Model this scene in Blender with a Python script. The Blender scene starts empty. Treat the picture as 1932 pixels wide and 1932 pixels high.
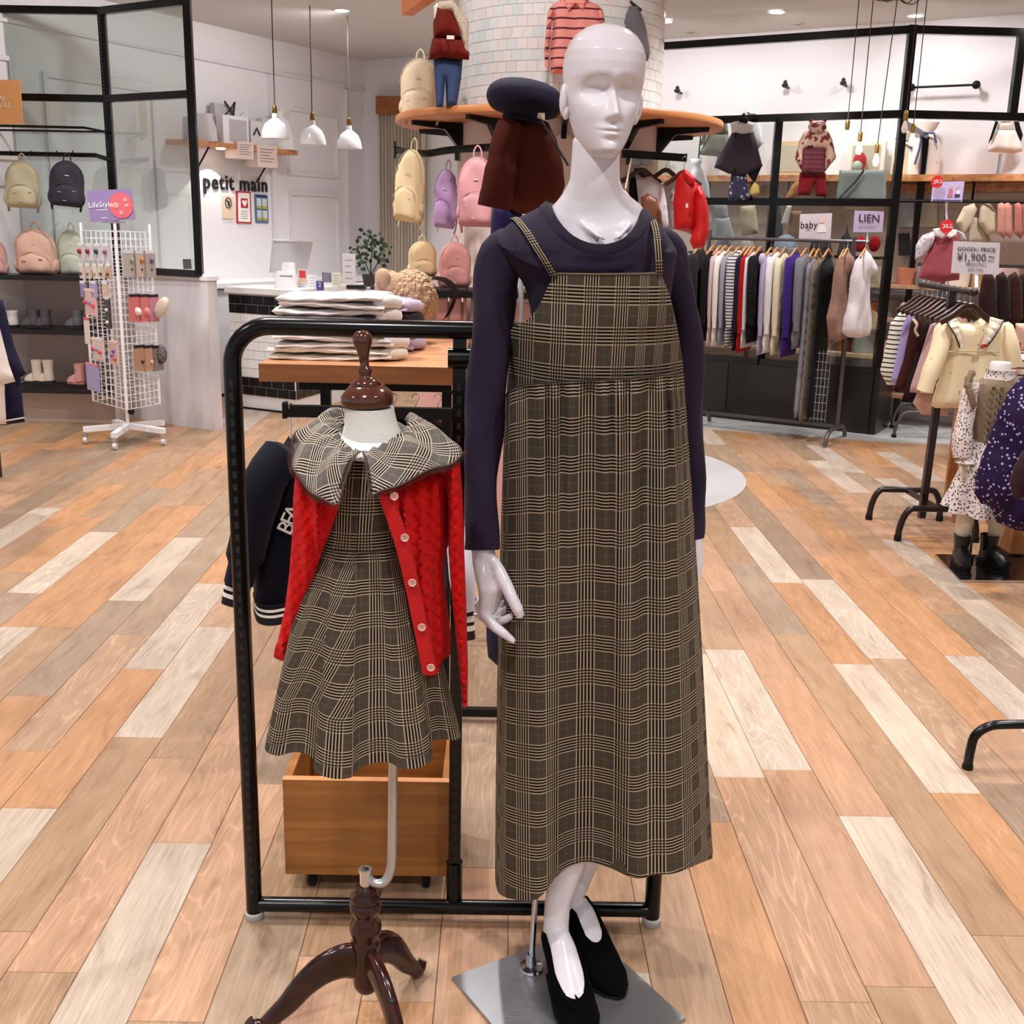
import bpy, math, random
from mathutils import Vector, Matrix
from mathutils.geometry import delaunay_2d_cdt
sc = bpy.context.scene
random.seed(7)
PI = math.pi
# ---------------------------------------------------------------- camera
FPX = 2090.9; H = 1.5
cr = Vector((0.99973, -0.0070, 0.0220))       # right axis placeholder, set below
def _basis():
    D = Vector(((781.5-966)/FPX, (9112.4-966)/FPX, 1)).normalized()
    Y = Vector(((951.3-966)/FPX, (429.0-966)/FPX, 1)); Y -= D*D.dot(Y); Y.normalize()
    U = -D; X = Y.cross(U)
    return X, Y, U
_X, _Y, _U = _basis()
def ray(px, py):
    c = Vector(((px-966)/FPX, (py-966)/FPX, 1))
    return Vector((_X.dot(c), _Y.dot(c), _U.dot(c)))
def W(px, py, Y):                                  # point of a plane at distance Y
    r = ray(px, py); r *= Y/r.y; return Vector((r.x, r.y, r.z+H))
def Fl(px, py, z=0.0):                             # point at height z
    r = ray(px, py); t = (z-H)/r.z; return Vector((r.x*t, r.y*t, z))
def Wp(px, py, p0, n):                             # point on a vertical plane
    r = ray(px, py); o = Vector((0, 0, H)); n = Vector((n[0], n[1], 0)); p0 = Vector((p0[0], p0[1], 0))
    t = n.dot(p0-o)/n.dot(r); return o+r*t
cd = bpy.data.cameras.new('camera'); cam = bpy.data.objects.new('camera', cd); sc.collection.objects.link(cam)
cd.sensor_width = 36; cd.lens = FPX/1932*36; cd.clip_start = .05; cd.clip_end = 100
rgt = Vector((_X.x, _Y.x, _U.x)); dwn = Vector((_X.y, _Y.y, _U.y)); fwd = Vector((_X.z, _Y.z, _U.z))
cam.matrix_world = Matrix(((rgt.x, -dwn.x, -fwd.x, 0), (rgt.y, -dwn.y, -fwd.y, 0), (rgt.z, -dwn.z, -fwd.z, H), (0, 0, 0, 1)))
sc.camera = cam
# ---------------------------------------------------------------- world, exposure
sc.view_settings.view_transform = 'Standard'; sc.view_settings.look = 'None'
sc.view_settings.gamma = 1; sc.view_settings.use_curve_mapping = False
sc.view_settings.exposure = 0.0
wd = bpy.data.worlds.new('world'); sc.world = wd; wd.use_nodes = True
bg = wd.node_tree.nodes['Background']; bg.inputs[0].default_value = (.97, .97, 1, 1); bg.inputs[1].default_value = .6
ZC = 3.15
LS = 1.66
def spot(x, y, e, warm=0, cone=115, tx=0, ty=0, blend=.6, r=.07, z=ZC-.06):
    l = bpy.data.lights.new('spot_light', 'SPOT'); l.energy = e*LS; l.spot_size = math.radians(cone); l.spot_blend = blend
    l.shadow_soft_size = r; l.color = ((1, .985, .985), (1, .76, .48), (1, .98, .97))[warm]
    o = bpy.data.objects.new('spot_light', l); sc.collection.objects.link(o); o.location = (x, y, z)
    d = Vector((tx, ty, -1)); o.rotation_euler = d.to_track_quat('-Z', 'Y').to_euler()
    return o
for x, y, e in ((-1.3,-.6,95),(.9,-.7,95),(-.55,.9,75),(1.1,.8,60),(-2.3,1.4,80),(2.5,1.5,80),(-1.0,3.0,90),(.9,3.2,80),(2.6,3.6,90),(-2.7,3.9,90),
                (-.2,4.2,70),(-1.7,5.7,90),(1.6,5.4,90),(3.2,6.0,100),(-2.2,7.0,60),(-3.2,6.6,90),(-.5,7.6,60),(1.9,7.6,110),(3.6,7.9,60),(-2.0,8.3,60),(-.9,9.9,80),(.6,9.2,70),(2.5,9.0,35)):
    spot(x, y, e)
for x, y, e, tx, ty in ((1.22,9.5,17,.45,.75),(2.0,9.05,19,.45,.75),(3.0,8.6,19,.45,.6),(3.9,8.1,17,.45,.6),(-1.3,9.6,22,-1.0,.55),(-2.3,7.9,24,-1.2,.75),(.3,9.6,20,.3,.9),(.05,4.1,34,.05,1.0),(-1.4,5.2,22,.9,.4)):
    spot(x, y, e, 2, 140, tx, ty, .8, .08)  # wall washes; the left-wall and pillar spots are added to brighten those surfaces
spot(.62, 2.2, 75, 1, 24, .07, .36, .9, .03)          # warm accent on the floor right of the plaid dress
spot(-2.6, 4.6, 40, 1, 30, -.25, .2, .9, .03)
# ---------------------------------------------------------------- helpers
def c(h, k=1.0):
    h = h.lstrip('#'); v = [int(h[i:i+2], 16)/255 for i in (0, 2, 4)]
    return tuple([(x/12.92 if x <= .04045 else ((x+.055)/1.055)**2.4)*k for x in v]+[1])
MC = {}
def _new(name):
    m = bpy.data.materials.new(name); m.use_nodes = True; nt = m.node_tree
    return m, nt, nt.nodes['Principled BSDF']
def N(nt, t, **kw):
    n = nt.nodes.new(t)
    for k, v in kw.items():
        if k.startswith('i'): n.inputs[int(k[1:])].default_value = v
        else: setattr(n, k, v)
    return n
def mat(h, rough=.5, metal=0., bump=0., bscale=200, var=0., vs=6., emit=0., spec=.5, sheen=0., alpha=1., k=1.):
    key = (h, rough, metal, bump, bscale, var, vs, emit, spec, sheen, alpha, k)
    if key in MC: return MC[key]
    m, nt, b = _new('m_'+h.strip('#')); col = c(h, k); L = nt.links.new
    b.inputs['Base Color'].default_value = col; b.inputs['Roughness'].default_value = rough
    b.inputs['Metallic'].default_value = metal; b.inputs['Specular IOR Level'].default_value = spec
    if sheen: b.inputs['Sheen Weight'].default_value = sheen*.25; b.inputs['Sheen Roughness'].default_value = .5
    if emit: b.inputs['Emission Color'].default_value = col; b.inputs['Emission Strength'].default_value = emit
    if alpha < 1: b.inputs['Alpha'].default_value = alpha
    if bump or var:
        tc = N(nt, 'ShaderNodeTexCoord')
    if bump:
        n = N(nt, 'ShaderNodeTexNoise'); n.inputs['Scale'].default_value = bscale; n.inputs['Detail'].default_value = 3
        L(tc.outputs['Object'], n.inputs['Vector']); bp = N(nt, 'ShaderNodeBump'); bp.inputs['Strength'].default_value = bump; bp.inputs['Distance'].default_value = .004
        L(n.outputs[0], bp.inputs['Height']); L(bp.outputs[0], b.inputs['Normal'])
    if var:
        n = N(nt, 'ShaderNodeTexNoise'); n.inputs['Scale'].default_value = vs; L(tc.outputs['Object'], n.inputs['Vector'])
        mx = N(nt, 'ShaderNodeMix', data_type='RGBA'); L(n.outputs[0], mx.inputs[0])
        mx.inputs[6].default_value = tuple(max(0, x*(1-var)) for x in col[:3])+(1,); mx.inputs[7].default_value = tuple(min(1, x*(1+var)) for x in col[:3])+(1,)
        L(mx.outputs[2], b.inputs['Base Color'])
    MC[key] = m; return m
def fab(h, var=.12, bump=.5, sheen=.25, k=1.): return mat(h, .85, 0, bump, 260, var, 9, sheen=sheen, spec=.2, k=k)
def pattern(name, base, fg, kind='stripe', scale=60., th=.35, rough=.85, axis=2):
    """fabric with a printed or woven pattern"""
    key = (name, base, fg, kind, scale, th, axis)
    if key in MC: return MC[key]
    m, nt, b = _new(name); L = nt.links.new; b.inputs['Roughness'].default_value = rough; b.inputs['Specular IOR Level'].default_value = .2
    tc = N(nt, 'ShaderNodeTexCoord'); mx = N(nt, 'ShaderNodeMix', data_type='RGBA')
    mx.inputs[6].default_value = c(base); mx.inputs[7].default_value = c(fg)
    if kind in ('stripe', 'rib'):
        sp = N(nt, 'ShaderNodeSeparateXYZ'); L(tc.outputs['Object'], sp.inputs[0])
        mu = N(nt, 'ShaderNodeMath', operation='MULTIPLY'); L(sp.outputs[axis], mu.inputs[0]); mu.inputs[1].default_value = scale
        fr = N(nt, 'ShaderNodeMath', operation='FRACT'); L(mu.outputs[0], fr.inputs[0])
        lt = N(nt, 'ShaderNodeMath', operation='LESS_THAN'); L(fr.outputs[0], lt.inputs[0]); lt.inputs[1].default_value = th
        L(lt.outputs[0], mx.inputs[0])
        if kind == 'rib':
            bp = N(nt, 'ShaderNodeBump'); bp.inputs['Distance'].default_value = .003; L(fr.outputs[0], bp.inputs['Height']); L(bp.outputs[0], b.inputs['Normal'])
    elif kind == 'dots':
        v = N(nt, 'ShaderNodeTexVoronoi'); v.inputs['Scale'].default_value = scale; L(tc.outputs['Object'], v.inputs['Vector'])
        lt = N(nt, 'ShaderNodeMath', operation='LESS_THAN'); L(v.outputs['Distance'], lt.inputs[0]); lt.inputs[1].default_value = th; L(lt.outputs[0], mx.inputs[0])
    elif kind == 'blotch':
        v = N(nt, 'ShaderNodeTexNoise'); v.inputs['Scale'].default_value = scale; v.inputs['Detail'].default_value = 1; L(tc.outputs['Object'], v.inputs['Vector'])
        lt = N(nt, 'ShaderNodeMath', operation='GREATER_THAN'); L(v.outputs[0], lt.inputs[0]); lt.inputs[1].default_value = th; L(lt.outputs[0], mx.inputs[0])
    L(mx.outputs[2], b.inputs['Base Color']); MC[key] = m; return m
def math2(nt, op, a, bb, cl=False):
    n = N(nt, 'ShaderNodeMath', operation=op); n.use_clamp = cl
    for i, x in enumerate((a, bb)):
        if x is None: continue
        if isinstance(x, (int, float)): n.inputs[i].default_value = x
        else: nt.links.new(x, n.inputs[i])
    return n.outputs[0]
def plaid(name, P=.062, grey=0., PU=None):
    PS = (PU or P, P)
    """glen check woven by UV (metres): bands of fine stripes crossing in both directions"""
    m, nt, b = _new(name); L = nt.links.new; b.inputs['Roughness'].default_value = .9; b.inputs['Specular IOR Level'].default_value = .15
    uv = N(nt, 'ShaderNodeUVMap'); sp = N(nt, 'ShaderNodeSeparateXYZ'); L(uv.outputs[0], sp.inputs[0])
    res = []
    for ax, sh in ((0, .13), (1, .4)):
        f = math2(nt, 'FRACT', math2(nt, 'ADD', math2(nt, 'MULTIPLY', sp.outputs[ax], 1/PS[ax]), sh+20), None)
        band = math2(nt, 'LESS_THAN', f, .48)
        st = math2(nt, 'LESS_THAN', math2(nt, 'FRACT', math2(nt, 'MULTIPLY', f, 5.5/.48), None), .40)
        fine = math2(nt, 'LESS_THAN', math2(nt, 'ABSOLUTE', math2(nt, 'SUBTRACT', f, .745), None), .014)
        res.append((band, st, fine))
    (b1, s1, f1), (b2, s2, f2) = res
    both = math2(nt, 'MULTIPLY', b1, b2)
    only1 = math2(nt, 'MULTIPLY', b1, math2(nt, 'SUBTRACT', 1, b2)); only2 = math2(nt, 'MULTIPLY', b2, math2(nt, 'SUBTRACT', 1, b1))
    none = math2(nt, 'MULTIPLY', math2(nt, 'SUBTRACT', 1, b1), math2(nt, 'SUBTRACT', 1, b2))
    v = math2(nt, 'MULTIPLY', both, math2(nt, 'MULTIPLY', math2(nt, 'ADD', s1, s2), .5))
    v = math2(nt, 'ADD', v, math2(nt, 'MULTIPLY', only1, math2(nt, 'MULTIPLY', s1, .85)))
    v = math2(nt, 'ADD', v, math2(nt, 'MULTIPLY', only2, math2(nt, 'MULTIPLY', s2, .85)))
    nz = N(nt, 'ShaderNodeTexNoise'); nz.inputs['Scale'].default_value = 900; L(uv.outputs[0], nz.inputs['Vector'])
    base = math2(nt, 'ADD', math2(nt, 'MULTIPLY', nz.outputs[0], .22), math2(nt, 'MULTIPLY', math2(nt, 'ADD', f1, f2), .12))
    v = math2(nt, 'ADD', v, math2(nt, 'MULTIPLY', none, math2(nt, 'ADD', base, .2)), True)
    rp = N(nt, 'ShaderNodeValToRGB'); L(v, rp.inputs[0]); e = rp.color_ramp.elements
    e[0].position = 0; e[1].position = 1
    if grey: e[0].color = c('#2b2321'); e[1].color = c('#dccfba'); mid = c('#736d66')
    else: e[0].color = c('#140e0b'); e[1].color = c('#ae9c82'); mid = c('#4c4338')
    n = e.new(.42); n.color = mid
    L(rp.outputs[0], b.inputs['Base Color']); return m
def woodmat(name, dark, light, sc_=(3, 40, 40), rough=.4, gr=1.0, bump=0.1):
    m, nt, b = _new(name); L = nt.links.new; b.inputs['Roughness'].default_value = rough
    tc = N(nt, 'ShaderNodeTexCoord'); mp = N(nt, 'ShaderNodeMapping'); mp.inputs['Scale'].default_value = sc_; L(tc.outputs['Object'], mp.inputs[0])
    n = N(nt, 'ShaderNodeTexNoise'); n.inputs['Scale'].default_value = gr; n.inputs['Detail'].default_value = 5; n.inputs['Distortion'].default_value = .6; L(mp.outputs[0], n.inputs['Vector'])
    r = N(nt, 'ShaderNodeValToRGB'); L(n.outputs[0], r.inputs[0]); r.color_ramp.elements[0].position = .35; r.color_ramp.elements[1].position = .68
    r.color_ramp.elements[0].color = c(dark); r.color_ramp.elements[1].color = c(light); L(r.outputs[0], b.inputs['Base Color'])
    return m
def glassmat(name, tint='#eef4f2', rough=0.02, refl=.10):
    m, nt, b = _new(name); L = nt.links.new; nt.nodes.remove(b); out = nt.nodes['Material Output']
    t = N(nt, 'ShaderNodeBsdfTransparent'); t.inputs[0].default_value = c(tint); g = N(nt, 'ShaderNodeBsdfGlossy'); g.inputs['Roughness'].default_value = rough
    lw = N(nt, 'ShaderNodeLayerWeight'); lw.inputs[0].default_value = .3
    f = math2(nt, 'ADD', math2(nt, 'MULTIPLY', lw.outputs['Facing'], .35), refl, True)
    mx = N(nt, 'ShaderNodeMixShader'); L(f, mx.inputs[0]); L(t.outputs[0], mx.inputs[1]); L(g.outputs[0], mx.inputs[2]); L(mx.outputs[0], out.inputs[0]); return m

class MB:
    def __init__(s, M=None): s.v = []; s.f = []; s.uv = {}; s.M = M
    def add(s, vs, fs, uvs=None):
        n = len(s.v)
        s.v += [(s.M @ Vector(v) if s.M else Vector(v)) for v in vs]
        for i, f in enumerate(fs):
            if uvs: s.uv[len(s.f)] = uvs[i]
            s.f.append([a+n for a in f])
        return s
    def box(s, x0, x1, y0, y1, z0, z1):
        return s.add([(x0,y0,z0),(x1,y0,z0),(x1,y1,z0),(x0,y1,z0),(x0,y0,z1),(x1,y0,z1),(x1,y1,z1),(x0,y1,z1)],
                     [(0,3,2,1),(4,5,6,7),(0,1,5,4),(1,2,6,5),(2,3,7,6),(3,0,4,7)])
    def bar(s, a, b, w, h=None, up=(0,0,1)):
        h = h or w; a = Vector(a); b = Vector(b); d = (b-a).normalized(); u = Vector(up)
        if abs(d.dot(u)) > .95: u = Vector((0,1,0))
        x = d.cross(u).normalized(); y = x.cross(d)
        vs = [p+x*sx*w/2+y*sy*h/2 for p in (a, b) for sx, sy in ((-1,-1),(1,-1),(1,1),(-1,1))]
        return s.add(vs, [(0,1,2,3),(7,6,5,4),(0,4,5,1),(1,5,6,2),(2,6,7,3),(3,7,4,0)])
    def rings(s, rs, caps=True, us=None, vs_=None, closed=True):
        n = len(rs[0]); vs = [p for r in rs for p in r]; fs = []; uvs = []
        cols = n if closed else n-1
        if us is None: us = [j/n for j in range(n+1)]
        if vs_ is None: vs_ = [i for i in range(len(rs))]
        for i in range(len(rs)-1):
            for j in range(cols):
                k = (j+1) % n
                fs.append((i*n+j, i*n+k, (i+1)*n+k, (i+1)*n+j))
                u0 = us[i][j] if isinstance(us[0], (list, tuple)) else us[j]; u1 = us[i][j+1] if isinstance(us[0], (list, tuple)) else us[j+1]
                w0 = us[i+1][j] if isinstance(us[0], (list, tuple)) else us[j]; w1 = us[i+1][j+1] if isinstance(us[0], (list, tuple)) else us[j+1]
                if isinstance(vs_[0], (list, tuple)): a0, a1, c1, c0 = vs_[i][j], vs_[i][k], vs_[i+1][k], vs_[i+1][j]
                else: a0 = a1 = vs_[i]; c1 = c0 = vs_[i+1]
                uvs.append(((u0, a0), (u1, a1), (w1, c1), (w0, c0)))
        if caps and closed:
            fs.append(tuple(reversed(range(n)))); uvs.append([(0, 0)]*n)
            fs.append(tuple((len(rs)-1)*n+j for j in range(n))); uvs.append([(0, 0)]*n)
        return s.add(vs, fs, uvs)
    def tube(s, path, r, seg=10, caps=True, flat=None, round_end=False):
        path = [Vector(p) for p in path]; n = len(path)
        if not isinstance(r, (list, tuple)): r = [r]*n
        t0 = (path[1]-path[0]).normalized(); u = Vector((0,0,1)) if abs(t0.z) < .9 else Vector((0,1,0))
        x = t0.cross(u).normalized(); rs = []; ln = 0; vv = []
        for i, p in enumerate(path):
            t = (path[min(i+1, n-1)]-path[max(i-1, 0)])
            if t.length < 1e-9: t = t0
            t.normalize(); x = (x-t*x.dot(t)); x = x.normalized() if x.length > 1e-6 else t.orthogonal().normalized(); y = t.cross(x)
            ri = r[i]; ra, rb = ri if isinstance(ri, (list, tuple)) else (ri, ri)
            rs.append([p+x*ra*math.cos(2*PI*j/seg)+y*rb*math.sin(2*PI*j/seg) for j in range(seg)])
            if i: ln += (p-path[i-1]).length
            vv.append(ln)
        R = max((a[0] if isinstance(a, (list, tuple)) else a) for a in r)
        return s.rings(rs, caps, us=[2*PI*R*j/seg for j in range(seg+1)], vs_=vv)
    def lathe(s, prof, cx=0, cy=0, seg=24, M=None):
        rs = []
        for r, z in prof: rs.append([Vector((cx+max(r, 1e-5)*math.cos(2*PI*j/seg), cy+max(r, 1e-5)*math.sin(2*PI*j/seg), z)) for j in range(seg)])
        if M: rs = [[M @ p for p in q] for q in rs]
        return s.rings(rs)
    def ball(s, cc, r, seg=14, sc_=(1,1,1), rot=None):
        rs = []
        for i in range(seg//2+1):
            a = -PI/2+PI*i/(seg//2)
            rs.append([Vector((max(math.cos(a),1e-4)*math.cos(2*PI*j/seg)*r*sc_[0], max(math.cos(a),1e-4)*math.sin(2*PI*j/seg)*r*sc_[1], math.sin(a)*r*sc_[2])) for j in range(seg)])
        if rot: rs = [[rot @ p for p in q] for q in rs]
        return s.rings([[p+Vector(cc) for p in q] for q in rs])
    def puff(s, pts, depth, R=None, res=None, fold=None, back=1.0, o=None, ex=None, ez=None, ey=None, bowl=0.):
        """inflate a 2D outline (x,z) into a soft solid; o/ex/ey/ez give its frame"""
        xs = [p[0] for p in pts]; zs = [p[1] for p in pts]; w = max(xs)-min(xs); h = max(zs)-min(zs)
        res = res or max(w, h)/16; R = R or min(w, h)*.35
        bp = []
        for i in range(len(pts)):
            a = Vector(pts[i][:2]); b = Vector(pts[(i+1) % len(pts)][:2]); k = max(1, int((b-a).length/res))
            bp += [a+(b-a)*j/k for j in range(k)]
        nb = len(bp)
        def inside(p):
            r = False
            for i in range(nb):
                a, b = bp[i], bp[(i+1) % nb]
                if (a.y > p.y) != (b.y > p.y) and p.x < (b.x-a.x)*(p.y-a.y)/(b.y-a.y)+a.x: r = not r
            return r
        def dist(p):
            m = 9
            for i in range(nb):
                a, b = bp[i], bp[(i+1) % nb]; ab = b-a; t = max(0, min(1, (p-a).dot(ab)/max(ab.length_squared, 1e-12))); m = min(m, (a+ab*t-p).length)
            return m
        ip = []; rr = random.Random(3); z = min(zs)+res/2; row = 0
        while z < max(zs):
            x = min(xs)+res/2*(row % 2)
            while x < max(xs):
                p = Vector((x, z))
                if inside(p) and dist(p) > res*.35: ip.append(p)
                x += res
            z += res*.87; row += 1
        allp = bp+ip
        r = delaunay_2d_cdt(allp, [(i, (i+1) % nb) for i in range(nb)], [], 1, 1e-6)
        vs2, tris = r[0], r[2]
        O = Vector(o or (0,0,0)); EX = Vector(ex or (1,0,0)); EZ = Vector(ez or (0,0,1)); EY = Vector(ey or (0,1,0))
        ff = []; bb = []
        for p in vs2:
            d = dist(p); q = min(d/R, 1); y = depth/2*math.sqrt(max(0, 1-(1-q)**2)); fo = fold(p.x, p.y)*min(1, d/(R*.4)) if fold else 0
            bo = bowl*((p.x-(max(xs)+min(xs))/2)/(w/2+1e-9))**2
            ff.append(O+EX*p.x+EZ*p.y+EY*(-y-fo+bo)); bb.append(O+EX*p.x+EZ*p.y+EY*(y*back-fo*.3+bo+1e-4))
        n = len(vs2); fs = []; uvs = []
        def area(t): a, b, cc = [vs2[i] for i in t[:3]]; return (b-a).cross(cc-a)
        for t in tris:
            t = tuple(t) if area(t) > 0 else tuple(reversed(t))
            fs.append(t); uvs.append([tuple(vs2[i]) for i in t]); fs.append(tuple(i+n for i in reversed(t))); uvs.append([tuple(vs2[i]) for i in reversed(t)])
        ec = {}
        for t in fs[::2]:
            for i in range(3):
                a, b = t[i], t[(i+1) % 3]; ec[(a, b)] = 1
        for a, b in list(ec):
            if (b, a) not in ec: fs.append((b, a, a+n, b+n)); uvs.append([tuple(vs2[b]), tuple(vs2[a]), tuple(vs2[a]), tuple(vs2[b])])
        return s.add(ff+bb, fs, uvs)
    def mesh(s, name, m, smooth=True, off=None, ang=40):
        me = bpy.data.meshes.new(name); vs = [v-off for v in s.v] if off is not None else s.v
        me.from_pydata([tuple(v) for v in vs], [], s.f)
        if s.uv:
            ul = me.uv_layers.new(name='UVMap')
            for i, p in enumerate(me.polygons):
                if i in s.uv:
                    for li, q in zip(p.loop_indices, s.uv[i]): ul.data[li].uv = q
        if m is not None: me.materials.append(m)
        me.validate()
        if smooth:
            me.polygons.foreach_set('use_smooth', [True]*len(me.polygons)); me.set_sharp_from_angle(angle=math.radians(ang))
        return me
def wloc(o):
    v = Vector((0, 0, 0))
    while o: v += o.location; o = o.parent
    return v
def part(name, mb, m, parent=None, smooth=True, world=False, label=None, ang=40):
    """one mesh object; with world=True the geometry was written in room coordinates"""
    off = None
    if world:
        if parent: off = wloc(parent)
        else:
            lo = Vector([min(v[i] for v in mb.v) for i in range(3)]); hi = Vector([max(v[i] for v in mb.v) for i in range(3)])
            off = Vector(((lo.x+hi.x)/2, (lo.y+hi.y)/2, lo.z))
    me = mb.mesh(name, m, smooth, off, ang); o = bpy.data.objects.new(name, me); sc.collection.objects.link(o)
    if parent: o.parent = parent
    elif off is not None: o.location = off
    if label: o['label'] = label
    return o
def tag(o, label, cat, group=None):
    o['label'] = label; o['category'] = cat
    if group: o['group'] = group
    return o
def thing(name, label, cat, loc=(0,0,0), rotz=0, group=None):
    o = bpy.data.objects.new(name, None); sc.collection.objects.link(o); o.empty_display_size = .05
    o.location = loc; o.rotation_euler = (0, 0, rotz); return tag(o, label, cat, group)
def struct(name, mb, m, parent=None, smooth=False, world=True):
    o = part(name, mb, m, parent, smooth, world)
    if not parent: o['kind'] = 'structure'
    return o
def text(s, size, m, parent, M, ext=.0006, align='CENTER', name='lettering', world=False, bold=0., gap=1.):
    cu = bpy.data.curves.new('t', 'FONT'); cu.body = s; cu.size = size; cu.extrude = ext; cu.align_x = align; cu.align_y = 'CENTER'; cu.resolution_u = 2; cu.offset = bold*size; cu.space_character = gap
    o = bpy.data.objects.new('t', cu); sc.collection.objects.link(o)
    dg = bpy.context.evaluated_depsgraph_get(); me = bpy.data.meshes.new_from_object(o.evaluated_get(dg)); bpy.data.objects.remove(o)
    me.name = name; me.transform(M)
    if world: me.transform(Matrix.Translation(-wloc(parent)))
    me.materials.clear(); me.materials.append(m); r = bpy.data.objects.new(name, me); sc.collection.objects.link(r); r.parent = parent; return r
def frame(o, ex, ez=(0,0,1)):            # matrix whose x runs along ex, y (text up) along ez
    ex = Vector(ex).normalized(); ez = Vector(ez).normalized(); n = ex.cross(ez)
    return Matrix(((ex.x, ez.x, n.x, o[0]), (ex.y, ez.y, n.y, o[1]), (ex.z, ez.z, n.z, o[2]), (0,0,0,1)))
def remesh(mb, voxel, smooth=4):
    me = mb.mesh('r', None, True); o = bpy.data.objects.new('r', me); sc.collection.objects.link(o)
    r = o.modifiers.new('r', 'REMESH'); r.mode = 'VOXEL'; r.voxel_size = voxel; r.use_smooth_shade = True
    s = o.modifiers.new('s', 'SMOOTH'); s.iterations = smooth; s.factor = .5
    dg = bpy.context.evaluated_depsgraph_get(); me2 = bpy.data.meshes.new_from_object(o.evaluated_get(dg)); bpy.data.objects.remove(o)
    out = MB(); out.v = [v.co.copy() for v in me2.vertices]; out.f = [list(p.vertices) for p in me2.polygons]; return out
def lerp(a, b, t): return a+(b-a)*t
def interp(tab, x):
    if x <= tab[0][0]: return tab[0][1]
    for (a, va), (b, vb) in zip(tab, tab[1:]):
        if x <= b:
            t = (x-a)/(b-a); t = t*t*(3-2*t) if False else t
            if isinstance(va, (tuple, list)): return [lerp(p, q, t) for p, q in zip(va, vb)]
            return lerp(va, vb, t)
    return tab[-1][1]
def catmull(pts, k=6):
    pts = [Vector(p) for p in pts]; out = []
    for i in range(len(pts)-1):
        p0 = pts[max(i-1, 0)]; p1 = pts[i]; p2 = pts[i+1]; p3 = pts[min(i+2, len(pts)-1)]
        for j in range(k):
            t = j/k; out.append(.5*((2*p1)+(p2-p0)*t+(2*p0-5*p1+4*p2-p3)*t*t+(3*p1-p0-3*p2+p3)*t**3))
    out.append(pts[-1]); return out
BLK = mat('#020203', .22, spec=.35); BLKM = mat('#070708', .5, spec=.3); WHT = mat('#e9e6e8', .45); CHR = mat('#cfd2d6', .18, 1.0); WIRE = mat('#f2f2f4', .35)
WOOD = woodmat('m_shelf_wood', '#a86a3c', '#d89a66', (3, 30, 30)); DKWOOD = woodmat('m_mahogany', '#1c0905', '#3a1710', (6, 60, 20), .16)
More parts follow.
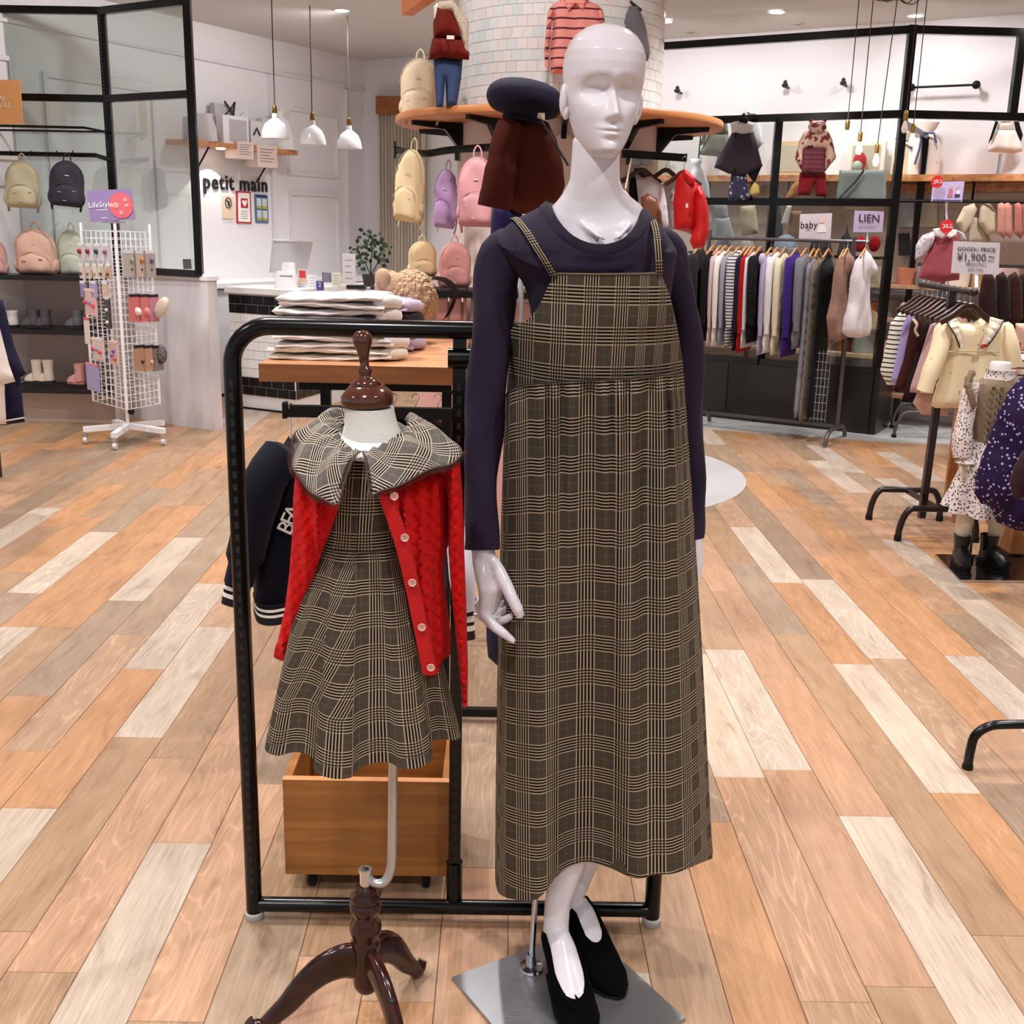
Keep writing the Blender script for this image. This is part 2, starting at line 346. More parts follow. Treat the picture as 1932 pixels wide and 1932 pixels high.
# ================================================================ SETTING
# ---- floor: planks
def plankmat(name, attr):
    m, nt, b = _new(name); L = nt.links.new; b.inputs['Roughness'].default_value = .42; b.inputs['Specular IOR Level'].default_value = .35
    oi = N(nt, 'ShaderNodeObjectInfo'); tc = N(nt, 'ShaderNodeTexCoord')
    if attr:
        at = N(nt, 'ShaderNodeVertexColor', layer_name='col'); col = at.outputs['Color']; rnd = at.outputs['Alpha']; vec = N(nt, 'ShaderNodeNewGeometry').outputs['Position']
    else: col = oi.outputs['Color']; rnd = oi.outputs['Random']; vec = tc.outputs['Object']
    add = N(nt, 'ShaderNodeVectorMath', operation='ADD'); L(vec, add.inputs[0])
    cm = N(nt, 'ShaderNodeCombineXYZ'); L(math2(nt, 'MULTIPLY', rnd, 37.), cm.inputs[0]); L(math2(nt, 'MULTIPLY', rnd, 91.), cm.inputs[1]); L(cm.outputs[0], add.inputs[1])
    mp = N(nt, 'ShaderNodeMapping'); mp.inputs['Scale'].default_value = (6.5, .75, 6.5); L(add.outputs[0], mp.inputs[0])
    n1 = N(nt, 'ShaderNodeTexNoise'); n1.inputs['Scale'].default_value = 1.0; n1.inputs['Detail'].default_value = 2; L(mp.outputs[0], n1.inputs['Vector'])
    ring = math2(nt, 'FRACT', math2(nt, 'MULTIPLY', n1.outputs[0], 30.), None)          # cathedral grain
    ring = math2(nt, 'ABSOLUTE', math2(nt, 'SUBTRACT', ring, .5), None)
    line = math2(nt, 'SUBTRACT', 1, math2(nt, 'MULTIPLY', ring, 6.5), True)                     # thin pale grain lines
    mp2 = N(nt, 'ShaderNodeMapping'); mp2.inputs['Scale'].default_value = (150, 6, 150); L(add.outputs[0], mp2.inputs[0])
    n2 = N(nt, 'ShaderNodeTexNoise'); n2.inputs['Scale'].default_value = 1; n2.inputs['Detail'].default_value = 4; L(mp2.outputs[0], n2.inputs['Vector'])
    mp3 = N(nt, 'ShaderNodeMapping'); mp3.inputs['Scale'].default_value = (14, 3.2, 14); L(add.outputs[0], mp3.inputs[0])
    n3 = N(nt, 'ShaderNodeTexNoise'); n3.inputs['Scale'].default_value = 1; n3.inputs['Detail'].default_value = 6; n3.inputs['Roughness'].default_value = .65; n3.inputs['Distortion'].default_value = .8; L(mp3.outputs[0], n3.inputs['Vector'])
    g = math2(nt, 'ADD', math2(nt, 'MULTIPLY', math2(nt, 'MULTIPLY', line, math2(nt, 'MULTIPLY', math2(nt, 'SUBTRACT', rnd, .25, True), 1.2)), .34), math2(nt, 'MULTIPLY', math2(nt, 'SUBTRACT', n2.outputs[0], .5), .55))
    g = math2(nt, 'ADD', g, math2(nt, 'MULTIPLY', math2(nt, 'SUBTRACT', n3.outputs[0], .5), .75))
    g = math2(nt, 'ADD', g, .86)
    kn = math2(nt, 'MULTIPLY', math2(nt, 'SUBTRACT', .4, n3.outputs[0], True), 4.0, True)
    hs = N(nt, 'ShaderNodeMix', data_type='RGBA', blend_type='MULTIPLY'); hs.inputs[0].default_value = 1; L(col, hs.inputs[6])
    gc = N(nt, 'ShaderNodeCombineColor'); L(g, gc.inputs[0]); L(math2(nt, 'POWER', g, 1.12), gc.inputs[1]); L(math2(nt, 'POWER', g, 1.25), gc.inputs[2]); L(gc.outputs[0], hs.inputs[7])
    mk = N(nt, 'ShaderNodeMix', data_type='RGBA'); L(math2(nt, 'MULTIPLY', kn, .7), mk.inputs[0]); L(hs.outputs[2], mk.inputs[6]); mk.inputs[7].default_value = c('#6b4630'); L(mk.outputs[2], b.inputs['Base Color'])
    bp = N(nt, 'ShaderNodeBump'); bp.inputs['Strength'].default_value = .12; bp.inputs['Distance'].default_value = .002; L(n2.outputs[0], bp.inputs['Height']); L(bp.outputs[0], b.inputs['Normal'])
    return m
PW, PL = .14715, .9435
PX0 = .627-40*PW
TONES = {'pale': '#d6c6b6', 'pale2': '#cfc0b4', 'oran': '#d09e73', 'oran2': '#cba283', 'tan': '#bd9b7b', 'tan2': '#c1a083', 'brn': '#ad937b', 'brn2': '#b29a83'}
offs = {40: 2.861, 41: 2.91, 42: 2.656, 43: 3.087, 44: 2.79, 45: 4.736, 49: 4.488, 30: 2.471, 31: 1.834, 29: 2.917, 28: 3.05, 27: 2.627, 25: 5.216+.003, 22: 5.29, 37: 2.0, 36: 2.4}
pales = {(42, 2.656): 1, (44, 3.725): 1, (44, 5.62): 1, (45, 4.736): 1, (49, 4.488): 1, (30, 2.471): 1, (27, 2.627): 1, (27, 4.504): 1, (25, 5.216): 1, (22, 5.29): 1, (40, 3.80): 1, (41, 1.97): 0, (37, 2.0): 1, (40, 1.92): 0}
rnd = random.Random(11)
planks = []
for k in range(0, 84):
    x = PX0+k*PW
    o0 = offs.get(k, rnd.random()*PL)
    y = o0-PL*30
    while y < -1.0: y += PL
    while y < 13.5:
        top = y+PL
        tone = None
        for (kk, yy), v in pales.items():
            if kk == k and abs(top-yy) < .04: tone = 'pale' if v else 'tan'
        if tone is None:
            r = rnd.random(); tone = 'pale' if r < .07 else 'pale2' if r < .13 else 'oran' if r < .33 else 'oran2' if r < .5 else 'tan' if r < .66 else 'tan2' if r < .8 else 'brn' if r < .9 else 'brn2'
        planks.append((x, y, tone)); y += PL
def visible(p):
    x, y, t = p; best = 0
    for dx in (0, PW):
        for dy in (0, PL/2, PL):
            d = Vector((x+dx, y+dy, -H)); z = d.dot(fwd)
            if z < .3: continue
            u = 966+FPX*d.dot(rgt)/z; v = 966+FPX*d.dot(dwn)/z
            if -60 < u < 1990 and -60 < v < 1990: best = 1/z
    return best
planks.sort(key=lambda p: -visible(p))
MPL = plankmat('m_plank', False); MPF = plankmat('m_plank_far', True)
fl = bpy.data.objects.new('floor', None)
sub = MB().box(-7, 7, -3.5, 14, -.06, -.0035); fl = part('floor', sub, mat('#4a3424', .9), None, False); fl['kind'] = 'structure'
pb = MB(); b_ = .0012; g_ = .0006
pb.rings([[(g_, g_, -.0035), (PW-g_, g_, -.0035), (PW-g_, PL-g_, -.0035), (g_, PL-g_, -.0035)], [(g_, g_, -b_), (PW-g_, g_, -b_), (PW-g_, PL-g_, -b_), (g_, PL-g_, -b_)],
          [(g_+b_, g_+b_, 0), (PW-g_-b_, g_+b_, 0), (PW-g_-b_, PL-g_-b_, 0), (g_+b_, PL-g_-b_, 0)]])
pme = pb.mesh('plank', MPL, False)
far = MB(); fc = []
for i, (x, y, t) in enumerate(planks):
    cc = list(c(TONES[t])); j = .92+.16*rnd.random(); cc = [cc[0]*j*.74, cc[1]*j*.71, cc[2]*j*.675, 1]
    if i < 300 and visible((x, y, t)) > 0:
        o = bpy.data.objects.new('plank', pme); sc.collection.objects.link(o); o.parent = fl; o.location = (x, y, 0); o.color = cc
    elif y < 12.6 and abs(x) < 6.8:
        far.box(x+g_, x+PW-g_, y+g_, y+PL-g_, -.003, 0); fc += [cc[:3]+[rnd.random()]]*6
o = part('far_planks', far, MPF, fl, False); o['kind'] = 'stuff'
ca = o.data.color_attributes.new('col', 'FLOAT_COLOR', 'CORNER')
for p in o.data.polygons:
    for li in p.loop_indices: ca.data[li].color = fc[p.index]
# grey stone floor of the bay on the right and round inlay by the pillar
stone = mat('#b4b4b2', .3, 0, 0, 1, .1, 3)
mb = MB(); pts = [Fl(1250, 800), Fl(1350, 811), Fl(1500, 822), Fl(1700, 836), (5.9, 8.15, 0), (6.5, 9, 0), (6.5, 12, 0), (.5, 12, 0)]
mb.rings([[(p[0], p[1], z) for p in pts] for z in (-.003, .0035)]); struct('trim_1', mb, stone)
mb = MB(); n = 48; cx, cy, R_ = .30, 6.95, 1.26
mb.rings([[(cx+R_*math.cos(2*PI*i/n), cy+R_*math.sin(2*PI*i/n), z) for i in range(n)] for z in (-.003, .0025)]); struct('trim_2', mb, mat('#b2b0b1', .4, 0, 0, 1, .06, 4))
# ---- walls and ceiling
LA = Vector((-2.74, 10.15, 0)); LD = Vector((.489, .872, 0)).normalized(); LN = Vector((LD.y, -LD.x, 0))       # left wall
CN = Vector((-1.5, 12.36, 0)); RD = Vector((.851, -.525, 0)).normalized(); RN = Vector((RD.y, -RD.x, 0)); RN = -RN if RN.y > 0 else RN
def slab(a, b, z0, z1, th, n):
    a = Vector(a); b = Vector(b); n = Vector(n)
    return [[(a+Vector((0,0,z))), (b+Vector((0,0,z))), (b-n*th+Vector((0,0,z))), (a-n*th+Vector((0,0,z)))] for z in (z0, z1)]
wl = mat('#e9e6e9', .6); ceil = mat('#d3cec8', .8)
A0 = LA-LD*6.4
struct('wall_left', MB().rings(slab(A0, CN, 0, ZC, .12, LN)), wl)
struct('wall_back', MB().rings(slab(CN, CN+RD*8.7, 0, ZC, .12, RN)), mat('#e9e6e9', .6))
e_ = CN+RD*8.7
struct('wall_right', MB().rings(slab(e_, (e_.x-.1, -1.5, 0), 0, ZC, .12, (-1, 0, 0))), wl)
struct('ceiling', MB().box(-8, 8, -2.2, 14, ZC, ZC+.1), ceil)
# cornice and raised panel mouldings on the left wall
def onL(s, d, z): return LA+LD*s+LN*d+Vector((0, 0, z))
mo = mat('#e2dfe0', .5)
def wbar(mb, s0, s1, z0, z1, d0, d1, f=onL):
    mb.add([f(s0,d0,z0), f(s1,d0,z0), f(s1,d1,z0), f(s0,d1,z0), f(s0,d0,z1), f(s1,d0,z1), f(s1,d1,z1), f(s0,d1,z1)], [(0,3,2,1),(4,5,6,7),(0,1,5,4),(1,2,6,5),(2,3,7,6),(3,0,4,7)])
mb = MB(); wbar(mb, -6, 2.52, 2.845, 2.87, 0, .03); struct('trim_3', mb, mo)
pan = [(-5.5,-4.6,.3,2.6),(-4.3,-3.0,.3,2.6),(-2.75,-1.75,1.9,2.62),(-2.75,-1.75,.3,1.75),(-1.5,-.4,.2,2.55),(1.28,2.08,1.95,2.58),(1.28,2.08,.25,1.8)]
for k, (a, b2, z0, z1) in enumerate(pan):
    mb = MB()
    for q in ((a, b2, z0, z0+.035), (a, b2, z1-.035, z1), (a, a+.035, z0+.035, z1-.035), (b2-.035, b2, z0+.035, z1-.035)): wbar(mb, *q, 0, .022)
    struct('trim_%d' % (k+4), mb, mo)
mb = MB(); wbar(mb, 1.02, 1.07, 0, 2.83, 0, .035); wbar(mb, 2.2, 2.26, 0, 2.83, 0, .035); struct('trim_11', mb, mo)
# ceiling lamps
DL = mat('#fff4e4', .5, emit=14)
def downl(p, lab, r=.055):
    t = thing('ceiling_light', lab, 'light', (p[0], p[1], ZC), group='recessed ceiling lights')
    part('trim_ring', MB().lathe([(r*1.35, 0), (r*1.35, -.012), (r*1.05, -.014), (r, -.002), (r, 0)], seg=20), WHT, t)
    part('lamp', MB().lathe([(0, -.004), (r*.98, -.004), (r*.98, -.0015), (0, -.0015)], seg=18), DL, t)
for px, py, lab in ((645,17,'lit ceiling spotlight above the white pendants'),(1255,38,'lit ceiling spotlight left of the two over the right bay, above the mannequin'),(1466,20,'lit ceiling spotlight between the mannequin and the bulb cluster'),(1728,27,'lit ceiling spotlight just right of the bulb cluster')):
    downl(Fl(px, py, ZC), lab)
for px, py in ((1303, 60), (1505, 44)):
    p = Fl(px, py, ZC); t = thing('ceiling_vent', 'small unlit round ceiling fitting behind the lit spotlight, %s' % ('nearer the pillar' if px < 1400 else 'nearer the bulb cluster'), 'ceiling fitting', (p.x, p.y, ZC))
    part('rim', MB().lathe([(.05, 0), (.05, -.008), (.035, -.01), (.03, 0)], seg=16), mat('#b9b4ae', .5), t); part('centre', MB().lathe([(0,-.012),(.02,-.01),(.028,-.002),(.028,0)], seg=12), mat('#8f8a86', .5), t)
# ================================================================ PILLAR
PC = Vector((.27, 6.02, 0)); PR = .515
pil = part('pillar', MB().lathe([(PR-.0005, 0), (PR-.0005, ZC)], PC.x, PC.y, 64), mat('#f0eeee', .6), None, True, True); pil['kind'] = 'structure'; pil.name = 'wall_pillar'
TM = [mat(h, .12, spec=.6) for h in ('#dfe3e4', '#e2dfe0', '#dae2e4', '#e2e0de', '#d2dde0', '#e0dad9', '#e6e5e6')]
nT = 62; tw = 2*PI*PR/nT; th_ = .0493; tms = []
def tile_me(m):
    a = 2*PI/nT*.5*.965; h = th_*.483; mb = MB(); q = []
    for r, k in ((PR-.013, 1), (PR+.001, 1), (PR+.004, .93)): q.append([(r*math.sin(s*a*k), -r*math.cos(s*a*k), zz*h*k) for s, zz in ((-1,-1),(1,-1),(1,1),(-1,1))])
    return mb.rings(q).mesh('tile', m, True, ang=25)
tms = [tile_me(m) for m in TM]
tl = []
for row in range(23):
    z = ZC-.03-row*th_
    if z < 2.02: break
    for j in range(nT): tl.append((z, j+.5*(row % 2)))
tl = [(z, j, (math.cos(2*PI*j/nT))) for z, j in tl]
vis = sorted([q for q in tl if q[2] > .12 and q[0] < 2.75], key=lambda q: -q[2])[:300]; vs_ = set(vis)
rt = random.Random(5)
for z, j, _ in vis:
    o = bpy.data.objects.new('tile', rt.choice(tms)); sc.collection.objects.link(o); o.parent = pil
    o.location = (PC.x-pil.location.x, PC.y-pil.location.y, z-pil.location.z); o.rotation_euler = (0, 0, 2*PI*j/nT)
rest = MB()
for q in tl:
    if q in vs_: continue
    z, j, _ = q; M = Matrix.Translation((PC.x, PC.y, z)) @ Matrix.Rotation(2*PI*j/nT, 4, 'Z'); rest.M = M; a = 2*PI/nT*.47; h = th_*.47
    rest.rings([[(r*math.sin(s*a), -r*math.cos(s*a), zz*h) for s, zz in ((-1,-1),(1,-1),(1,1),(-1,1))] for r in (PR-.013, PR+.003)])
rest.M = None; rest.v = [v for v in rest.v]
o = part('far_tiles', rest, TM[0], pil, True, True); o['kind'] = 'stuff'
lo = part('lower_cladding', MB().lathe([(PR+.004, .0), (PR+.004, 2.0)], PC.x, PC.y, 64), mat('#dccdc6', .6), pil, True, True)
# round wooden shelf on brackets
RS = thing('round_shelf', 'round wooden shelf ringing the tiled pillar', 'shelf', (PC.x, PC.y, 2.0))
mb = MB(); sR = .835
mb.rings([[(r*math.cos(2*PI*i/72), r*math.sin(2*PI*i/72), z) for i in range(72)] for r, z in ((PR+.006, .0), (sR-.004, .0), (sR, .004), (sR, .031), (sR-.004, .035), (PR+.006, .035), (PR+.006, 0))], caps=False)
part('shelf_board', mb, woodmat('m_round', '#b5703f', '#c98755', (4, 4, 30)), RS, ang=60)
def bracket_pts(L, h): return [(0, 0), (L, 0), (L, -.02), (L*.35, -.035), (.06, -.07), (.02, -h), (0, -h)]
for k, a in enumerate((-160, -125, -90, -55, -20, 20, 160)):
    a = math.radians(a); M = Matrix.Rotation(a, 4, 'Z') @ Matrix.Translation((PR+.006, 0, -.001))
    mb = MB(M); q = bracket_pts(.26, .12); mb.rings([[(x, y, z) for x, z in q] for y in (-.012, .012)]); part('bracket', mb, BLK, RS, False)
# wooden fascia beam hanging from the ceiling ahead of the pillar
t = thing('hanging_beam', 'orange wooden beam end cut off by the top of the photo, left of the pillar', 'beam', (-.62, 5.2, 2.55))
a = W(768, 18, 5.2); b2 = W(880, -75, 4.4)
part('beam', MB().bar(a+Vector((0,0,.02)), b2, .05, .09), woodmat('m_beam', '#b65f22', '#d07a38', (20, 20, 20)), t, False, True)
# ================================================================ BLACK FRAMED BAYS
def post(mb, p, q, w=.06): mb.bar(p, q, w)
FH, FM = 2.93, 2.36
def v3(p, z): return Vector((p[0], p[1], z))
GL = glassmat('m_glass')
A_, B_, C_ = (-4.6, 8.62), (-2.90, 8.56), (-2.17, 8.11)
t = thing('glass_bay', 'black steel and glass display bay frame standing left of the cash desk', 'frame', (-2.9, 8.56, 0))
for nm, p, q in (('top_rail', v3(A_, FH), v3(B_, FH)), ('top_rail', v3(B_, FH), v3(C_, FH)), ('middle_rail', v3(A_, FM-.02), v3(B_, FM-.02)), ('middle_rail', v3(B_, FM-.02), v3(C_, FM-.02)),
                 ('post', v3(B_, .12), v3(B_, FH)), ('post', v3(C_, 1.13), v3(C_, FH+.03)), ('bottom_rail', v3(B_, 1.13), v3(C_, 1.13))):
    part(nm, MB().bar(p, q, .05), BLK, t, False, True)
mb = MB()
for i in range(110): mb.bar(v3(B_, .2+i*.025)+Vector((-.012,-.0262,0)), v3(B_, .212+i*.025)+Vector((-.012,-.0262,0)), .006, .002)
o = part('slot_strip', mb, mat('#3a3a3e', .5), t, False, True); o['kind'] = 'stuff'
for a, b2, z0, z1 in ((B_, C_, FM+.01, FH-.02), (B_, C_, 1.15, FM-.04), (A_, B_, FM+.01, FH-.02), (A_, B_, 1.15, FM-.04)):
    d = (v3(b2, 0)-v3(a, 0)).normalized()*.03
    part('glass_pane', MB().bar(v3(a, (z0+z1)/2)+d, v3(b2, (z0+z1)/2)-d, .006, z1-z0), GL, t, False, True)
sp_ = part('sticker', MB().bar(Wp(347, 498, (*C_, 0), (.53, .85))+Vector((0,-.02,0)), Wp(362, 498, (*C_, 0), (.53, .85))+Vector((0,-.02,0)), .003, .07), mat('#4b4b50', .5), t, False, True)
# low wall with brushed white panels under the glass
mb = MB(); a = v3((-2.98, 8.63), 0); b2 = v3((-2.11, 8.08), 0); n = Vector((-.53, -.85, 0))
mb.rings([[p+Vector((0,0,z)) for p in (a, b2, b2-n*.09, a-n*.09)] for z in (0, 1.1)]); lw = struct('wall_low', mb, woodmat('m_whitewash', '#bdb9bd', '#dcd8da', (3, 3, 1.2), .5, 1.5))
part('capping', MB().bar(a+Vector((0,0,1.1))-n*.045, b2+Vector((0,0,1.1))-n*.045+(b2-a).normalized()*.01, .11, .03), WHT, lw, False, True)
# ================================================================ RIGHT BAY FRAME
D_, E_, G_ = (1.13, 9.58), (2.885, 8.5), (4.2, 8.52)
t = thing('steel_screen', 'tall black steel frame with glass around the right hand bay', 'frame', (2.885, 8.5, 0))
for nm, p, q in (('top_rail', v3(D_, FH), v3(E_, FH)), ('top_rail', v3(E_, FH), v3(G_, FH)), ('middle_rail', v3(D_, FM), v3(E_, FM)), ('middle_rail', v3(E_, FM), v3(G_, FM)),
                 ('post', v3(D_, 0), v3(D_, FH+.03)), ('post', v3(E_, 0), v3(E_, FH+.03)), ('post', v3((3.68, 8.51), FM), v3((3.68, 8.51), FH)), ('post', v3(lerp(Vector(D_), Vector(E_), .55), 0), v3(lerp(Vector(D_), Vector(E_), .55), FM)),
                 ('lower_rail', v3(D_, 1.74), v3(E_, 1.74)), ('inner_post', v3((3.3, 9.15), 0), v3((3.3, 9.15), FM-.1)), ('inner_rail', v3(E_, FM-.06), v3((3.3, 9.15), FM-.1)),
                 ('inner_post', v3((2.2, 9.4), 0), v3((2.2, 9.4), FM-.05))):
    part(nm, MB().bar(p, q, .055 if 'inner' not in nm else .04), BLK, t, False, True)
for a, b2, z0, z1 in ((D_, E_, .45, FM-.04),):
    part('glass_pane', MB().bar(v3(a, (z0+z1)/2), v3(b2, (z0+z1)/2), .006, z1-z0), glassmat('m_glass2', '#f6f9f8', .02, .03), t, False, True)
rd = (v3(E_, 0)-v3(D_, 0)).normalized(); rn = Vector((rd.y, -rd.x, 0)); rn = rn if rn.y < 0 else -rn
cb = thing('low_cabinet', 'long low black cabinet along the foot of the glass partition', 'cabinet', (2.0, 9.0, 0))
a = v3(D_, 0)-rd*.3; b2 = v3(E_, 0)+rd*.02
mb = MB(); mb.rings([[p+Vector((0,0,z)) for p in (a+rn*.03, b2+rn*.03, b2-rn*.42, a-rn*.42)] for z in (.0, .52)]); part('carcass', mb, mat('#100e10', .35), cb, False, True)
for k in range(4):
    p = lerp(a, b2, .03+k*.245)+rn*.032; q = lerp(a, b2, .25+k*.245)+rn*.032
    part('door', MB().bar(p+Vector((0,0,.27)), q+Vector((0,0,.27)), .018, .4), mat('#16130f', .3), cb, False, True)
part('end_panel', MB().bar(b2+rn*.03+Vector((.01,0,.26)), b2-rn*.42+Vector((.01,0,.26)), .02, .5), mat('#0d0c0d', .3), cb, False, True)
# ================================================================ FOREGROUND
def sheet(mb, rows, th=.003, us=None, vs_=None, d=(0, 1, 0)):
    """open surface given as rows of points, closed into a thin solid by offsetting along d"""
    nr = len(rows); nc = len(rows[0]); D = Vector(d)*th; vs = [Vector(p) for r in rows for p in r]; n = len(vs); vs += [p+D for p in vs]; fs = []; uv = []
    if us is None:
        us = []
        for r in rows:
            a = [0]
            for i in range(nc-1): a.append(a[-1]+(Vector(r[i+1])-Vector(r[i])).length)
            us.append([q-a[-1]/2 for q in a])
    if vs_ is None:
        vs_ = [[0]*nc]
        for i in range(1, nr): vs_.append([vs_[-1][j]+(Vector(rows[i][j])-Vector(rows[i-1][j])).length for j in range(nc)])
    g = lambda i, j: (us[i][j], -vs_[i][j])
    for i in range(nr-1):
        for j in range(nc-1):
            q = ((i, j), (i, j+1), (i+1, j+1), (i+1, j)); fs.append(tuple(a*nc+b for a, b in reversed(q))); uv.append([g(*k) for k in reversed(q)])
            fs.append(tuple(n+a*nc+b for a, b in q)); uv.append([g(*k) for k in q])
    bd = [(0, j) for j in range(nc)]+[(i, nc-1) for i in range(1, nr)]+[(nr-1, j) for j in range(nc-2, -1, -1)]+[(i, 0) for i in range(nr-2, 0, -1)]
    for a, b in zip(bd, bd[1:]+bd[:1]):
        A = a[0]*nc+a[1]; B = b[0]*nc+b[1]; fs.append((A, B, B+n, A+n)); uv.append([g(*a), g(*b), g(*b), g(*a)])
    return mb.add(vs, fs, uv)
def resample(pts, n):
    pts = [Vector(p) for p in pts]; L = [0]
    for a, b in zip(pts, pts[1:]): L.append(L[-1]+(b-a).length)
    out = []; k = 0
    for i in range(n):
        t = L[-1]*i/(n-1)
        while k < len(L)-2 and L[k+1] < t: k += 1
        out.append(pts[k].lerp(pts[k+1], (t-L[k])/max(L[k+1]-L[k], 1e-9)))
    return out
PLAID = plaid('m_plaid_brown', .068, 0, .0525); PLAIDG = plaid('m_plaid_grey', .052, 1); PLAIDC = plaid('m_plaid_child', .062, 0, .058)
# ---- front garment rack
YR = 2.17; xl = Fl(478, 1738).x; xr = Fl(1228, 1738).x; xm = Fl(857, 1725).x; zt = W(640, 618, YR).z
rk = thing('garment_rack', 'black tubular garment rack with three posts standing behind the plaid outfits', 'clothes rack', (xm, YR, 0))
def arc(cx, cz, r, a0, a1, y, n=8): return [(cx+r*math.cos(math.radians(lerp(a0, a1, i/n))), y, cz+r*math.sin(math.radians(lerp(a0, a1, i/n)))) for i in range(n+1)]
rr = .0175; cr_ = .075
part('top_frame', MB().tube([(xl, YR, .016)]+arc(xl+cr_, zt-cr_, cr_, 180, 90, YR)+arc(xr-cr_, zt-cr_, cr_, 90, 0, YR)+[(xr, YR, .016)], rr, 20), BLK, rk, True, True)
part('bottom_bar', MB().tube([(xl, YR, .034), (xr, YR, .034)], .0165, 18), BLK, rk, True, True)
part('middle_post', MB().bar((xm, YR+.012, .04), (xm, YR+.012, zt-.01), .026, .026), BLK, rk, True, True)
part('post_sleeve', MB().tube([(xm, YR+.012, .05), (xm, YR+.012, .14)], .018, 18), BLK, rk, True, True)
part('collar', MB().tube([(xm-.022, YR+.0, zt-.055), (xm+.022, YR, zt-.055)], .02, 12), BLK, rk, True, True)
for x in (xl, xr): part('foot_cap', MB().lathe([(.0, 0), (.019, 0), (.021, .004), (.021, .014), (.017, .018)], x, YR, 20), mat('#a9a7a2', .5), rk, True, True)
for x, yy, r_ in ((xl, YR-rr, 1), (xm, YR+.012-.0135, 0)):
    mb = MB()
    for i in range(44):
        z = .07+i*.026
        if z < zt-.09: mb.box(x-.004, x+.004, yy-.0006, yy+.0014, z, z+.014)
    o = part('slot', mb, mat('#111113', .6), rk, False, True, 'row of dark slots punched in the post'); o['kind'] = 'stuff'
# ---- wooden crate on castors
cra = thing('storage_crate', 'open wooden storage box on black castors behind the child dress', 'crate', (-.28, 2.42, 0))
xa, xb = W(540, 1690, 2.26).x, W(847, 1692, 2.26).x; z0, z1 = .052, W(700, 1474, 2.26).z; CW = woodmat('m_crate', '#8a5626', '#a86e36', (2.2, 20, 45), .42)
for nm, q in (('front_panel', (xa, xb, 2.26, 2.278, z0, z1)), ('back_panel', (xa, xb, 2.53, 2.548, z0, z1)), ('side_panel', (xa, xa+.018, 2.279, 2.529, z0, z1)), ('side_panel', (xb-.018, xb, 2.279, 2.529, z0, z1)), ('bottom_panel', (xa+.019, xb-.019, 2.279, 2.529, z0, z0+.015))):
    part(nm, MB().box(*q), CW, cra, False, True)
part('edge_band', MB().box(xa, xb, 2.2595, 2.2785, z1-.0005, z1+.001), woodmat('m_edge', '#c07b4c', '#d49a6c', (3, 20, 20)), cra, False, True)
for x in (xa+.055, xb-.055):
    for y in (2.30, 2.50):
        cs = part('castor', MB().box(x-.014, x+.014, y-.016, y+.016, .044, .0515), BLKM, cra, False, True)
        part('wheel', MB().lathe([(0, -.009), (.018, -.009), (.021, -.004), (.021, .004), (.018, .009), (0, .009)], seg=18, M=Matrix.Translation((x, y, .0215)) @ Matrix.Rotation(PI/2, 4, 'Y')), BLKM, cs, True, True)
# ---- steel base plate with pole
pl, pt = Fl(852, 1850), Fl(1105, 1755); e1 = (pt-pl); e2 = Vector((e1.y, -e1.x, 0))*1.0
m_, nt_, b_s = _new('m_brushed_steel'); b_s.inputs['Metallic'].default_value = .85; b_s.inputs['Base Color'].default_value = c('#a3a3a6')
tc_ = N(nt_, 'ShaderNodeTexCoord'); mp_ = N(nt_, 'ShaderNodeMapping'); mp_.inputs['Scale'].default_value = (6, 90, 1); mp_.inputs['Rotation'].default_value = (0, 0, -1.0); nt_.links.new(tc_.outputs['Object'], mp_.inputs[0]); nz_ = N(nt_, 'ShaderNodeTexNoise'); nt_.links.new(mp_.outputs[0], nz_.inputs['Vector'])
nt_.links.new(math2(nt_, 'ADD', math2(nt_, 'MULTIPLY', nz_.outputs[0], .3), .22), b_s.inputs['Roughness']); STEEL = m_
man = thing('mannequin', 'tall glossy white faceless adult mannequin in a plaid pinafore over a dark purple top', 'mannequin', (pl.x+.15, 2.02, 0))
mb = MB(); sq = [pl, pt, pt+e2, pl+e2]; ctr = (pl+pt+e2*.5+e2*.5)/2
mb.rings([[ctr+(p-ctr)*k+Vector((0, 0, z)) for p in reversed(sq)] for k, z in ((1, 0), (1, .0075), (.995, .009))]); part('base_plate', mb, STEEL, man, False, True)
pp = Fl(1002, 1828, .009)
part('support_pole', MB().tube([(pp.x, pp.y, .01), (pp.x+.012, pp.y+.01, .45)], .0065, 16), CHR, man, True, True)
part('pole_flange', MB().lathe([(.024, .009), (.026, .011), (.024, .016), (.012, .02), (.0085, .045)], pp.x, pp.y, 28), CHR, man, True, True)
# ---- mannequin body (neck, chest, arms, hands, legs in one surface)
SK = mat('#dcd6dc', .14, spec=.6)
def w3(*p): return [W(a, b, y) for a, b, y in p]
mb = MB()
mb.tube(w3((1124, 450, 2.03), (1122, 418, 2.025), (1121, 398, 2.018), (1121, 380, 2.01), (1121, 362, 2.003), (1122, 340, 1.995), (1123, 310, 1.99), (1126, 260, 1.985)), [(.100, .070), (.096, .068), (.085, .06), (.066, .051), (.052, .046), (.0435, .0425), .0415, .041], 24)
mb.tube(w3((975, 480, 2.03), (1040, 462, 2.02), (1120, 450, 2.01), (1180, 462, 2.02), (1240, 482, 2.03)), [.014, .018, .03, .018, .013], 14)
mb.tube(w3((1122, 430, 2.02), (1128, 500, 2.02), (1130, 640, 2.02), (1125, 740, 2.03)), [(.085, .06), (.12, .075), (.11, .075), (.10, .075)], 20)
mb.tube(w3((1088, 414, 1.975), (1130, 446, 1.945), (1142, 452, 1.945)), [.006, .005, .004], 8); mb.tube(w3((1192, 420, 1.965), (1168, 446, 1.945), (1156, 453, 1.945)), [.005, .005, .004], 8)
